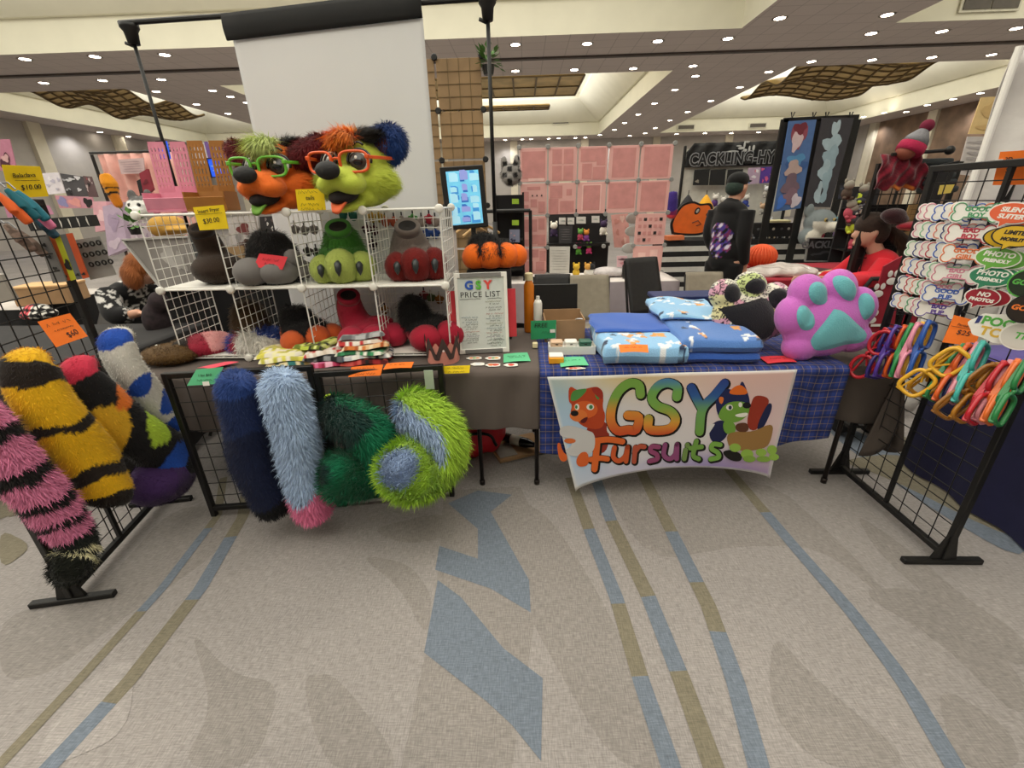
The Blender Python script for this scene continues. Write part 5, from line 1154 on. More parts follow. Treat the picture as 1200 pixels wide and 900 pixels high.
def bubble(px, py, colr, txt, label, X, w=.118, h=.068, edge=None, tc=None, shape='bubble'):
    mx = placed(px, py, X, .12, -.1); t = thing('speech_badge', label, 'badge', mx.translation, group='speech bubble badges on the right gridwall stand')
    out = [(w/2*math.cos(q), h/2*math.sin(q)) for q in np.linspace(0, 2*PI, 33)[:-1]]
    if shape == 'bubble': out = out[:22] + [(-w*.18, -h*.46), (-w*.16, -h*.72), (-w*.02, -h*.5)] + out[24:]
    a = MB(); a.prism([(x*1.08, y*1.12) for x, y in out], .003, edge or m_white, mx); a.build('backing', t)
    a = MB(); a.prism(out, .0012, mat('bubble_'+colr, colr, .4, vary=.02), mx @ Matrix.Translation((0, 0, .003))); a.build('face', t)
    if txt:
        a = MB()
        for k, s in enumerate(txt): text(s, min(h*.36, w*1.1/len(s)), tc or m_white, mx @ Matrix.Translation((0, h*(.16-.34*k) if len(txt) > 1 else 0, .0043)), mb=a, bold=.001, ext=.0004, shear=.15)
        a.build('lettering', t)
m_yel = mat('yellow_edge', '#d7ae2a', .4)
for px, py, c, tx, lb, X, kw in [(1180, 250, '#e2653f', ('SILENT', 'SUITER'), 'orange red SILENT SUITER speech bubble badge, front one', SX-.06, {}), (1193, 254, '#e2653f', (), 'orange red speech bubble badge tucked behind the SILENT SUITER one', SX-.03, {}),
    (1184, 277, '#d7ae2a', ('LIMITED', 'MOBILITY'), 'yellow LIMITED MOBILITY speech bubble badge', SX-.06, dict(tc=m_ink, edge=m_ink)), (1173, 279, '#d7ae2a', (), 'yellow speech bubble badge tucked behind the LIMITED MOBILITY one', SX-.03, dict(edge=m_ink)),
    (1163, 302, '#6fae4a', ('PHOTO', 'FRIENDLY'), 'light green PHOTO FRIENDLY speech bubble badge, upper of two greens', SX-.06, {}), (1173, 304, '#6fae4a', (), 'light green speech bubble badge tucked behind the upper PHOTO FRIENDLY one', SX-.03, {}),
    (1155, 324, '#35805f', ('PHOTO', 'FRIENDLY'), 'dark green PHOTO FRIENDLY speech bubble badge, lower of two greens', SX-.06, {}), (1166, 325, '#35805f', (), 'dark green speech bubble badge tucked behind the lower PHOTO FRIENDLY one', SX-.03, {}), (1176, 326, '#35805f', (), 'dark green speech bubble badge furthest behind the lower PHOTO FRIENDLY one', SX-.01, {}),
    (1145, 348, '#9c2233', ('NO', 'PHOTOS'), 'dark red NO PHOTOS speech bubble badge', SX-.06, dict(w=.095, h=.062)), (1157, 349, '#9c2233', ('NO',), 'dark red speech bubble badge tucked behind the NO PHOTOS one', SX-.03, dict(w=.095, h=.062)),
    (1198, 332, '#1d2b1c', ('GOOD',), 'black round badge with green GOOD lettering at the right edge', SX-.09, dict(w=.09, h=.09, shape='round', tc=mat('green_ink', '#59b04a', .5), edge=mat('green_ink', '#59b04a', .5))), (1197, 362, '#241a14', ('GOOD',), 'black round badge with orange GOOD lettering at the right edge', SX-.09, dict(w=.09, h=.09, shape='round', tc=mat('orange_ink', '#e2742a', .5), edge=m_black))]:
    bubble(px+6, py, c, tx, lb, X, **kw)
def pooltoy():
    mx = placed(1168, 384, SX-.09, .1, -.12); t = thing('word_badge', 'white POOL TOY badge with green and yellow letters below the red badges', 'badge', mx.translation); a = MB()
    out = [(.075*math.cos(q)*(1+.07*math.cos(6*q)), .052*math.sin(q)*(1+.1*math.cos(5*q))) for q in np.linspace(0, 2*PI, 41)[:-1]]
    a.prism(out, .003, m_white, mx); a.build('backing', t)
    text('POOL', .042, mat('green_ink', '#59b04a', .5), mx @ Matrix.Translation((.008, .018, .0035)), t, bold=.0016); text('TOY', .044, mat('gold_ink', '#e0b84a', .5), mx @ Matrix.Translation((.006, -.020, .0035)), t, bold=.0016)
    a = MB(); a.prism([(-.062, .03), (-.05, .032), (-.052, .005), (-.062, .0)], .0015, mat('badge_navy', CN['navy'], .4), mx @ Matrix.Translation((0, 0, .003))); a.build('mark', t)
pooltoy()
bubble(1196, 394, '#d8d4cc', ('TF',), 'white badge with green letters cut off at the right edge beside POOL TOY', SX-.05, w=.1, h=.09, shape='round', tc=mat('green_ink', '#59b04a', .5))
card('price_card', 'large orange card reading 3D at the top right edge', 'sign', [(1172, 178), (1215, 175), (1210, 216), (1163, 217)], paper('orange'), Y=[2.0, 1.86, 1.86, 2.0], lines=[('3D', .18, -.18, .22), ('$5', .2, -.1, -.05), ('$20', .16, -.1, -.25)], tape=(-.42, .18))
card('price_card', 'orange card reading $25 taped on the right stand between badges and glasses', 'sign', [(1118, 369), (1152, 378), (1143, 406), (1104, 401)], paper('orange'), Y=[1.82, 1.75, 1.73, 1.81], lines=[('Partial', .15, -.1, .26), ('$25', .3, .02, -.06)], scr=[(-.45, .45, .15, .004)], tape=(.32, .3))
# ------------------------------------------------------------------ coloured glasses hung in rows on the right stand
def hang_glasses(label, px, py, colr, X, ang, round_=False, yaw=0, sc=1.0):
    p = at_x(px, py, X); g = thing('glasses', label, 'glasses', p, group='coloured glasses hanging on the right gridwall stand'); m = mat('acetate_'+colr, colr, .3, vary=.04)
    z = (V((-.55, -.83, .1))).normalized(); z.rotate(Euler((0, 0, yaw))); up = V((0, 0, 1)); x = up.cross(z).normalized(); y = z.cross(x)
    g.matrix_world = Matrix.Translation(p) @ Matrix((x, y, z)).transposed().to_4x4() @ Matrix.Rotation(ang, 4, 'Z'); g.scale = (sc,)*3
    a = MB(); sq = 2 if round_ else 3.6
    for s in (-1, 1): a.tube([(q.x, q.z, q.y) for q in ovalring(s*.056, 0, .047, .036, 0, sq, 24)], .0072, m, 6, closed=True)
    a.tube([(-.012, .01, 0), (0, .016, .004), (.012, .01, 0)], .006, m, 6); a.build('frame_front', g, False, True)
    for s in (-1, 1):
        a = MB(); a.box((s*.104, .02, -.004), (.012, .016, .014), m, bev=.002); a.bar((s*.104, .018, -.008), (-s*.02, .014, -.014-.006*(s > 0)), .006, .013, m, .001); a.bar((-s*.02, .014, -.014-.006*(s > 0)), (-s*.05, -.006, -.016-.006*(s > 0)), .006, .012, m, .001); a.build('temple_arm', g, False)
    return g
GL = [(1030, 412, '#b3202c', 'red round', 1, -.5, 1.25), (1044, 411, '#33266e', 'deep purple', 0, .7, 1.3), (1052, 409, '#4a2f8a', 'violet', 0, .9, 1.25), (1062, 409, '#d8571e', 'orange', 0, .95, 1.25), (1070, 408, '#2f8a4a', 'green', 0, 1.0, 1.25), (1077, 408, '#d88aa0', 'pale pink', 0, 1.0, 1.25), (1083, 407, '#dba93a', 'amber', 0, 1.0, 1.25), (1090, 406, '#2453a4', 'blue', 0, 1.05, 1.25),
      (1093, 437, '#d9a52a', 'yellow', 0, -.3, 1.0), (1102, 436, '#b07a16', 'gold', 0, .2, 1.0), (1112, 438, '#2b7a45', 'leaf green', 0, .8, 1.0), (1120, 439, '#cf5a24', 'rust orange', 0, .9, 1.05), (1126, 439, '#22305f', 'navy', 0, 1.0, 1.05), (1132, 439, '#d28a98', 'rose', 0, 1.0, 1.05), (1139, 438, '#3aa39a', 'turquoise', 0, 1.05, 1.05),
      (1136, 460, '#8a5a1e', 'bronze', 0, .3, 1.0), (1148, 462, '#a8701f', 'caramel', 0, .7, 1.0), (1159, 462, '#b5202e', 'bright red', 0, .9, 1.0), (1168, 461, '#d08590', 'dusty pink', 0, .95, 1.0), (1177, 461, '#d8692a', 'tangerine', 0, 1.0, 1.0), (1188, 461, '#24783f', 'emerald', 0, 1.0, 1.0)]
GL = [(g_[0]-(9 if k_ < 8 else 0), g_[1]+(4 if k_ < 8 else 0)) + g_[2:] for k_, g_ in enumerate(GL)]
for i, (px, py, c, nm, rd_, yw, an) in enumerate(GL):
    cl = 'upper left' if i < 8 else 'middle' if i < 15 else 'lower right'
    hang_glasses('%s glasses hanging in the %s cluster on the right stand' % (nm, cl), px, py, c, SX-.10-.02*(i % 3)+(-.06 if i in (0, 8, 15) else 0), an, bool(rd_), yw, 1.25 if rd_ else 1.15)
# ------------------------------------------------------------------ neighbouring booths: helpers
def M(name, h, r=.7, **k): return mat(name, h, r, **k)
def cloth_table(label, x0, x1, y0, y1, z, drop, m, cat='table', topm=None):
    t = thing('draped_table', label, cat, ((x0+x1)/2, (y0+y1)/2, 0))
    a = MB(); a.box(((x0+x1)/2, (y0+y1)/2, z-.02), (x1-x0-.02, y1-y0-.02, .025), m_lam); a.build('tabletop', t)
    a = MB(); pts = [(x0, y1), (x0, y0), (x1, y0), (x1, y1)]
    a.sheet(lambda u, v: (x0+(x1-x0)*u, y0+(y1-y0)*v, z+.001*math.sin(30*u)), 20, 8, topm or m, .003, (0, 0, -1))
    if drop:
        per = [0, y1-y0, y1-y0+x1-x0, 2*(y1-y0)+x1-x0]
        def rim(s):
            s *= per[3]
            for k in range(3):
                if s <= per[k+1]+1e-9: f = (s-per[k])/(per[k+1]-per[k]); return V((*pts[k], 0)).lerp(V((*pts[k+1], 0)), f), k
            return V((*pts[3], 0)), 2
        nrm = [V((-1, 0, 0)), V((0, -1, 0)), V((1, 0, 0))]
        def sk(u, v): p, k = rim(u); return p+nrm[k]*(.006+.018*v*(1+math.sin(p.x*23+p.y*19)))+V((0, 0, z-drop*v))
        a.sheet(sk, 90, 8, m)
    a.build('cloth', t, True, True)
    for x in (x0+.12, x1-.12):
        for y in (y0+.06, y1-.06): a = MB(); a.tube([(x, y, 0), (x, y, z-.03)], .014, m_metal, 8); a.build('leg', t)
    return t
def flat(name, label, cat, quad, Y, h, cat_mat=None, th=.01, group=None, art=None, seed=0, rough=.7, frame=None):
    """a board, poster or cloth hanging upright at depth Y: quad TL,TR,BR,BL in the photograph; art: palette of printed blotches"""
    tl, tr, br, bl = [at_y(*q, Y) for q in quad]; c = (tl+tr+br+bl)/4
    t = thing(name, label, cat, (c.x, Y, min(bl.z, br.z)), group=group)
    a = MB(); a.sheet(lambda u, v: tl.lerp(tr, u).lerp(bl.lerp(br, u), v), 6, 6, cat_mat or M('board_'+h, h, rough), th, (0, 1, 0)); a.build('panel', t)
    if art:
        rg = random.Random(seed); a = MB(); w = (tr-tl).length; hh = (tl-bl).length
        for k, (cu, cv, ru, rv, col_) in enumerate(art):
            n = 18; ph = rg.random()*6; P = []
            for i in range(n):
                q = 2*PI*i/n; rr = 1+.22*math.sin(3*q+ph)+.12*math.sin(5*q+2*ph)
                u = min(.98, max(.02, cu+ru*rr*math.cos(q))); v = min(.98, max(.02, cv+rv*rr*math.sin(q)))
                p = tl.lerp(tr, u).lerp(bl.lerp(br, u), v); P.append((p.x, p.y-.003-.0006*k, p.z))
            a.add(P, [tuple(range(n))], M('art_'+col_, col_, .6))
        a.build('print', t)
    if frame:
        a = MB()
        for p, q in ((tl, tr), (tr, br), (br, bl), (bl, tl)): a.bar(p+V((0, -.006, 0)), q+V((0, -.006, 0)), .02, .012, frame)
        a.build('frame', t)
    return t
def blotches(seed, n, pal, r=(.05, .16)):
    g = random.Random(seed); return [(g.uniform(.1, .9), g.uniform(.08, .92), g.uniform(*r), g.uniform(*r)*.8, g.choice(pal)) for _ in range(n)]
def person(label, loc, rotz, parts, clothes, hair, name='person', skin='#c99a80', extra=None):
    root = thing(name, label, 'person', loc, (0, 0, rotz)); P, F = blob(parts, .011, 3)
    sc = H_(skin); furry('body', root, P, F, cols(P, lambda p: sc), world=False, m=colmat('skin', .55))
    for nm, pp, colfn, fn in clothes:
        P, F = blob(pp, .014, 3); furry(nm, root, P, F, cols(P, colfn if callable(colfn) else (lambda c: (lambda p: c))(H_(colfn))), world=False, m=m_print)
    for nm, pp, colr, n, ln, lay in hair:
        P, F = blob(pp, .012, 3); c = H_(colr); furry(nm, root, P, F, cols(P, lambda p: c), n, ln, world=False, width=.003, lay=lay, k=.85, jit=.12, droop=.2)
    return root
def handparts(w, d, side=1, curl=.3):
    """palm and five fingers hanging from the wrist w along direction d"""
    w = V(w); d = V(d).normalized(); s = V((0, 1, 0)) if abs(d.z) > .6 else V((0, 0, 1)); s = (s-d*s.dot(d)).normalized(); n = d.cross(s)
    out = [('e', w+d*.045, (.018, .04, .05) if abs(d.z) > .6 else (.05, .04, .018))]
    for k, (o, L_) in enumerate(((-.03, .075), (-.01, .085), (.01, .08), (.03, .062))):
        b = w+d*.075+s*o; out.append(('t', [b, b+d*L_*.5+n*curl*.01*side, b+d*L_*.9+n*curl*.035*side], [.0095, .009, .0075]))
    b = w+d*.03-s*.032; out.append(('t', [b, b-s*.022+d*.025, b-s*.026+d*.055+n*.01*side], [.012, .011, .008])); return out
# ------------------------------------------------------------------ centre: cube wall, monitor, pink panel wall
mbw = M('brown_board', '#8f7350', .7, vary=.2, scale=4)
def panelwall(name, label, pts_cols, zs, Y, m, jm, cat='display wall', skip=(), wire=True, art=None):
    t = thing(name, label, cat, ((pts_cols[0]+pts_cols[-1])/2, Y, zs[0]))
    for i in range(len(pts_cols)-1):
        for j in range(len(zs)-1):
            if (i, j) in skip: continue
            x0, x1, z0, z1 = pts_cols[i]+.008, pts_cols[i+1]-.008, zs[j]+.008, zs[j+1]-.008
            a = MB(); a.box(((x0+x1)/2, Y, (z0+z1)/2), (x1-x0, .006, z1-z0), m, bev=.002); o = a.build('panel', t)
            if wire:
                a = MB()
                for k in range(1, 4): a.box((x0+(x1-x0)*k/4, Y-.006, (z0+z1)/2), (.004, .004, z1-z0), m_goldd); a.box(((x0+x1)/2, Y-.006, z0+(z1-z0)*k/4), (x1-x0, .004, .004), m_goldd)
                a.build('wire_mesh', o)
            if art and (i, j) in art:
                a = MB()
                for kk, (cu, cv, w, h, mm) in enumerate(art[(i, j)]): a.box((x0+(x1-x0)*cu, Y-.004-.0007*kk, z1-(z1-z0)*cv), ((x1-x0)*w, .002, (z1-z0)*h), mm)
                a.build('print', o)
    for x in pts_cols:
        for z in zs:
            a = MB(); a.lathe([(.02, -.01), (.026, -.005), (.026, .005), (.02, .01)], jm, 8, Matrix.Translation((x, Y-.012, z)) @ Euler((PI/2, 0, 0)).to_matrix().to_4x4()); a.build('connector', t)
    return t
panelwall('cube_panel_wall', 'brown meshed cube panel wall between the white screen and the black pole', [-1.08, -.70, -.32], [.03, .40, .77, 1.14, 1.51, 1.88, 2.25, 2.62], 4.25, mbw, m_black)
mlf = M('leaf_green', '#4f7a34', .7, vary=.3)
def plant(label, c, r, n, seed):
    t = thing('potted_plant', label, 'plant', c); g = random.Random(seed); a = MB()
    for i in range(n):
        d = V((g.uniform(-1, 1), g.uniform(-1, 1), g.uniform(-.5, 1))).normalized(); x, y, _ = frame_from(d); p = d*r*g.uniform(.3, 1); L_ = r*.5
        a.add([p-x*L_*.3, p+d*L_*.5, p+x*L_*.3, p-d*L_*.5, p+y*.004], [(0, 1, 2, 3)], mlf)
    a.build('foliage', t, False); a = MB(); a.lathe([(r*.3, -r*.7), (r*.4, -r*.2), (r*.36, -r*.2)], m_black, 12); a.build('pot', t, False)
plant('leafy green plant on top of the brown panel wall by the black pole', at_y(572, 72, 4.25), .13, 60, 1)
plant('small green plant behind the left end of the white wire shelf', at_y(156, 262, 3.1), .10, 45, 2)
# monitor
mc = (at_y(522, 200, 2.75)+at_y(566, 263, 2.75))/2; w = .27; h = .40
t = thing('monitor', 'upright black screen with a blue picture collage above the orange boot', 'monitor', (mc.x, 2.75, .03)); R = Euler((-.05, 0, .25)); Rm = Matrix.Translation(mc) @ R.to_matrix().to_4x4() @ Matrix.Rotation(-.05, 4, 'Y')
a = MB(); q = MB(); q.box((0, 0, 0), (.245, .03, .335), m_black, bev=.004); a.add([Rm @ V(p) for p in q.v], q.f, m_black); a.build('bezel', t)
m_scr = M('screen_blue', '#6fbfe0', .3, emit=.6, vary=.1, scale=30); a = MB(); q = MB(); q.box((.0, -.0155, .0), (.185, .002, .285), m_scr); a.add([Rm @ V(p) for p in q.v], q.f, m_scr)
g = random.Random(4)
for i in range(3):
    for j in range(5):
        for k in range(2):
            cx, cz = -.060+.060*i+g.uniform(-.008, .008), -.110+.055*j+g.uniform(-.012, .012); q = MB(); ww_ = g.uniform(.012, .026); hh_ = g.uniform(.012, .026); q.prism([(cx-ww_, cz-hh_), (cx+ww_, cz-hh_), (cx+ww_, cz+hh_*.6), (cx+ww_*.3, cz+hh_), (cx-ww_, cz+hh_)], .0006*(k+1), M('scr_%d' % (k+i % 2*2), ['#3f8fd0', '#a8dcf0', '#2f6ab8', '#8f9ad8'][k+i % 2*2], .3, emit=.5))
            a.add([Rm @ (Euler((PI/2, 0, 0)).to_matrix() @ V(p) + V((0, -.0168, 0))) for p in q.v], q.f, q.mats[0])
a.build('screen', t); a = MB(); a.tube([(mc.x+.02, 2.95, .04), (mc.x+.02, 2.95, mc.z-.1), (mc.x, 2.79, mc.z)], .016, m_blk, 10); a.build('pole', t)
for k in range(3): a = MB(); an = 2*PI*k/3+.3; a.tube([(mc.x+.02, 2.95, .35), (mc.x+.02+.3*math.cos(an), 2.95+.3*math.sin(an)*.6, .015)], .01, m_blk, 6); a.build('leg', t)
# clothes rail with wooden hangers behind the orange boot
mwd = M('pale_wood', '#c9a26c', .6); t = thing('garment_rack', 'black garment rail behind the orange boot', 'rack', (-.35, 3.3, 0)); a = MB()
for x in (-.85, .05): a.tube([(x, 3.3, .02), (x, 3.3, 1.48)], .012, m_blk, 8); a.tube([(x, 3.1, .015), (x, 3.5, .015)], .012, m_blk, 8)
a.build('upright', t); a = MB(); a.tube([(-.85, 3.3, 1.48), (.05, 3.3, 1.48)], .012, m_blk, 8); a.build('rail', t)
for i, (x, yy) in enumerate(((-.46, 3.27), (-.38, 3.29), (-.30, 3.31))):
    t = thing('hanger', 'wooden hanger, %s on the black rail' % ('left', 'middle', 'right')[i], 'hanger', (x, yy, 1.36), (0, 0, .9), group='wooden hangers on the rail')
    a = MB(); a.tube(crom([(-.19, 0, -.035), (-.09, 0, .01), (0, 0, .035), (.09, 0, .01), (.19, 0, -.035)], 16), .010, mwd, 8); a.build('shoulder_bar', t, False); a = MB(); a.tube([(0, 0, .04), (0, 0, .07), (.015, 0, .09), (0, 0, .115), (-.012, 0, .1)], .003, m_al, 6); a.build('hook', t, False)
# pink art panels
pk_ = M('pink_panel', '#dfaaa4', .7, vary=.03); pkd = M('pink_print_dark', '#cb8c88', .7); pkl = M('pink_print_light', '#ecc3bb', .7); mgy = M('connector_grey', '#8b8b88', .4)
PX = [-.035, .275, .60, .93, 1.27, 1.63]; PZ = [.72, 1.03, 1.38, 1.72, 2.07]
art = {(0, 3): [(.5, .5, .86, .8, pkd), (.6, .93, .6, .08, pkl)], (1, 3): [(.3, .27, .34, .42, pkd), (.7, .27, .34, .42, pkd), (.3, .75, .34, .42, pkd), (.7, .75, .34, .42, pkd)], (2, 3): [(.35, .25, .55, .38, pkd), (.78, .3, .3, .5, pkd), (.3, .72, .34, .45, pkd), (.72, .78, .42, .36, pkd)], (3, 3): [(.5, .5, .76, .86, pkd)], (4, 3): [(.5, .5, .8, .88, pkd)],
       (0, 2): [(.5, .15, .5, .1, pkd), (.2, .4, .22, .3, pkd), (.5, .62, .25, .25, pkd), (.2, .8, .2, .25, pkd), (.8, .75, .25, .35, pkd), (.45, .38, .05, .05, m_ink), (.62, .38, .05, .05, m_ink), (.8, .38, .05, .05, m_ink)], (1, 2): [(.28, .28, .45, .4, pkd), (.75, .3, .2, .2, pkd), (.2, .75, .34, .5, pkd), (.68, .75, .5, .35, pkd)], (2, 2): [(.5, .5, .68, .86, pkl), (.5, .5, .6, .8, pkd)], (3, 2): [(.5, .45, .9, .8, pkd)], (4, 2): [(.5, .5, .8, .9, pkd)],
       (0, 1): [(.2, .3, .25, .4, pkd), (.5, .3, .25, .4, pkd), (.8, .25, .25, .36, pkd), (.5, .75, .3, .3, pkd), (.25, .85, .3, .2, pkd), (.8, .78, .3, .35, pkd)], (0, 0): [(.2, .25, .3, .36, pkd), (.55, .2, .28, .3, pkd), (.85, .3, .25, .4, pkd), (.3, .7, .35, .4, pkd), (.75, .7, .35, .35, pkd)],
       (4, 1): [(.15+.17*(k % 5), .18+.22*(k//5), .1, .1, [pkd, m_ink, pkd][k % 3]) for k in range(18)], (4, 0): [(.3, .4, .25, .3, pkl), (.7, .3, .25, .3, pkl), (.5, .75, .4, .2, pkl)]}
panelwall('art_panel_wall', 'pink wall of square panels with tone-on-tone art prints around an open middle', PX, PZ, 5.35, pk_, mgy, skip={(1, 0), (2, 0), (3, 0), (1, 1), (2, 1), (3, 1)}, wire=False, art=art)
mlav = M('lavender_cloth', '#b9adb2', .9, vary=.05); mlw = M('pale_table_cloth', '#ddd5d0', .9)
cloth_table('table under a lavender cloth in front of the pink panel wall', -.25, 1.62, 4.66, 5.3, .735, .42, mlav, topm=mlw)
def chair(label, px, Y, ztop, m, w=.4, rot=0, lean=.12, seatm=None, group='stacking chairs behind the booth'):
    p = at_y(px, 330, Y); t = thing('banquet_chair', label, 'chair', (p.x, Y, 0), (0, 0, rot), group=group); sm = seatm or m
    a = MB(); a.sheet(lambda u, v: ((u-.5)*w*(1-.06*v), lean*(v-.5)*2*.6 + .02*math.sin(u*PI), ztop-(ztop-.52)*(1-v)), 10, 10, m, .035, (0, 1, 0)); a.build('backrest', t, False, True)
    a = MB(); a.box((0, -.24, .45), (w+.02, .44, .06), sm, bev=.02, seg=2); a.build('seat', t, False, True)
    for sx in (-1, 1):
        a = MB(); a.tube([(sx*w*.48, lean*.6+.02, ztop-.02), (sx*w*.48, -.02, .45), (sx*w*.48, .05, .01)], .012, m_blk, 8); a.build('leg', t, False)
        a = MB(); a.tube([(sx*w*.48, -.44, .44), (sx*w*.48, -.46, .01)], .012, m_blk, 8); a.build('leg', t, False)
    return t
mch = M('black_mesh', '#1d1b1b', .7, vary=.2, scale=30); mbe = M('beige_fabric', '#8d8474', .9, vary=.08, scale=20)
chair('black mesh chair behind the cardboard box', 648, 4.15, .89, mch, .36); chair('beige fabric chair behind the drink can', 692, 4.0, .90, mbe, .37); chair('black mesh chair turned askew behind the blue blankets', 757, 4.2, 1.02, mch, .36, .35, .16); chair('beige fabric chair between the lavender table and the person in black', 828, 4.3, .86, mbe, .37)
# things on the lavender table
LT = .74
def plush_toy(label, x, y, z, s, cb, ch, group=None):
    t = thing('plush_toy', label, 'plush toy', (x, y, z), group=group); a = MB(); a.ell((0, 0, .045*s), (.04*s, .035*s, .045*s), M('toy_'+cb, cb, .9)); a.build('body', t, False, True)
    a = MB(); a.ell((0, -.01*s, .11*s), (.038*s, .036*s, .035*s), M('toy_'+ch, ch, .9))
    for k in (-1, 1): a.ell((k*.028*s, 0, .142*s), (.012*s, .01*s, .018*s), M('toy_'+ch, ch, .9), None, 10, 8)
    a.build('head', t, False, True)
    for k in (-1, 1): a = MB(); a.ell((k*.03*s, -.03*s, .012*s), (.014*s, .02*s, .013*s), M('toy_'+cb, cb, .9), None, 10, 8); a.build('foot', t, False, True)
for i, (px, py, c1, c2, lb) in enumerate([(672, 318, '#e0b83a', '#e0b83a', 'yellow plush toy on the lavender table'), (684, 317, '#e6e3dc', '#d8a04a', 'white plush toy with an orange head on the lavender table'), (690, 319, '#e6e3dc', '#2a2a2c', 'white and black plush toy on the lavender table')]):
    p = at_z(px, py, LT+.02); plush_toy(lb, p.x, 5.0, LT, 1.0, c1, c2)
mgl = M('clear_wrap', '#cfc8c8', .25, vary=.12, scale=18, bump=.5)
p = at_y(712, 312, 5.0); P, F = blob([('e', (p.x, 5.0, LT+.05), (.17, .1, .055)), ('e', (p.x+.1, 5.0, LT+.04), (.12, .09, .045))], .014, 3); a = MB(); a.add(P, F, mgl); tag(a.build('wrapped_parcel', None, True, True), 'pale plastic-wrapped parcel on the lavender table', 'parcel')
p = at_y(736, 315, 4.85); t = thing('mini_bag', 'small black bag standing on the lavender table', 'bag', (p.x, 4.85, LT)); a = MB(); a.box((0, 0, .075), (.12, .07, .15), m_blk, bev=.02, seg=2); a.build('body', t, False, True); a = MB(); a.tube([(-.03, 0, .15), (-.02, 0, .185), (.02, 0, .185), (.03, 0, .15)], .006, m_blk, 6); a.build('handle', t, False); a = MB(); a.box((.02, -.037, .05), (.02, .004, .012), m_white); a.build('tag', t, False)
t = flat('list_board', 'pale sheet of lines standing at the left of the lavender table', 'board', [(644, 289), (668, 289), (667, 320), (644, 320)], 5.0, '#d5d2cb', art=[(.5, .15+.1*k, .4, .012, '#a9a5a0') for k in range(8)])
flat('price_card', 'small pale card reading as a table sign beside the black bag', 'sign', [(723, 300), (735, 300), (735, 313), (723, 313)], 5.05, '#dcb5bb', art=[(.5, .3, .35, .1, '#6a4a52'), (.5, .65, .2, .12, '#c98a92')])
# hanging goods seen through the opening of the pink wall
t = flat('display_board', 'black grid board with hanging goods behind the pink wall opening', 'board', [(643, 245), (712, 245), (708, 330), (643, 330)], 6.6, '#1d1b1c')
for i, (px, py, w_) in enumerate(((660, 259, 10), (668, 259, 10), (681, 258, 11), (698, 257, 9))):
    flat('hanging_pack', 'white packet, %s in the row hanging behind the pink wall' % ('leftmost', 'second', 'third', 'rightmost')[i], 'packet', [(px-w_/2, py-4), (px+w_/2, py-4), (px+w_/2, py+4), (px-w_/2, py+4)], 6.5, '#d6d6d0', group='white packets hanging behind the pink wall', art=[(.5, .5, .3, .1, '#a9b0a9')])
for i, (px, py, c1, c2) in enumerate(((649, 272, '#3a2a4a', '#e0dccf'), (707, 270, '#e0dccf', '#3a2a4a'), (680, 276, '#c04a6a', '#6aa04a'), (687, 277, '#8a4a9a', '#d88a3a'), (678, 293, '#5aa03a', '#d84a8a'), (690, 292, '#d0407a', '#7ab04a'))):
    p = at_y(px, py, 6.45); t_ = 'above' if py < 285 else 'below'; plush_toy('%s hanging plush charm %s the shelf edge behind the pink wall' % (('purple and white', 'white', 'red', 'violet', 'green', 'magenta')[i], t_), p.x, 6.45, p.z-.06, 1.3 if i < 2 else 1.0, c1, c2, 'plush charms behind the pink wall')
a = MB(); a.box((.75, 6.55, .95), (.9, .3, .04), m_blk); a.box((.75, 6.6, .47), (.9, .2, .94), m_blk); tag(a.build('counter'), 'low black counter behind the pink wall opening', 'counter')
flat('menu_board', 'dark grey lined board on the counter behind the pink wall', 'board', [(655, 265), (671, 265), (670, 285), (655, 285)], 6.4, '#3c3c3e', art=[(.5, .2+.14*k, .36, .02, '#6a6a6c') for k in range(5)])
flat('shirt', 'pink garment hanging at the right of the opening in the pink wall', 'shirt', [(716, 252), (736, 250), (738, 290), (720, 290)], 6.6, '#d9a098', art=blotches(3, 6, ['#c98a80', '#e6c0b4']))
for i, (px, py) in enumerate(((742, 256), (741, 271), (737, 291))):
    P_ = at_y(px, py, 5.6); a = MB(); a.ell(P_, (.09, .012, .06), M('pale_grey_felt', '#b9bdb9', .8), None, 16, 10); tag(a.build('felt_cloud', None, True, True), 'pale cloud-shaped felt piece, %s of three beside the pink panels' % ('top', 'middle', 'bottom')[i], 'felt piece', 'pale felt clouds')
# black shelving left of the pink wall
t = thing('display_tower', 'narrow black display tower left of the pink panel wall', 'shelf', (-.14, 5.0, 0)); a = MB()
for x in (-.30, .0): a.bar((x, 4.85, 0), (x, 4.85, 1.62), .02, .02, m_blk); a.bar((x, 5.15, 0), (x, 5.15, 1.62), .02, .02, m_blk)
a.build('frame', t)
for z in (.5, .85, 1.15, 1.45): a = MB(); a.box((-.15, 5, z), (.32, .32, .015), m_blk); a.build('shelf_board', t)
a = MB(); a.box((-.15, 5.16, .85), (.3, .01, 1.5), M('dark_back', '#1b191c', .8)); a.build('back_panel', t)
for i, z in enumerate((.865, 1.165)): flat('price_dot', 'round lime tag on the %s shelf of the black tower' % ('lower', 'upper')[i], 'tag', [(600, 258-25*i), (608, 258-25*i), (608, 264-25*i), (600, 264-25*i)], 4.82, '#a3c83a')
flat('art_card', 'small bluish art card low on the black tower', 'card', [(597, 269), (609, 269), (609, 284), (597, 284)], 4.82, '#8a8fa8', art=blotches(8, 5, ['#3a3a5a', '#c9a0a8', '#dcdce6']))
p = at_y(599, 205, 5.0); P, F = blob([('e', (p.x, 5.0, p.z), (.11, .1, .1)), ('e', (p.x-.02, 4.9, p.z-.04), (.06, .07, .05)), ('e', (p.x-.07, 5.02, p.z+.11), (.035, .03, .07)), ('e', (p.x+.06, 5.02, p.z+.12), (.035, .03, .07))], .012, 3)
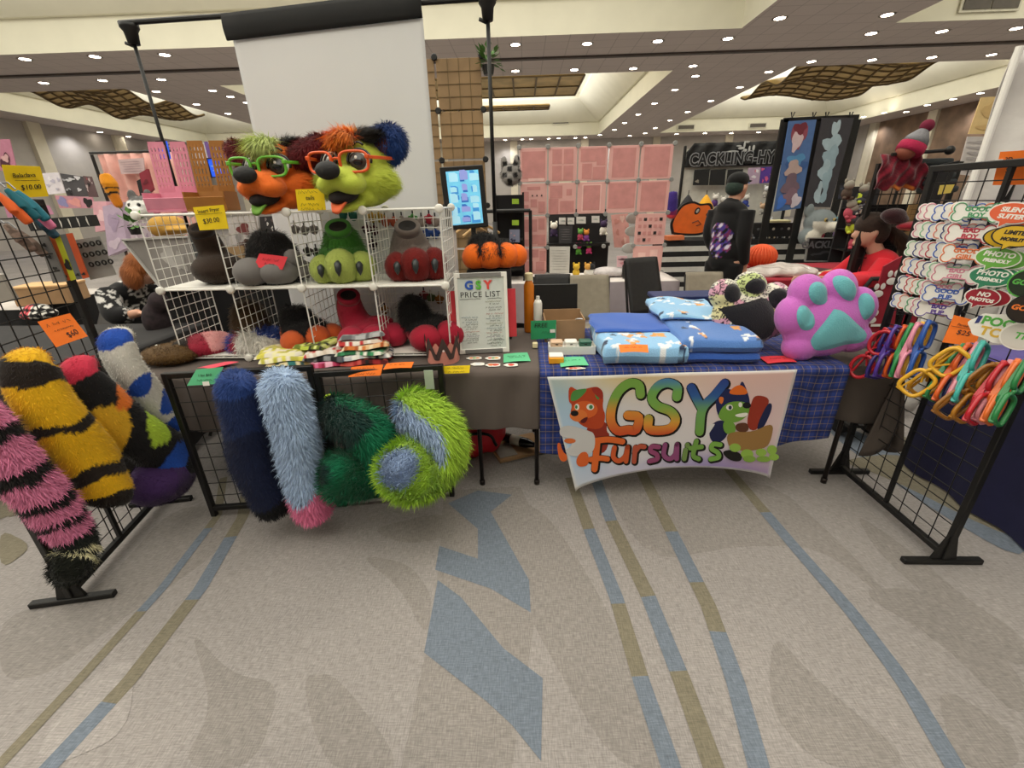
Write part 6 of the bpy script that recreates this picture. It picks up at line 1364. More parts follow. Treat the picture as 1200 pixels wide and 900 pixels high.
t = thing('mascot_head', 'mottled grey and black wolf head on top of the black tower', 'fursuit head', (p.x, 5, 1.46)); furry('fur', t, P, F, cols(P, lambda q: H_('#8e8a86') if math.sin(q[0]*60)*math.sin(q[2]*55+1) > -.1 else H_('#1e1c1d')), 2500, .03)
# ------------------------------------------------------------------ right centre: the black canopy booth
mcan = M('black_canopy', '#161617', .6, vary=.2, scale=3, bump=.3); HY = 7.5
hl, hr, hb = at_y(806, 168, HY), at_y(935, 165, HY), at_y(803, 196, HY)
t = thing('booth_backdrop', 'black arched booth backdrop with outlined CACKLING-HYENA lettering', 'backdrop', ((hl.x+hr.x)/2, HY, 0)); a = MB()
a.sheet(lambda u, v: (hl.x+(hr.x-hl.x)*u, HY-.02*math.sin(u*40+v*6)*(1-v), hl.z-.12*max(0, .06-u)/.06*(1-v)-(hl.z-hb.z)*v), 50, 8, mcan, .02, (0, 1, 0)); a.build('header', t, True, True)
a = MB()
for x in (hl.x-.03, hr.x): a.bar((x, HY, 0), (x, HY, hl.z-.03), .04, .04, m_blk, .01)
a.build('post', t); a = MB(); a.box(((hl.x+hr.x)/2, HY+.06, 1.1), (hr.x-hl.x, .02, 2.2), M('white_sheet', '#cfccc2', .9)); a.build('back_sheet', t)
lx = at_y(862, 188, HY); mout = M('silver_outline', '#9a9a9c', .5)
cw = at_y(806, 188.5, HY)
for dy, mm, bo in ((-.05, mout, .020), (-.056, mcan, .006)):
    a = MB(); text('CACKLING-HYENA', .25, mm, plane_mx(cw+V((.01, dy, 0)), (1, 0, .012), (0, 0, 1)) @ Matrix.Diagonal((.72, .9, 1, 1)), mb=a, bold=bo, spacing=1.06, align='LEFT', ext=.001); a.build('lettering', t)
a = MB()
for x0, z0, rx, rz in ((.02, .0, .05, .02), (.06, .05, .015, .05), (-.1, -.04, .09, .012), (.14, -.02, .015, .05), (.1, .08, .03, .012), (-.02, .03, .04, .01), (.2, .0, .02, .04), (.08, -.03, .03, .02)): c = at_y(866, 174, HY); a.ell((c.x+x0, HY-.035, c.z+z0), (rx, .004, rz), M('silver_print', '#b9b9b6', .6), None, 12, 8)
a.build('emblem', t)
for i, (px, w_) in enumerate(((823, 18), (842, 18), (862, 18))):
    flat('black_tile', 'blank black square panel, %s under the outlined lettering' % ('left', 'middle', 'right')[i], 'panel', [(px-w_/2, 199), (px+w_/2, 198), (px+w_/2-2, 217), (px-w_/2-2, 217)], 7.42, '#141415', group='black panels under the lettering', art=[(.25, .75, .12, .1, '#8a8478')] if i == 0 else None)
flat('art_print', 'small pink and blue print under the outlined lettering', 'print', [(877, 197), (891, 196), (889, 215), (876, 216)], 7.4, '#b8a0b8', art=blotches(11, 6, ['#d87a8a', '#4a78b0', '#e6e0e6']))
flat('art_print', 'small purple print of a bright face under the lettering', 'print', [(892, 196), (907, 195), (905, 214), (890, 215)], 7.4, '#5a3a98', art=blotches(12, 6, ['#d8608a', '#2a3a8a', '#e8b0c0']))
mst = M('white_stripe', '#cfcdc6', .9); mbk = M('black_stripe', '#1c1b1c', .9)
t = thing('striped_table', 'table with black and white horizontal stripes in front of the black booth', 'table', (3.3, 6.9, 0)); z1 = at_y(860, 281, 6.7).z
a = MB(); a.box((3.55, 7.0, z1-.02), (3.3, .62, .04), mbk); a.build('tabletop', t)
a = MB(); n = 13
for k in range(n): zz = z1*(1-k/n); a.box((3.55, 6.69, zz-z1/n/2), (3.3, .02, z1/n), mbk if k % 2 == 0 else mst)
a.build('striped_cloth', t)
for x in (2.0, 5.1): a = MB(); a.tube([(x, 7.1, 0), (x, 7.1, z1-.04)], .015, m_metal, 8); a.build('leg', t)
# flat orange cut-out creature, drawn as a plain rounded animal
t = thing('cutout_sign', 'orange rounded animal cutout with a thick black outline on the striped table', 'sign', at_y(811, 271, 6.8)); c = at_y(811, 256, 6.8); a = MB()
OUT = [(-.24, -.18), (-.27, -.06), (-.22, .07), (-.14, .17), (-.02, .20), (.08, .17), (.2, .17), (.24, .1), (.18, .05), (.24, -.03), (.22, -.14), (.12, -.20), (-.1, -.20)]
o2 = [(p.x, p.y) for p in crom([V((*q, 0)) for q in OUT+OUT[:1]], 60)[:-1]]; mz = plane_mx(c, (1, 0, 0), (0, 0, 1))
a.prism([(x*1.13, y*1.15) for x, y in o2], .02, m_black, mz); a.build('outline', t); a = MB(); a.prism(o2, .004, M('cutout_orange', '#d9641c', .6), mz @ Matrix.Translation((0, 0, .02))); a.build('body', t)
a = MB(); q = mz @ V((.05, .10, .027)); a.ell(q, (.035, .004, .05), m_black, (0, .5, 0), 14, 8); a.ell(q+V((.004, -.004, 0)), (.018, .003, .03), M('grey_eye', '#a9a49a', .5), (0, .5, 0), 12, 8); a.tube([mz @ V((x, y, .026)) for x, y in ((.0, -.06), (.08, -.03), (.13, -.08), (.06, -.1))], .006, m_black, 5); a.build('face', t)
flat('flat_goods', 'orange flat pieces lying at the left of the striped table', 'goods', [(783, 277), (802, 276), (802, 281), (783, 282)], 6.65, '#d8784a', th=.2)
p = at_y(789, 240, 6.4); tail('hanging_tail', 'purple tail with a red tip hanging beside the pink panel wall', 'tail', [at_y(789, 224, 6.4), at_y(788, 235, 6.4), at_y(787, 248, 6.4), at_y(786, 256, 6.4)], [.05, .07, .07, .05], ringcol([(.62, '#3d2a7a'), (.8, '#8a2a5a'), (1, '#d8404a')]), 1200, .03, 30, 16, lump=.02)
for px, c, lb in ((805, '#2b2a2c', 'dark grey fabric cone hanging above the orange cutout'), (826, '#e0a32a', 'yellow fabric cone hanging right of the orange cutout')):
    p = at_y(px, 243, 7.0); t = thing('hanging_hood', lb, 'hood', p); a = MB(); a.lathe([(.13, -.06), (.11, .02), (.05, .12), (.012, .17)], M('hood_'+c, c, .9), 16, Matrix.Translation(p)); a.build('cloth', t, True, True); a = MB(); a.tube([p+V((0, 0, .165)), p+V((0, 0, .23))], .006, m_blk, 6); a.build('hook', t)
g = random.Random(21)
for i in range(5):
    p = at_y(838+i*9, 236+g.uniform(-3, 3), 7.3); t = plush_toy('small %s charm, %s in the row above the person in black' % (('purple', 'white', 'grey', 'red', 'blue')[i], NB[i+1]), p.x, 7.3, p.z-.1, 1.2, ('#5a3a7a', '#d8d4cc', '#77777a', '#a83a3a', '#3a4a9a')[i], '#cfcac2', 'small charms hanging in the black booth')
for i, (px, py) in enumerate(((898, 225), (900, 238), (897, 252), (893, 245), (901, 262))):
    p = at_y(px, py, 7.2); plush_toy('small grey and tan trinket, %s down the rack beside the blue banner' % NB[i+1], p.x, 7.2, p.z-.08, 1.1, '#a9a49c', '#c9a888' if i % 2 else '#d8d8da', 'trinkets on the rack beside the blue banner')
# two tall banners
flat('tall_banner', 'tall blue banner with red and mauve artwork', 'banner', [(925, 142), (957, 140), (938, 244), (907, 248)], 6.3, '#49689a', th=.02, art=[(.5, .5, .42, .1, '#35588f'), (.45, .16, .3, .12, '#8a4250'), (.4, .22, .2, .1, '#c9b3b6'), (.45, .08, .25, .06, '#6a2230'), (.5, .42, .33, .06, '#4f88b5'), (.45, .52, .28, .09, '#b09a94'), (.45, .7, .3, .12, '#6f5a66'), (.5, .85, .3, .1, '#7f6370'), (.75, .9, .18, .08, '#c9bfc9'), (.2, .9, .16, .08, '#3f6fc0')], seed=3)
flat('tall_banner', 'tall charcoal banner with a pale blue abstract form', 'banner', [(964, 138), (1001, 138), (973, 243), (943, 242)], 6.3, '#37353a', th=.02, art=[(.5, .12, .13, .1, '#a5b8c0'), (.5, .28, .3, .1, '#9fb4bd'), (.55, .42, .25, .12, '#8fa7b2'), (.45, .58, .2, .12, '#9fb4bd'), (.6, .68, .15, .14, '#8fa7b2'), (.4, .84, .12, .13, '#a5b8c0'), (.62, .85, .1, .12, '#8fa7b2')], seed=5)
t = thing('banner_stand', 'black frame holding the two tall banners', 'frame', (3.7, 6.36, 0)); a = MB()
for px in (920, 960, 1004): q = at_y(px, 140, 6.36); a.bar((q.x, 6.36, 0), (q.x, 6.36, q.z), .09, .03, m_blk)
a.build('post', t); a = MB(); a.bar(at_y(918, 141, 6.36), at_y(1006, 137, 6.36), .03, .05, m_blk); a.build('crossbar', t)
for px in (928, 953, 968, 996): a = MB(); q = at_y(px, 139, 6.33); a.tube([q+V((-.02, 0, .07)), q, q+V((.02, 0, .07))], .008, m_blk, 5); a.build('clip', t)
# grey wolf head on the striped table, black cloth and pink pieces beside it
p = at_y(960, 262, 6.3); P, F = blob([('e', (0, 0, .02), (.19, .17, .16)), ('e', (.08, -.14, -.03), (.09, .12, .07)), ('e', (-.1, -.02, -.16), (.14, .12, .12)), ('e', (-.16, .02, .17), (.06, .05, .09)), ('e', (.24, .05, .03), (.14, .07, .05))], .015, 4)
t = thing('mascot_head', 'grey, white and teal wolf head on the striped table', 'fursuit head', p); furry('fur', t, P, F, cols(P, lambda q: H_('#d8d2c4') if (q[1] < -.1 and q[2] < .03) or (q[2] < -.1 and q[0] > -.12) else H_('#5f8a94') if q[0] > .12 else H_('#7f8788')), 3500, .02, world=False)
for s in (-1, 1): a = MB(); a.ell((.03+s*.055, -.16, .05), (.024, .016, .026), M('amber_eye', '#a98f4a', .4), None, 12, 8); e = a.build('eye', t, False, True); a = MB(); a.ell((.035+s*.055, -.178, .05), (.014, .01, .018), m_pupil, None, 10, 6); a.build('pupil', e, False, True)
a = MB(); a.ell((.10, -.26, -.01), (.03, .02, .022), m_nose, None, 12, 8); a.build('nose', t, False, True)
p = at_y(963, 274, 6.5); P, F = blob([('e', (p.x, 6.5, p.z), (.17, .08, .05)), ('e', (p.x+.15, 6.5, p.z+.02), (.08, .07, .05))], .014, 3); a = MB(); a.add(P, F, m_print)
tag(a.build('plush_slipper', None, True, True, cols(P, lambda q: H_('#d8506a') if q[0] < p.x+.1 else H_('#a98fc0'))), 'coral and lilac plush piece below the grey wolf head', 'plush')
flat('sign_board', 'black folding sign reading CACKLING leaning below the grey wolf head', 'sign', [(947, 279), (990, 279), (985, 306), (943, 306)], 5.6, '#1a1a1c', th=.02, frame=M('pale_frame', '#8b8b88', .5), art=[(.5, .72, .3, .16, '#3c3c40'), (.5, .8, .24, .14, '#1a1a1c')])
o = [x for x in bpy.data.objects if x.get('label', '').startswith('black folding sign')][0]; a = MB(); text('CACKLING', .11, M('grey_letters', '#5c5c60', .6), plane_mx(at_y(967, 287, 5.57), (1, 0, 0), (0, 0, 1)), mb=a, bold=.004); a.build('lettering', o)
flat('sign_board', 'dark picture panel standing right of the charcoal banner', 'panel', [(983, 214), (997, 213), (993, 233), (980, 234)], 6.0, '#2a2c33', frame=m_blk, art=blotches(15, 5, ['#77808c', '#3a4050', '#b0b4bc']))
for i in range(7):
    px, py = (868+i*9, 268+(i % 3)*2); p = at_y(px, py, 6.8); plush_toy('small %s figure, %s in the row on the striped table' % (('white', 'cream', 'grey')[i % 3], NB[i+1]), p.x, 6.8, z1, 1.2, ('#d8d4cc', '#c9b89a', '#8a8a8c')[i % 3], ('#b9b4ac', '#e6ddc8', '#5a5a5c')[i % 3], 'small figures on the striped table')
flat('black_shelf', 'low black shelf box on the striped table under the blue banner', 'shelf', [(884, 262), (930, 261), (926, 279), (884, 280)], 6.75, '#1b1a1b', th=.25); p = at_y(908, 258, 6.75)
a = MB(); a.box((p.x, 6.7, p.z-.01), (.3, .2, .03), M('cream_pad', '#e6dca8', .8), bev=.008); tag(a.build('foam_pad'), 'pale yellow pad on the low black shelf box', 'pad')
# carved orange ball basket
p = at_y(892, 300, 5.0); p.z = .92; t = thing('ribbed_basket', 'ribbed orange ball-shaped basket left of the plastic bag', 'basket', p); a = MB(); mo_ = M('basket_orange', '#e0592a', .7)
for k in range(14):
    an = PI*k/14; a.tube([p+V((.15*math.cos(q)*math.cos(an), .15*math.cos(q)*math.sin(an), .12*math.sin(q))) for q in np.linspace(0, 2*PI, 25)[:-1]], .012, mo_, 6, closed=True)
a.ell(p, (.147, .147, .117), mo_); a.build('body', t); a = MB(); a.tube([p+V((-.14, 0, .02)), p+V((-.19, -.03, -.08)), p+V((-.2, -.05, -.2))], .012, mo_, 6); a.build('handle', t)
# red-clothed table with a clear plastic bag
mred = M('red_tablecloth', '#96172a', .9, vary=.08)
cloth_table('table under a crimson cloth behind the two paw pillows', 2.22, 4.1, 4.2, 5.3, .80, .5, mred)
mpl = M('clear_plastic', '#c9bfb9', .15, vary=.15, scale=14, bump=.9, bscale=22, coat=.4)
P, F = blob([('e', (0, 0, .03), (.30, .17, .07)), ('e', (.14, -.03, .03), (.22, .15, .07)), ('e', (-.18, .0, .02), (.18, .15, .06)), ('e', (.05, .05, .06), (.2, .1, .05))], .016, 2); p = at_y(915, 313, 4.5)
P[:, 2] += .012*np.sin(P[:, 0]*31+P[:, 1]*19)*np.sin(P[:, 1]*37); a = MB(); a.add(P+np.array([p.x, 4.52, .80]), F, mpl); tag(a.build('plastic_bag', None, True, True), 'crumpled clear plastic bag lying on the crimson table', 'bag')
for i, (px, py, h_, lb) in enumerate(((952, 307, '#e6e2da', 'white paper lying right of the plastic bag'), (972, 312, '#d8b48a', 'tan paper lying on the crimson table by the red shirt'), (958, 311, '#3a1a20', 'dark flat pouch lying right of the plastic bag'))):
    p = at_y(px, py+4, 4.5+.1*i); a = MB(); a.box((p.x, p.y, .809+.004*i), (.24, .16, .006), M('flat_'+h_, h_, .7), (0, 0, .3*i)); tag(a.build('paper_sheet' if i < 2 else 'pouch'), lb, 'paper' if i < 2 else 'pouch')
# person in the black hoodie
def gridg(p):
    if p[1] > .10 and -.15 < p[0] < .15 and .98 < p[2] < 1.30 and abs(p[0])/.15+abs(p[2]-1.14)/.17 < 1.25:
        v = math.sin(p[0]*70+2)+math.sin(p[2]*60)+math.sin((p[0]+p[2])*90)
        return H_('#cfc8d8') if v > 1.1 else H_('#7a2f5c') if v > .2 else H_('#4a3a8a') if v > -.9 else H_('#161516')
    return H_('#141314')
sh = [('e', (0, .02, 1.27), (.175, .13, .24)), ('e', (0, .02, 1.05), (.165, .12, .2)), ('e', (0, .03, 1.40), (.175, .095, .10)), ('e', (0, .085, 1.43), (.11, .06, .07)), ('t', [(0, .04, 1.42), (0, .01, 1.5)], [.09, .075]),
      ('t', [(-.17, .02, 1.41), (-.20, .04, 1.16), (-.18, -.05, .92)], [.075, .066, .05]), ('t', [(.17, .02, 1.41), (.20, .02, 1.16), (.17, -.13, .96)], [.075, .066, .05])]
person('person in a black cap and black hoodie with a purple back print, looking down', (2.03, 4.62, 0), 2.1,
       [('e', (0, .01, 1.2), (.15, .1, .25)), ('t', [(0, .02, 1.45), (0, -.01, 1.53)], [.06, .055]), ('e', (0, -.03, 1.61), (.076, .095, .115)), ('e', (0, -.125, 1.59), (.014, .02, .022)), ('e', (0, -.09, 1.535), (.04, .035, .03)), ('e', (.078, -.02, 1.60), (.012, .02, .03)), ('e', (-.078, -.02, 1.60), (.012, .02, .03)),
        ('t', [(-.17, .02, 1.41), (-.20, .04, 1.16), (-.18, -.07, .88)], [.06, .05, .03]), ('t', [(.17, .02, 1.41), (.20, .02, 1.16), (.17, -.15, .93)], [.06, .05, .03]), ('t', [(-.1, 0, .95), (-.1, -.01, .5), (-.1, .02, .1)], [.08, .06, .045]), ('t', [(.1, 0, .95), (.1, -.01, .5), (.1, .02, .1)], [.08, .06, .045]), ('t', [(0, 0, 1.0), (.0, 0, .95)], [.13, .13])]
       + handparts((-.18, -.07, .88), (0, -.15, -1), 1) + handparts((.17, -.15, .93), (0, -.4, -1), -1),
       [('hoodie', sh, gridg, None), ('trousers', [('e', (0, .01, .93), (.165, .125, .12)), ('t', [(-.1, 0, .92), (-.1, -.01, .5), (-.1, .02, .07)], [.105, .08, .065]), ('t', [(.1, 0, .92), (.1, -.01, .5), (.1, .02, .07)], [.105, .08, .065])], '#100f10', None),
        ('shoe', [('e', (-.1, -.05, .045), (.05, .13, .045))], '#1a1a1b', None), ('shoe', [('e', (.1, -.05, .045), (.05, .13, .045))], '#1a1a1b', None), ('cap', [('e', (0, -.015, 1.675), (.092, .108, .075)), ('e', (0, -.14, 1.665), (.06, .06, .012))], '#0f0f10', None)],
       [('hair', [('e', (0, .02, 1.61), (.083, .085, .075))], '#2c3a33', 2500, .012, (0, 0, -1))])
# seated person in red with a ponytail
wl = at_y(1022, 285, 3.75); ty = 3.75
RED = person('person in a red shirt with a long dark ponytail, seated and looking down', (wl.x+.07, ty, .0), -1.75,
       [('e', (0, .02, .75), (.16, .11, .28)), ('t', [(0, .0, 1.0), (0, -.06, 1.09)], [.055, .052]), ('e', (0, -.10, 1.17), (.074, .094, .112)), ('e', (0, -.195, 1.145), (.013, .02, .022)), ('e', (0, -.155, 1.09), (.038, .035, .03)), ('e', (-.076, -.09, 1.165), (.012, .02, .03)), ('e', (.076, -.09, 1.165), (.012, .02, .03)),
        ('t', [(-.18, .0, .97), (-.23, -.15, .78), (-.12, -.38, .80)], [.05, .045, .03]), ('t', [(.18, .0, .97), (.23, -.15, .78), (.12, -.38, .80)], [.05, .045, .03]), ('t', [(-.09, 0, .5), (-.11, -.42, .5), (-.11, -.42, .08)], [.08, .065, .045]), ('t', [(.09, 0, .5), (.11, -.42, .5), (.11, -.42, .08)], [.08, .065, .045])]
       + handparts((-.12, -.38, .80), (.3, -1, -.05), 1) + handparts((.12, -.38, .80), (-.3, -1, -.05), -1),
       [('shirt', [('e', (0, .03, .78), (.18, .135, .27)), ('e', (0, .02, .96), (.19, .10, .09)), ('t', [(-.18, .0, .96), (-.23, -.13, .80), (-.19, -.25, .79)], [.085, .075, .06]), ('t', [(.18, .0, .96), (.23, -.13, .80), (.19, -.25, .79)], [.085, .075, .06])], '#c4202c', None),
        ('trousers', [('e', (0, 0, .5), (.17, .16, .11)), ('t', [(-.09, 0, .5), (-.11, -.42, .5), (-.11, -.42, .06)], [.1, .08, .06]), ('t', [(.09, 0, .5), (.11, -.42, .5), (.11, -.42, .06)], [.1, .08, .06])], '#1d1d22', None), ('shoe', [('e', (-.11, -.46, .045), (.05, .12, .045))], '#1a1a1b', None), ('shoe', [('e', (.11, -.46, .045), (.05, .12, .045))], '#1a1a1b', None)],
       [('hair', [('e', (0, -.095, 1.215), (.088, .108, .092)), ('e', (0, -.045, 1.17), (.086, .075, .10)), ('e', (0, -.10, 1.25), (.07, .09, .06))], '#33261f', 3000, .012, (0, 1, -.3)), ('ponytail', [('e', (0, .05, 1.17), (.045, .045, .045)), ('t', [(.02, .06, 1.16), (.05, .17, 1.02), (.06, .19, .76)], [.04, .052, .022])], '#3d2d22', 2500, .04, (0, .2, -1))], skin='#c79a84')
RED.scale = (1.07, 1.07, 1.07)
chair('black chair under the person in red', 1036, ty+.05, .80, mch, .42, -1.75, group='chair of the person in red')
t = thing('jacket', 'bright red jacket with black straps draped over a chair back behind the pink pillow', 'jacket', at_y(1020, 360, 3.3)); c = at_y(1018, 345, 3.3)
P, F = blob([('e', c+V((0, 0, .1)), (.30, .07, .07)), ('e', c+V((-.16, 0, .04)), (.12, .08, .1)), ('e', c+V((.2, .02, .06)), (.1, .07, .09))], .016, 3); a = MB(); a.add(P, F, M('red_nylon', '#c4182a', .5, bump=.4, bscale=25)); a.build('shell', t, True, True)
P, F = blob([('e', c+V((.0, -.02, -.08)), (.2, .08, .16))], .016, 2); a = MB(); a.add(P, F, m_blk); a.build('bag_body', t, True, True); a = MB(); a.tube([c+V((-.12, -.07, .02)), c+V((-.08, -.09, .13)), c+V((.12, -.09, .13)), c+V((.18, -.07, .0))], .016, m_blk, 8); a.build('strap', t); a = MB(); a.box(c+V((.1, -.11, .1)), (.06, .006, .03), m_white); a.build('tag', t)
t = flat('paw_print_banner', 'crimson cloth panel with white paw prints behind the right stand', 'banner', [(1036, 312), (1058, 300), (1046, 400), (1010, 400)], 3.0, '#8d1528', th=.01)
a = MB()
for px, py in ((1046, 326), (1030, 341), (1022, 372)):
    c = at_y(px, py, 2.985)
    for dx, dz, rx, rz in ((-.022, .028, .016, .022), (.018, .03, .016, .022), (0, -.02, .034, .024)): a.ell(c+V((dx, 0, dz)), (rx, .003, rz), M('paw_white', '#d8d2cc', .8), None, 12, 6)
    a.build('paw_print', t); a = MB()
for z in (.70, .64): a.box((at_y(1030, 385, 2.985).x, 2.985, z), (.12, .004, .016), M('paw_white', '#d8d2cc', .8))
a.build('stripe', t)
# booth behind the right stand: rack with red goods and a striped hat
t = thing('merch_rack', 'dark gridwall rack behind the right stand', 'rack', (2.75, 3.75, 0)); a = MB(); x0_, x1_ = at_y(1015, 250, 3.75).x, at_y(1105, 250, 3.75).x
for k in range(9): a.tube([(x0_+(x1_-x0_)*k/8, 3.75, .1), (x0_+(x1_-x0_)*k/8, 3.75, 1.72)], .004, m_wire, 5)
for k in range(18): a.tube([(x0_, 3.75, .1+.095*k), (x1_, 3.75, .1+.095*k)], .004, m_wire, 5)
a.build('wire_grid', t); a = MB(); a.box(((x0_+x1_)/2, 3.80, .9), (x1_-x0_, .01, 1.1), M('black_backing', '#141315', .9)); a.build('backing', t)
for x in (x0_, x1_): a = MB(); a.bar((x, 3.75, 0), (x, 3.75, 1.74), .03, .03, m_blk); a.bar((x, 3.55, .015), (x, 3.95, .015), .03, .03, m_blk); a.build('post', t)
h0 = at_y(1068, 182, 3.6); h0 = at_y(1066, 176, 3.6); t = thing('knit_hat', 'grey and crimson knit hat with a pompom on the rack top', 'hat', h0); Rz = Matrix.Translation(h0) @ Euler((0, .45, 0)).to_matrix().to_4x4() @ Matrix.Diagonal((.78, .78, .66, 1))
a = MB(); a.ell((-.02, 0, -.03), (.078, .08, .075), M('mannequin', '#8a4a38', .7)); a.v = [tuple(Rz @ V(p)) for p in a.v]; a.build('mannequin_head', t, True, True)
a = MB(); a.lathe([(.105, -.03), (.112, .0), (.108, .06)], M('crimson_knit', '#9c1740', .95, bump=.5, bscale=120), 24, Rz); a.build('brim', t, True, True); a = MB(); a.lathe([(.105, .06), (.09, .12), (.05, .19), (.02, .23)], M('grey_knit', '#77767a', .95, vary=.25, scale=14, bump=.5, bscale=120), 24, Rz); a.build('crown', t, True, True); a = MB(); a.ell(Rz @ V((0, 0, .25)), .042, M('dark_red_knit', '#6a1430', .95)); a.build('pompom', t, True, True)
t = thing('rack_arm', 'black display arm with a ball end right of the knit hat', 'arm', at_y(1095, 178, 3.6)); a = MB(); a.tube([at_y(1045, 181, 3.62), at_y(1112, 176, 3.6)], .012, m_blk, 8); a.build('rod', t); a = MB(); a.ell(at_y(1113, 176, 3.6), .03, m_blk); a.build('ball_end', t, True, True)
g0, g1, g2, g3 = [at_y(*q, 3.66) for q in ((1030, 181), (1077, 183), (1080, 222), (1022, 222))]; a = MB(); nu, nv = 30, 22
def gar(u, v): p = g0.lerp(g1, u).lerp(g3.lerp(g2, u), v); return p+V((0, -.03-.022*math.sin(u*19+3*v)*math.sin(v*8+u*5)-.03*math.sin(v*PI), .012*math.sin(u*23)*v))
a.sheet(gar, nu, nv, m_plush, .02, (0, 1, 0)); gc = [H_('#c9722a') if v/nv > .9 and .25 < u/nu < .75 else (H_('#7d1228') if math.sin(u*1.3+v*.9) > .2 else H_('#5a0d1e')) for u in range(nu+1) for v in range(nv+1)]
tag(a.build('velvet_garment', None, True, True, np.array(gc+gc)), 'crumpled dark red velvet garment on the rack under the knit hat', 'garment')
for i in range(5):
    c = at_y(1092+i*1.5, 190+i*8, 3.66); a = MB(); a.box(c, (.24, .10, .045), M('charcoal_fold', '#33383a', .9), bev=.015, seg=2); tag(a.build('folded_shirt'), 'dark folded shirt, %s from the top of the stack right of the velvet garment' % NB[i+1], 'shirt', 'dark folded shirts on the rack')
mgr = M('tan_grid_board', '#a98a58', .8)
for i, q in enumerate(([(1066, 240), (1085, 239), (1078, 262), (1058, 263)], [(1060, 272), (1078, 270), (1070, 300), (1050, 302)])):
    flat('cube_panel', 'tan meshed panel, %s of two behind the person in red' % ('upper', 'lower')[i], 'panel', q, 3.7, '#a98a58', art=[(.25*k, .5, .012, .45, '#6b5631') for k in (1, 2, 3)]+[(.5, .25*k, .45, .012, '#6b5631') for k in (1, 2, 3)])
c = at_y(1072, 265, 3.55); P, F = blob([('e', c, (.13, .08, .035)), ('e', c+V((.07, 0, .015)), (.06, .06, .03))], .012, 2); a = MB(); a.add(P, F, m_plush); tag(a.build('velvet_hat', None, True, True, cols(P, lambda q: H_('#8a1526') if q[2] > c.z-.02 else H_('#c9722a'))), 'flat dark red velvet hat with an orange band behind the person in red', 'hat')
c = at_y(1047, 252, 3.6); P, F = blob([('e', c, (.085, .07, .05)), ('e', c+V((.03, 0, -.03)), (.08, .07, .04))], .012, 2); a = MB(); a.add(P, F, m_plush); tag(a.build('velvet_hat', None, True, True, cols(P, lambda q: H_('#2e0b12'))), 'dark maroon velvet lump above the ponytail', 'hat')
flat('price_card', 'yellow card hanging at the top left of the right stand', 'sign', [(1102, 217), (1119, 216), (1114, 226), (1099, 228)], 2.4, '#d8bf5a', th=.002)
g = random.Random(31)
for i in range(14):
    p = at_y(993+g.uniform(0, 26), 222+i*4.5, 5.2); plush_toy('small %s figure, %s down the dark shelves behind the person in red' % (g.choice(['lime', 'grey', 'pink', 'brown', 'white']), ('%s' % NB.get(i+1, 'last'))), p.x, 5.2, p.z-.1, 1.3, g.choice(['#b8c83a', '#6a6a70', '#b04a5a', '#4a3a30', '#c9c4bc']), g.choice(['#3a3a40', '#8a8478', '#5a7a3a', '#2a2a2c']), 'small figures on the dark shelves')
a = MB(); x0_ = at_y(990, 240, 5.4).x; x1_ = at_y(1030, 240, 5.4).x; t = thing('dark_shelves', 'dark shelving full of small figures behind the person in red', 'shelf', ((x0_+x1_)/2, 5.4, 0)); a.box(((x0_+x1_)/2, 5.45, .8), (x1_-x0_, .02, 1.6), M('dark_back', '#1b191c', .8)); a.build('back_panel', t)
for k in range(5): a = MB(); a.box(((x0_+x1_)/2, 5.3, .5+.22*k), (x1_-x0_, .3, .012), m_blk); a.build('shelf_board', t)
for x in (x0_, x1_): a = MB(); a.bar((x, 5.2, 0), (x, 5.2, 1.6), .02, .02, m_blk); a.build('post', t)
# tall plastic-covered roll and posters behind the right stand
c0, c1 = at_y(1205, 95, 3.0), at_y(1128, 262, 3.0); t = thing('plastic_cover', 'tall clear plastic sheet leaning behind the right stand', 'cover', (c1.x, 3.0, .02))
msh = M('pearl_plastic', '#d3cec9', .3, vary=.08, scale=6, bump=.6, bscale=9)
a = MB(); a.sheet(lambda u, v: V((2.72+.42*u+.02*math.sin(v*9), 3.0+.05*math.sin(u*9+v*3)+.02*math.sin(v*17), 2.25-2.2*v+.05*u)), 14, 26, msh, .006, (0, 1, 0)); a.build('sheet', t, True, True)
a = MB(); a.tube([(2.72, 2.98, .02), (2.72, 2.98, 2.26)], .018, m_white, 10); a.tube([(2.95, 2.97, .02), (2.95, 2.97, 2.28)], .015, m_blk, 8); a.build('pole', t)
flat('poster', 'yellow ochre poster with a tan seal high on the right', 'poster', [(1150, 114), (1187, 112), (1166, 157), (1135, 157)], 4.6, '#dcbf85', th=.008, art=[(.5, .35, .28, .26, '#cfae74'), (.5, .82, .3, .08, '#cfae74')])
flat('poster', 'pale grey lined poster below the ochre one', 'poster', [(1134, 160), (1166, 160), (1146, 207), (1122, 204)], 4.6, '#c9c3bf', th=.008, art=[(.5, .15+.14*k, .38, .04, '#aaa4a2') for k in range(6)])
flat('black_curtain', 'black backing panel between the right stand and the posters', 'panel', [(1095, 195), (1125, 188), (1100, 240), (1078, 245)], 3.5, '#171618', th=.02)
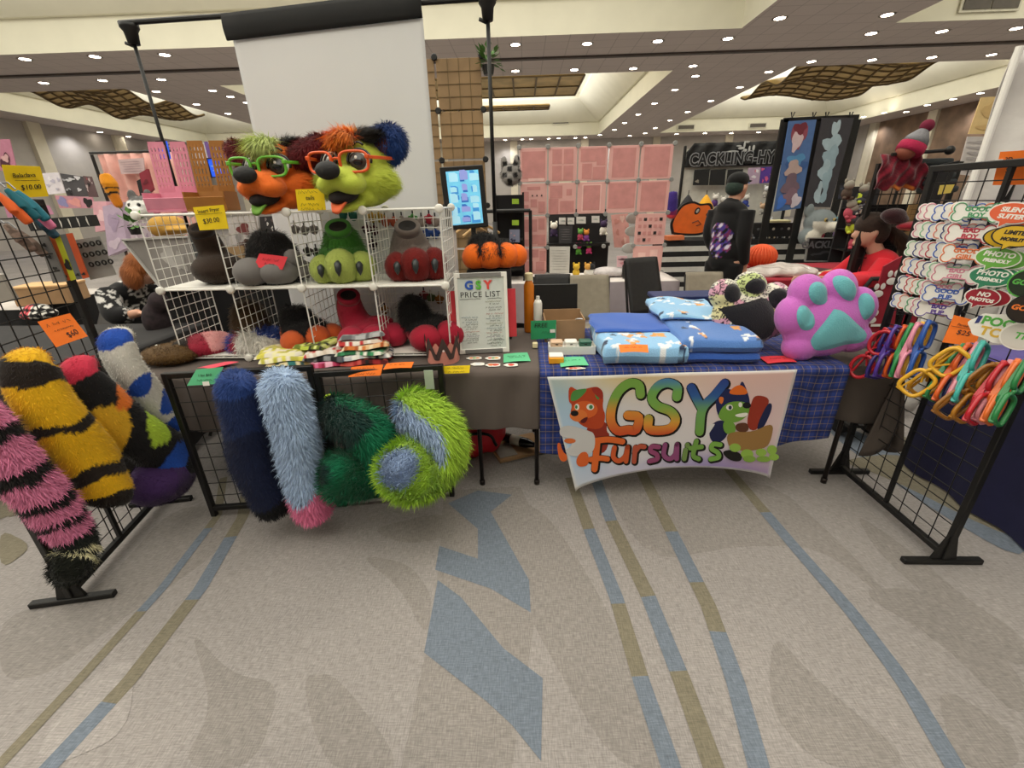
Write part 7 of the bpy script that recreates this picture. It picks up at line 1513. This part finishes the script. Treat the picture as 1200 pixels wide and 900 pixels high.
# navy clothed table outside the right stand
mnv = M('navy_tablecloth', '#1a1a3c', .95, vary=.1, bump=.1); 
cloth_table('table under a dark navy cloth beyond the right stand', 2.32, 4.1, .6, 2.35, .76, .745, mnv, topm=M('violet_runner', '#4f4484', .9))
t = thing('pen_case', 'wooden edged tray at the right edge on the navy table', 'tray', (2.7, 2.0, .76)); a = MB(); a.box((2.7, 2.0, .775), (.3, .2, .03), M('white_print_board', '#b9a6cf', .6), bev=.004); a.build('base', t)
t = thing('hand_truck', 'black wheeled cart parked behind the right stand', 'cart', (2.3, 2.75, 0)); a = MB(); a.tube([(2.28, 2.75, .12), (2.28, 2.75, .6), (2.36, 2.72, .68)], .014, m_blk, 8); a.build('handle', t); mgy2 = M('wheel_rubber', '#1b1b1c', .8)
for x in (2.18, 2.38):
    a = MB(); a.lathe([(.03, -.02), (.085, -.02), (.09, 0), (.085, .02), (.03, .02)], mgy2, 24, Matrix.Translation((x, 2.75, .09)) @ Euler((0, PI/2, 0)).to_matrix().to_4x4()); a.build('wheel', t, True, True)
a = MB(); a.box((2.28, 2.7, .12), (.3, .2, .02), m_blk); a.build('base_plate', t)
# ------------------------------------------------------------------ left: neighbouring booths
def hang(label, quad, Y, h, name='shirt', cat='shirt', art=None, seed=0, group=None, th=.03): return flat(name, label, cat, quad, Y, h, th=th, art=art, seed=seed, group=group)
mcur = M('salmon_curtain', '#dba59a', .9, vary=.06)
tl, tr, b_ = at_y(114, 181, 6.6), at_y(176, 179, 6.6), at_y(120, 320, 6.6); t = thing('booth_curtain', 'salmon pink curtain hanging behind the left booths', 'curtain', ((tl.x+tr.x)/2+.3, 6.6, .3))
a = MB(); a.sheet(lambda u, v: (tl.x+(tr.x+.35-tl.x)*u, 6.6+.04*math.sin(u*38), tl.z-(tl.z-.3)*v), 60, 10, mcur, .01, (0, 1, 0)); a.build('cloth', t, True, True); a = MB(); a.tube([tl+V((-.1, 0, .02)), tr+V((.4, 0, .02))], .015, m_blk, 8); a.build('rod', t); a = MB(); a.tube([(tl.x-.08, 6.6, 0), (tl.x-.08, 6.6, tl.z)], .02, m_blk, 8); a.build('pole', t)
flat('notice', 'grey lined notice pinned on the salmon curtain', 'notice', [(138, 187), (168, 185), (170, 203), (142, 204)], 6.5, '#c4aaaa', art=[(.5, .2+.16*k, .38, .03, '#a98f92') for k in range(5)])
flat('poster', 'pink poster with a dark figure at the left edge', 'poster', [(0, 163), (11, 163), (20, 200), (0, 200)], 6.2, '#b5768c', art=[(.4, .75, .35, .3, '#4a2030'), (.4, .6, .25, .12, '#c9a0a0')])
flat('art_print', 'white art print beside the yellow Balaclava card', 'print', [(47, 203), (68, 202), (77, 226), (57, 228)], 5.6, '#dcd6dc', art=blotches(41, 5, ['#b9b4c4', '#eae6ea']), group='art prints on the left booth')
flat('art_print', 'dark greyscale art print left of the salmon curtain', 'print', [(70, 203), (97, 207), (104, 230), (79, 231)], 5.6, '#4a484b', art=blotches(42, 8, ['#9a9a9e', '#c9c9cc', '#2a2a2c']), group='art prints on the left booth')
flat('art_print', 'small dark red art print nearest the salmon curtain', 'print', [(97, 206), (107, 207), (115, 231), (104, 231)], 5.6, '#5f4a4c', art=blotches(43, 6, ['#9a3a44', '#2a2426', '#b0a0a0']), group='art prints on the left booth')
flat('art_print', 'lavender and pink art strip under the white print', 'print', [(64, 229), (108, 231), (112, 244), (70, 244)], 5.5, '#c48a98', art=[(.15, .5, .14, .4, '#8a86b0'), (.5, .5, .16, .35, '#d8938f'), (.85, .5, .12, .4, '#1d1b1c')], group='art prints on the left booth')
flat('record_rack', 'low black rack of dark sleeves in front of the art prints', 'rack', [(30, 258), (105, 252), (110, 265), (36, 271)], 3.6, '#191819', th=.06, art=[(.1+.14*k, .5, .012, .4, '#cfcac2') for k in range(7)])
hang('pale lilac shirt hanging in front of the salmon curtain', [(120, 242), (141, 237), (150, 290), (127, 300)], 5.2, '#b7a3b9', art=[(.5, .35, .3, .18, '#a592ac'), (.4, .8, .3, .1, '#cdbccb')], seed=61, group='shirts by the salmon curtain', th=.12)
hang('pale pink shirt hanging left of the lilac shirt', [(108, 236), (124, 236), (130, 268), (112, 272)], 5.3, '#d8a3ad', art=[(.5, .5, .25, .2, '#e6c0c4')], seed=62, group='shirts by the salmon curtain', th=.12)
hang('floral lilac dress hanging behind the small plant', [(150, 250), (176, 254), (180, 288), (156, 300)], 5.0, '#b9a9b4', art=blotches(63, 16, ['#9a8a9c', '#d6ccd2'], (.04, .09)), seed=63, group='shirts by the salmon curtain', th=.1)
p0 = at_y(124, 202, 4.8); tail('costume_sleeve', 'orange and black costume limb hanging left of the salmon curtain', 'costume', [at_y(122, 203, 4.8), at_y(128, 215, 4.8), at_y(133, 228, 4.8), at_y(141, 244, 4.8)], [.04, .07, .05, .035], ringcol([(.45, '#d98e1c'), (.5, '#221a14'), (.6, '#d98e1c'), (.66, '#221a14'), (1, '#cf7c1e')]), 800, .02, 30, 16)
hang('maroon bag hanging left of the pink slotted bin', [(163, 203), (172, 198), (179, 222), (169, 231)], 4.6, '#8d2a3a', 'bag', 'bag', [(.5, .5, .3, .1, '#6a1a28')]); hang('black garment hanging beside the maroon bag', [(160, 212), (168, 208), (180, 245), (168, 246)], 4.7, '#161415', 'garment', 'garment', [(.5, .4, .1, .3, '#242223')])
c = at_y(167, 244, 4.5); P, F = blob([('e', (0, 0, 0), (.13, .12, .11)), ('e', (.03, -.12, -.03), (.06, .08, .05)), ('e', (-.08, .02, .11), (.04, .03, .06)), ('e', (.08, .02, .11), (.04, .03, .06))], .013, 3); t = thing('mascot_head', 'white and grey husky head left of the pink slotted bin', 'fursuit head', c); furry('fur', t, P, F, cols(P, lambda q: H_('#5f5d5c') if q[2] > .07 or q[0] < -.09 else H_('#dcdad6')), 2000, .02, world=False)
for s in (-1, 1): a = MB(); a.ell((.015+s*.045, -.105, .03), (.018, .012, .02), m_pupil, None, 10, 8); a.build('eye', t, False, True)
a = MB(); a.ell((.035, -.2, -.015), (.02, .015, .016), m_nose, None, 10, 8); a.build('nose', t, False, True)
for i, q in enumerate(([(183, 166), (193, 165), (198, 186), (188, 187)], [(242, 186), (260, 185), (266, 207), (248, 208)])):
    t = flat('wall_screen', 'blue lit screen %s' % ('between the pink slotted straps', 'left of the orange dog head')[i], 'screen', q, 6.0, '#2a55c8', cat_mat=M('lit_blue', '#1f4fd0', .3, emit=.7, vary=.4, scale=5), th=.04, frame=m_blk, art=[(.5, .4, .3, .08, '#7fb0f0'), (.5, .65, .25, .06, '#9fc8f8')])
t = flat('wall_sign', 'white sign with purple letters KU behind the brown straps', 'sign', [(226, 168), (268, 166), (272, 190), (230, 192)], 6.3, '#c9c4c4', th=.02)
a = MB(); text('KU', .26, M('purple_letters', '#6a4a8a', .6), plane_mx(at_y(257, 177, 6.27), (1, 0, 0), (0, 0, 1)), mb=a, bold=.012); a.build('lettering', t)
c = at_y(197, 266, 3.9); P, F = blob([('e', c, (.16, .12, .10)), ('e', c+V((.12, -.05, -.02)), (.12, .09, .03))], .014, 3); a = MB(); a.add(P, F, M('mustard_cloth', '#b58a3a', .9)); tag(a.build('cap', None, True, True), 'mustard cap behind the yellow hanging card', 'cap')
# leaning clear portfolio
t = flat('portfolio_sheet', 'clear plastic portfolio leaning behind the left end of the wire shelf', 'portfolio', [(145, 281), (222, 277), (238, 330), (192, 340)], 3.15, '#8f8b88', cat_mat=M('clear_folio', '#97928e', .15, vary=.15, scale=4, coat=.5), th=.02, art=[(.55, .4, .12, .25, '#bcb8b4'), (.7, .5, .1, .2, '#aaa6a2')], frame=M('clear_edge', '#c9c6c2', .3))
# seated person with ginger hair in a black patterned shirt
wv = [(random.Random(77).random(), 0)]; g = random.Random(77); WS = [(g.uniform(-.3, .3), g.uniform(.5, 1.15), g.uniform(.014, .034)) for _ in range(150)]
def patt(p):
    for x, z, r in WS:
        d = math.hypot(p[0]-x, p[2]-z)
        if r*.4 < d < r and math.sin(math.atan2(p[2]-z, p[0]-x)*2+x*30) > -.4: return H_('#c9c6c2')
    return H_('#141315')
c = at_y(128, 320, 3.55)
person('person with ginger hair and a black shirt with white marks, bent over beside the shelf', (c.x+.08, 3.62, 0), 1.15,
       [('e', (0, .05, .72), (.16, .12, .26)), ('t', [(0, -.08, .97), (0, -.16, 1.03)], [.055, .05]), ('e', (.02, -.22, 1.09), (.075, .095, .11)), ('e', (.02, -.315, 1.05), (.013, .02, .02)), ('t', [(-.18, -.02, .92), (-.26, -.2, .78), (-.16, -.36, .80)], [.05, .045, .03]), ('t', [(.18, -.02, .92), (.28, -.20, .82), (.13, -.26, 1.08)], [.05, .045, .03]),
        ('t', [(-.09, 0, .5), (-.11, -.42, .5), (-.11, -.42, .08)], [.08, .065, .045]), ('t', [(.09, 0, .5), (.11, -.42, .5), (.11, -.42, .08)], [.08, .065, .045])] + handparts((-.16, -.36, .80), (.3, -1, 0), 1) + handparts((.13, -.26, 1.05), (-.3, -.1, .9), -1),
       [('shirt', [('e', (0, .04, .74), (.19, .15, .27)), ('e', (0, -.02, .92), (.2, .12, .1)), ('t', [(-.18, -.02, .93), (-.26, -.2, .79), (-.2, -.3, .79)], [.085, .075, .06]), ('t', [(.18, -.02, .93), (.28, -.2, .82), (.22, -.24, .93)], [.085, .075, .06])], patt, None),
        ('trousers', [('e', (0, 0, .5), (.18, .17, .11)), ('t', [(-.09, 0, .5), (-.11, -.42, .5), (-.11, -.42, .06)], [.1, .08, .06]), ('t', [(.09, 0, .5), (.11, -.42, .5), (.11, -.42, .06)], [.1, .08, .06])], '#131316', None), ('shoe', [('e', (-.11, -.46, .045), (.05, .12, .045))], '#1a1a1b', None), ('shoe', [('e', (.11, -.46, .045), (.05, .12, .045))], '#1a1a1b', None)],
       [('hair', [('e', (.02, -.21, 1.13), (.10, .118, .105)), ('e', (-.06, -.2, 1.06), (.06, .10, .10)), ('e', (.07, -.2, 1.07), (.05, .09, .08))], '#9a5a30', 3500, .045, (0, .3, -1))], skin='#cf9f86')
chair('grey chair under the person with ginger hair', 112, 3.75, .82, M('grey_vinyl', '#4a4644', .7), .44, -.5, group='chair of the ginger person')
t = thing('stool', 'grey padded stool with a white paper on it beside the left table end', 'stool', (-2.72, 3.05, 0)); c = at_z(175, 384, .62); a = MB(); a.box((c.x, c.y, .60), (.34, .34, .05), M('taupe_pad', '#8a7e74', .8), bev=.02, seg=2); a.build('seat', t, True, True)
for sx in (-1, 1):
    for sy in (-1, 1): a = MB(); a.bar((c.x+sx*.15, c.y+sy*.15, 0), (c.x+sx*.14, c.y+sy*.14, .58), .03, .03, M('stool_grey', '#5a5552', .6)); a.build('leg', t)
a = MB(); a.bar((c.x-.14, c.y-.15, .3), (c.x+.14, c.y-.15, .3), .025, .02, M('stool_grey', '#5a5552', .6)); a.build('rung', t)
a = MB(); a.prism([(c.x-.12, c.y-.06), (c.x+.1, c.y-.1), (c.x+.06, c.y+.14)], .003, m_white, Matrix.Translation((0, 0, .627))); tag(a.build('paper_sheet'), 'white paper lying on the grey stool', 'paper')
c = at_y(184, 372, 2.95); P, F = blob([('e', c+V((0, 0, -.02)), (.08, .1, .13)), ('e', c+V((.05, 0, .1)), (.06, .07, .08))], .014, 3); a = MB(); a.add(P, F, M('dark_patterned_bag', '#2b2024', .9, vary=.5, scale=30)); tag(a.build('backpack', None, True, True), 'dark wine patterned bag beside the left end of the wire shelf', 'bag')
cloth_table('table under a black cloth behind the lower left of the wire shelf', -2.75, -1.12, 3.2, 3.9, 1.0, .97, M('black_cloth', '#121113', .95))
c = at_z(180, 432, .745); t = thing('carrier_bag', 'white carrier bag handle at the left end of the table', 'bag', (-2.2, 2.6, .55)); a = MB(); q = at_y(180, 412, 2.55); a.tube(crom([q+V((-.05, 0, -.03)), q+V((-.03, 0, .03)), q+V((.04, 0, .03)), q+V((.07, 0, -.01)), q+V((.02, 0, -.06))], 20), .012, m_white, 6); a.build('handle', t); P, F = blob([('e', q+V((0, .02, -.12)), (.1, .06, .09))], .014, 2); a = MB(); a.add(P, F, m_white); a.build('bag_body', t, True, True)
flat('cardboard_sheet', 'cardboard sheet behind the plain brown boot', 'cardboard', [(262, 290), (285, 288), (290, 318), (268, 322)], 3.0, '#a88a62', th=.01)
flat('poster', 'pale poster with a dark red portrait under the orange dog head', 'poster', [(266, 255), (302, 252), (305, 300), (272, 303)], 4.4, '#b9b2b0', art=[(.5, .3, .2, .14, '#6a2a2a'), (.5, .7, .22, .14, '#5a4038'), (.3, .5, .1, .1, '#8a8484')])
flat('poster', 'dark poster of small pictures left of the white screen bottom', 'poster', [(304, 254), (322, 253), (324, 290), (307, 292)], 4.4, '#2a2628', art=blotches(52, 9, ['#8a7f7c', '#5a4a48', '#c9c4c0']))
# hanging paw badges and swatches on the screen behind the wire shelf
SW = [(346, 270, '#77736f', 'grey'), (357, 271, '#77736f', 'grey'), (368, 270, '#77736f', 'grey'), (361, 296, '#3a3836', 'dark grey'), (371, 297, '#3a3836', 'dark grey'), (402, 253, '#1f5a4c', 'teal green'), (414, 254, '#1f5a4c', 'teal green'), (436, 256, '#a8842f', 'ochre'), (445, 256, '#a8842f', 'ochre'), (452, 261, '#a0492f', 'rust'), (462, 261, '#a0492f', 'rust'), (471, 260, '#8a7d76', 'taupe'), (484, 258, '#3f7a3a', 'green'), (494, 261, '#8a7d76', 'taupe'), (503, 258, '#8e1d2c', 'crimson'), (510, 261, '#8a7d76', 'taupe'), (500, 275, '#24407f', 'blue'), (510, 275, '#24407f', 'blue'), (430, 270, '#3f1826', 'maroon'), (439, 271, '#3f1826', 'maroon'), (437, 288, '#241018', 'black'), (505, 350, '#4a5a34', 'olive'), (515, 352, '#8a5a24', 'tan'), (497, 347, '#7a2a2c', 'brick'), (451, 364, '#9a6a34', 'tan')]
for i, (px, py, c, nm) in enumerate(SW):
    p = at_y(px, py, 2.72); t = thing('paw_badge', ('%s felt paw badge, %s from the left of that colour behind the shelf' % (nm, NB[1+sum(1 for q in SW if q[3] == nm and q[0] < px)])) if sum(1 for q in SW if q[3] == nm) > 1 else '%s felt paw badge behind the wire shelf, the only one so coloured' % nm, 'badge', p, group='felt paw badges behind the wire shelf'); m = M('felt_'+c, c, .95); a = MB()
    for dx, dz, r in ((0, 0, .024), (-.018, .012, .013), (.018, .012, .013), (0, .022, .013)): a.ell((dx, 0, dz), (r, .006, r), m, None, 12, 8)
    a.build('paw', t, False, True); a = MB(); a.box((0, .003, .045), (.008, .003, .02), m_ink); a.build('clip', t, False)
    p2 = p
a = MB(); a.box((-.80, 2.735, 1.13), (.80, .006, .78), m_screen); tag(a.build('backing_sheet'), 'white backing sheet carrying the felt paw badges behind the wire shelf', 'board')
cloth_table('table under a pale cloth with cartons further behind the left stand', -7.2, -4.3, 3.6, 4.6, .78, .7, M('black_cloth', '#121113', .95), topm=M('pale_top', '#b9b2ac', .9))
# goods hanging on the left gridwall stand
card('price_card', 'yellow card reading Balaclava on the left gridwall stand', 'sign', [(2, 193), (47, 195), (57, 230), (12, 232)], paper('yellow'), Y=[1.85, 1.98, 1.98, 1.85], lines=[('Balaclava', .17, -.02, .18, .05), ('$10.00', .2, .06, -.16, .05)], scr=[(-.3, .35, .04, .006)])
card('price_card', 'orange card reading $60 above the yellow and black tails', 'sign', [(44, 377), (82, 367), (103, 394), (66, 407)], paper('orange'), Y=[1.72, 1.86, 1.84, 1.70], lines=[('$60', .24, .08, -.2, .1)], scr=[(-.36, .36, .22, .1), (-.3, .3, .02, .05)])
ST = [(4, 243, '#d8602a'), (14, 238, '#1f5f6c'), (26, 240, '#2a6f80'), (34, 250, '#d87aa0'), (12, 278, '#8a7468'), (26, 284, '#9a8478'), (40, 262, '#2a4a5a')]
for i, (px, py, c) in enumerate(ST):
    Yb = 1.75+.03*i; A = at_y(px, py, Yb); nm = ('orange', 'dark teal', 'teal', 'pink', 'taupe plaid', 'tan plaid', 'slate')[i]; t = thing('balaclava', '%s knit balaclava hanging on the left stand' % nm, 'balaclava', A, group='balaclavas on the left gridwall stand')
    P, F = blob([('t', [(0, 0, .05), (.02, .015, -.0), (.045, .03, -.06)], [.010, .020, .017]), ('t', [(0, 0, .05), (.035, .0, -.02)], [.010, .014])], .006, 3); furry('cloth', t, P, F, cols(P, lambda q: H_(c)*(1 if i < 4 or math.sin(q[2]*240)+math.sin(q[0]*240) > 0 else .55)), world=False, m=m_print); a = MB(); a.tube([(0, 0, .055), (-.02, 0, .08), (-.06, 0, .08)], .003, m_hook, 5); a.build('hook', t, False)
t = flat('keychain_card', 'grey card with rows of black ring charms hanging left of the ginger hair', 'card', [(84, 282), (116, 277), (136, 322), (106, 328)], 1.99, '#8f8c88', th=.004); a = MB()
for r in range(3):
    for k in range(4): cc = at_y(93+7.5*k+7*r, 288+11*r-1.2*k, 1.98); a.tube([cc+V((.009*math.cos(q), 0, .009*math.sin(q))) for q in np.linspace(0, 2*PI, 11)[:-1]], .0035, m_blk, 5, closed=True); a.build('ring_charm', t); a = MB()
for i, (x0, c, nm) in enumerate(((56, '#d8642a', 'orange'), (63, '#c9cf2f', 'yellow green'), (70, '#6a6e70', 'grey'), (77, '#c9562a', 'rust orange'))):
    flat('lanyard', '%s strap hanging left of the ring charm card' % nm, 'strap', [(x0, 277-i), (x0+7, 276-i), (x0+27, 328-i), (x0+20, 330-i)], 1.97-.006*i, c, th=.004, group='straps hanging on the left', art=[(.5, .66, .46, .12, '#1d1c1c')] if i == 1 else [(.5, .9, .3, .03, '#2a2624')])
flat('keychain_card', 'grey card with dark charms left of the orange strap', 'card', [(44, 276), (55, 275), (78, 330), (62, 332)], 1.95, '#7a7876', th=.006, art=[(.4, .2, .18, .04, '#1d1c1c'), (.5, .45, .18, .04, '#1d1c1c'), (.6, .7, .18, .04, '#1d1c1c')])
flat('pink_box', 'pink carton behind the balaclavas', 'carton', [(5, 243), (30, 241), (36, 252), (9, 255)], 2.9, '#c98aa8', th=.15, art=[(.5, .5, .3, .2, '#e0b0c4')])
c = at_y(50, 318, 3.9); c.z = .86; a = MB(); a.box(c, (.40, .30, .15), m_cb, (0, 0, .3), .004); a.box(c+V((0, 0, .08)), (.41, .31, .02), M('carton_top', '#c9a070', .8), (0, 0, .3), .004); tag(a.build('carton'), 'brown carton behind the left gridwall stand', 'carton')
cloth_table('table under a dark grey cloth beyond the left gridwall stand', -3.9, -2.3, 2.02, 3.05, .78, .72, M('dark_grey_cloth', '#2c2a2a', .95), topm=M('dark_grey_top', '#232122', .9))
c = at_z(46, 368, .83); P, F = blob([('e', c, (.12, .1, .05)), ('e', c+V((0, 0, .03)), (.09, .07, .05))], .009, 2); a = MB(); a.add(P, F, m_print)
tag(a.build('patterned_hat', None, True, True, cols(P, lambda q: (H_('#d8505a') if q[0] < c.x+.02 else H_('#d8d4cc')) if q[2] > c.z-.02 and math.sin((q[0]+q[2])*95)*math.sin((q[0]-q[2])*80) > .1 else H_('#161416'))), 'black hat patterned in coral and white checks above the orange $60 card', 'hat')
flat('white_tote', 'pale grey panel at the left edge above the patterned hat', 'panel', [(-20, 318), (0, 322), (18, 352), (-6, 356)], 1.9, '#9a948c', th=.02)
# bags and boxes under the tables
mrb = M('red_nylon', '#c4182a', .5, bump=.4, bscale=25)
for lb, c, parts in (('crumpled bright red bag on the floor behind the left gridwall stand', at_z(82, 572, .05), [('e', (0, 0, .08), (.18, .14, .1)), ('e', (.08, .03, .12), (.12, .1, .08))]), ('dark red bag under the left table beside the lime tail', at_z(562, 548, .02)+V((0, .25, 0)), [('e', (0, 0, .16), (.16, .16, .17)), ('e', (-.06, -.05, .1), (.13, .12, .1))])):
    P, F = blob(parts, .014, 2); P[:, 2] = np.maximum(P[:, 2]+.01*np.sin(P[:, 0]*40+P[:, 2]*30), .005); t = thing('duffel_bag', lb, 'bag', (c.x, c.y, 0)); a = MB(); a.add(P, F, mrb); a.build('body', t, False, True); a = MB(); a.tube(crom([(-.1, -.12, .1), (-.06, -.16, .2), (.06, -.16, .2), (.1, -.12, .1)], 14), .01, m_blk, 6); a.build('handle', t, False)
c = at_z(600, 545, .0); t = thing('carton_flat', 'flattened brown carton on the floor under the booth', 'carton', (c.x, c.y+.2, 0)); a = MB(); a.box((c.x+.03, c.y+.2, .012), (.34, .26, .02), m_cb, (0, 0, .4), .003); a.build('board', t); a = MB(); a.box((c.x-.05, c.y+.14, .024), (.12, .16, .004), M('newsprint', '#9a958c', .8), (0, 0, .4)); a.build('label', t)
c = at_z(607, 531, .05); t = thing('drink_bottle', 'dark cola bottle lying on the carton under the booth', 'bottle', (c.x, c.y+.12, .06)); mx_ = Matrix.Translation((c.x, c.y+.14, .06)) @ Euler((0, 1.57, -.5)).to_matrix().to_4x4(); a = MB(); a.lathe([(.02, -.12), (.032, -.11), (.033, .06), (.02, .11), (.012, .13)], M('dark_glass', '#141010', .15), 20, mx_); a.build('body', t, True, True); a = MB(); a.lathe([(.034, -.05), (.034, .02)], M('pale_label', '#b9b4a4', .6), 20, mx_); a.build('label', t, True, True)
a = MB(); a.lathe([(.014, .128), (.014, .15)], m_gp, 12, mx_); a.build('cap', t)
a = MB(); a.box((.02, 2.11, .43), (.085, .004, .045), m_white, bev=.001); tag(a.build('tag_card'), 'small white card at the hem where the two tablecloths meet', 'card')
a = MB(); a.box(at_y(503, 445, 2.02), (.045, .006, .10), M('clear_tape', '#b9c4b4', .2)); tag(a.build('tape_strip'), 'clear tape strip at the upper right of the low grid panel', 'tape')
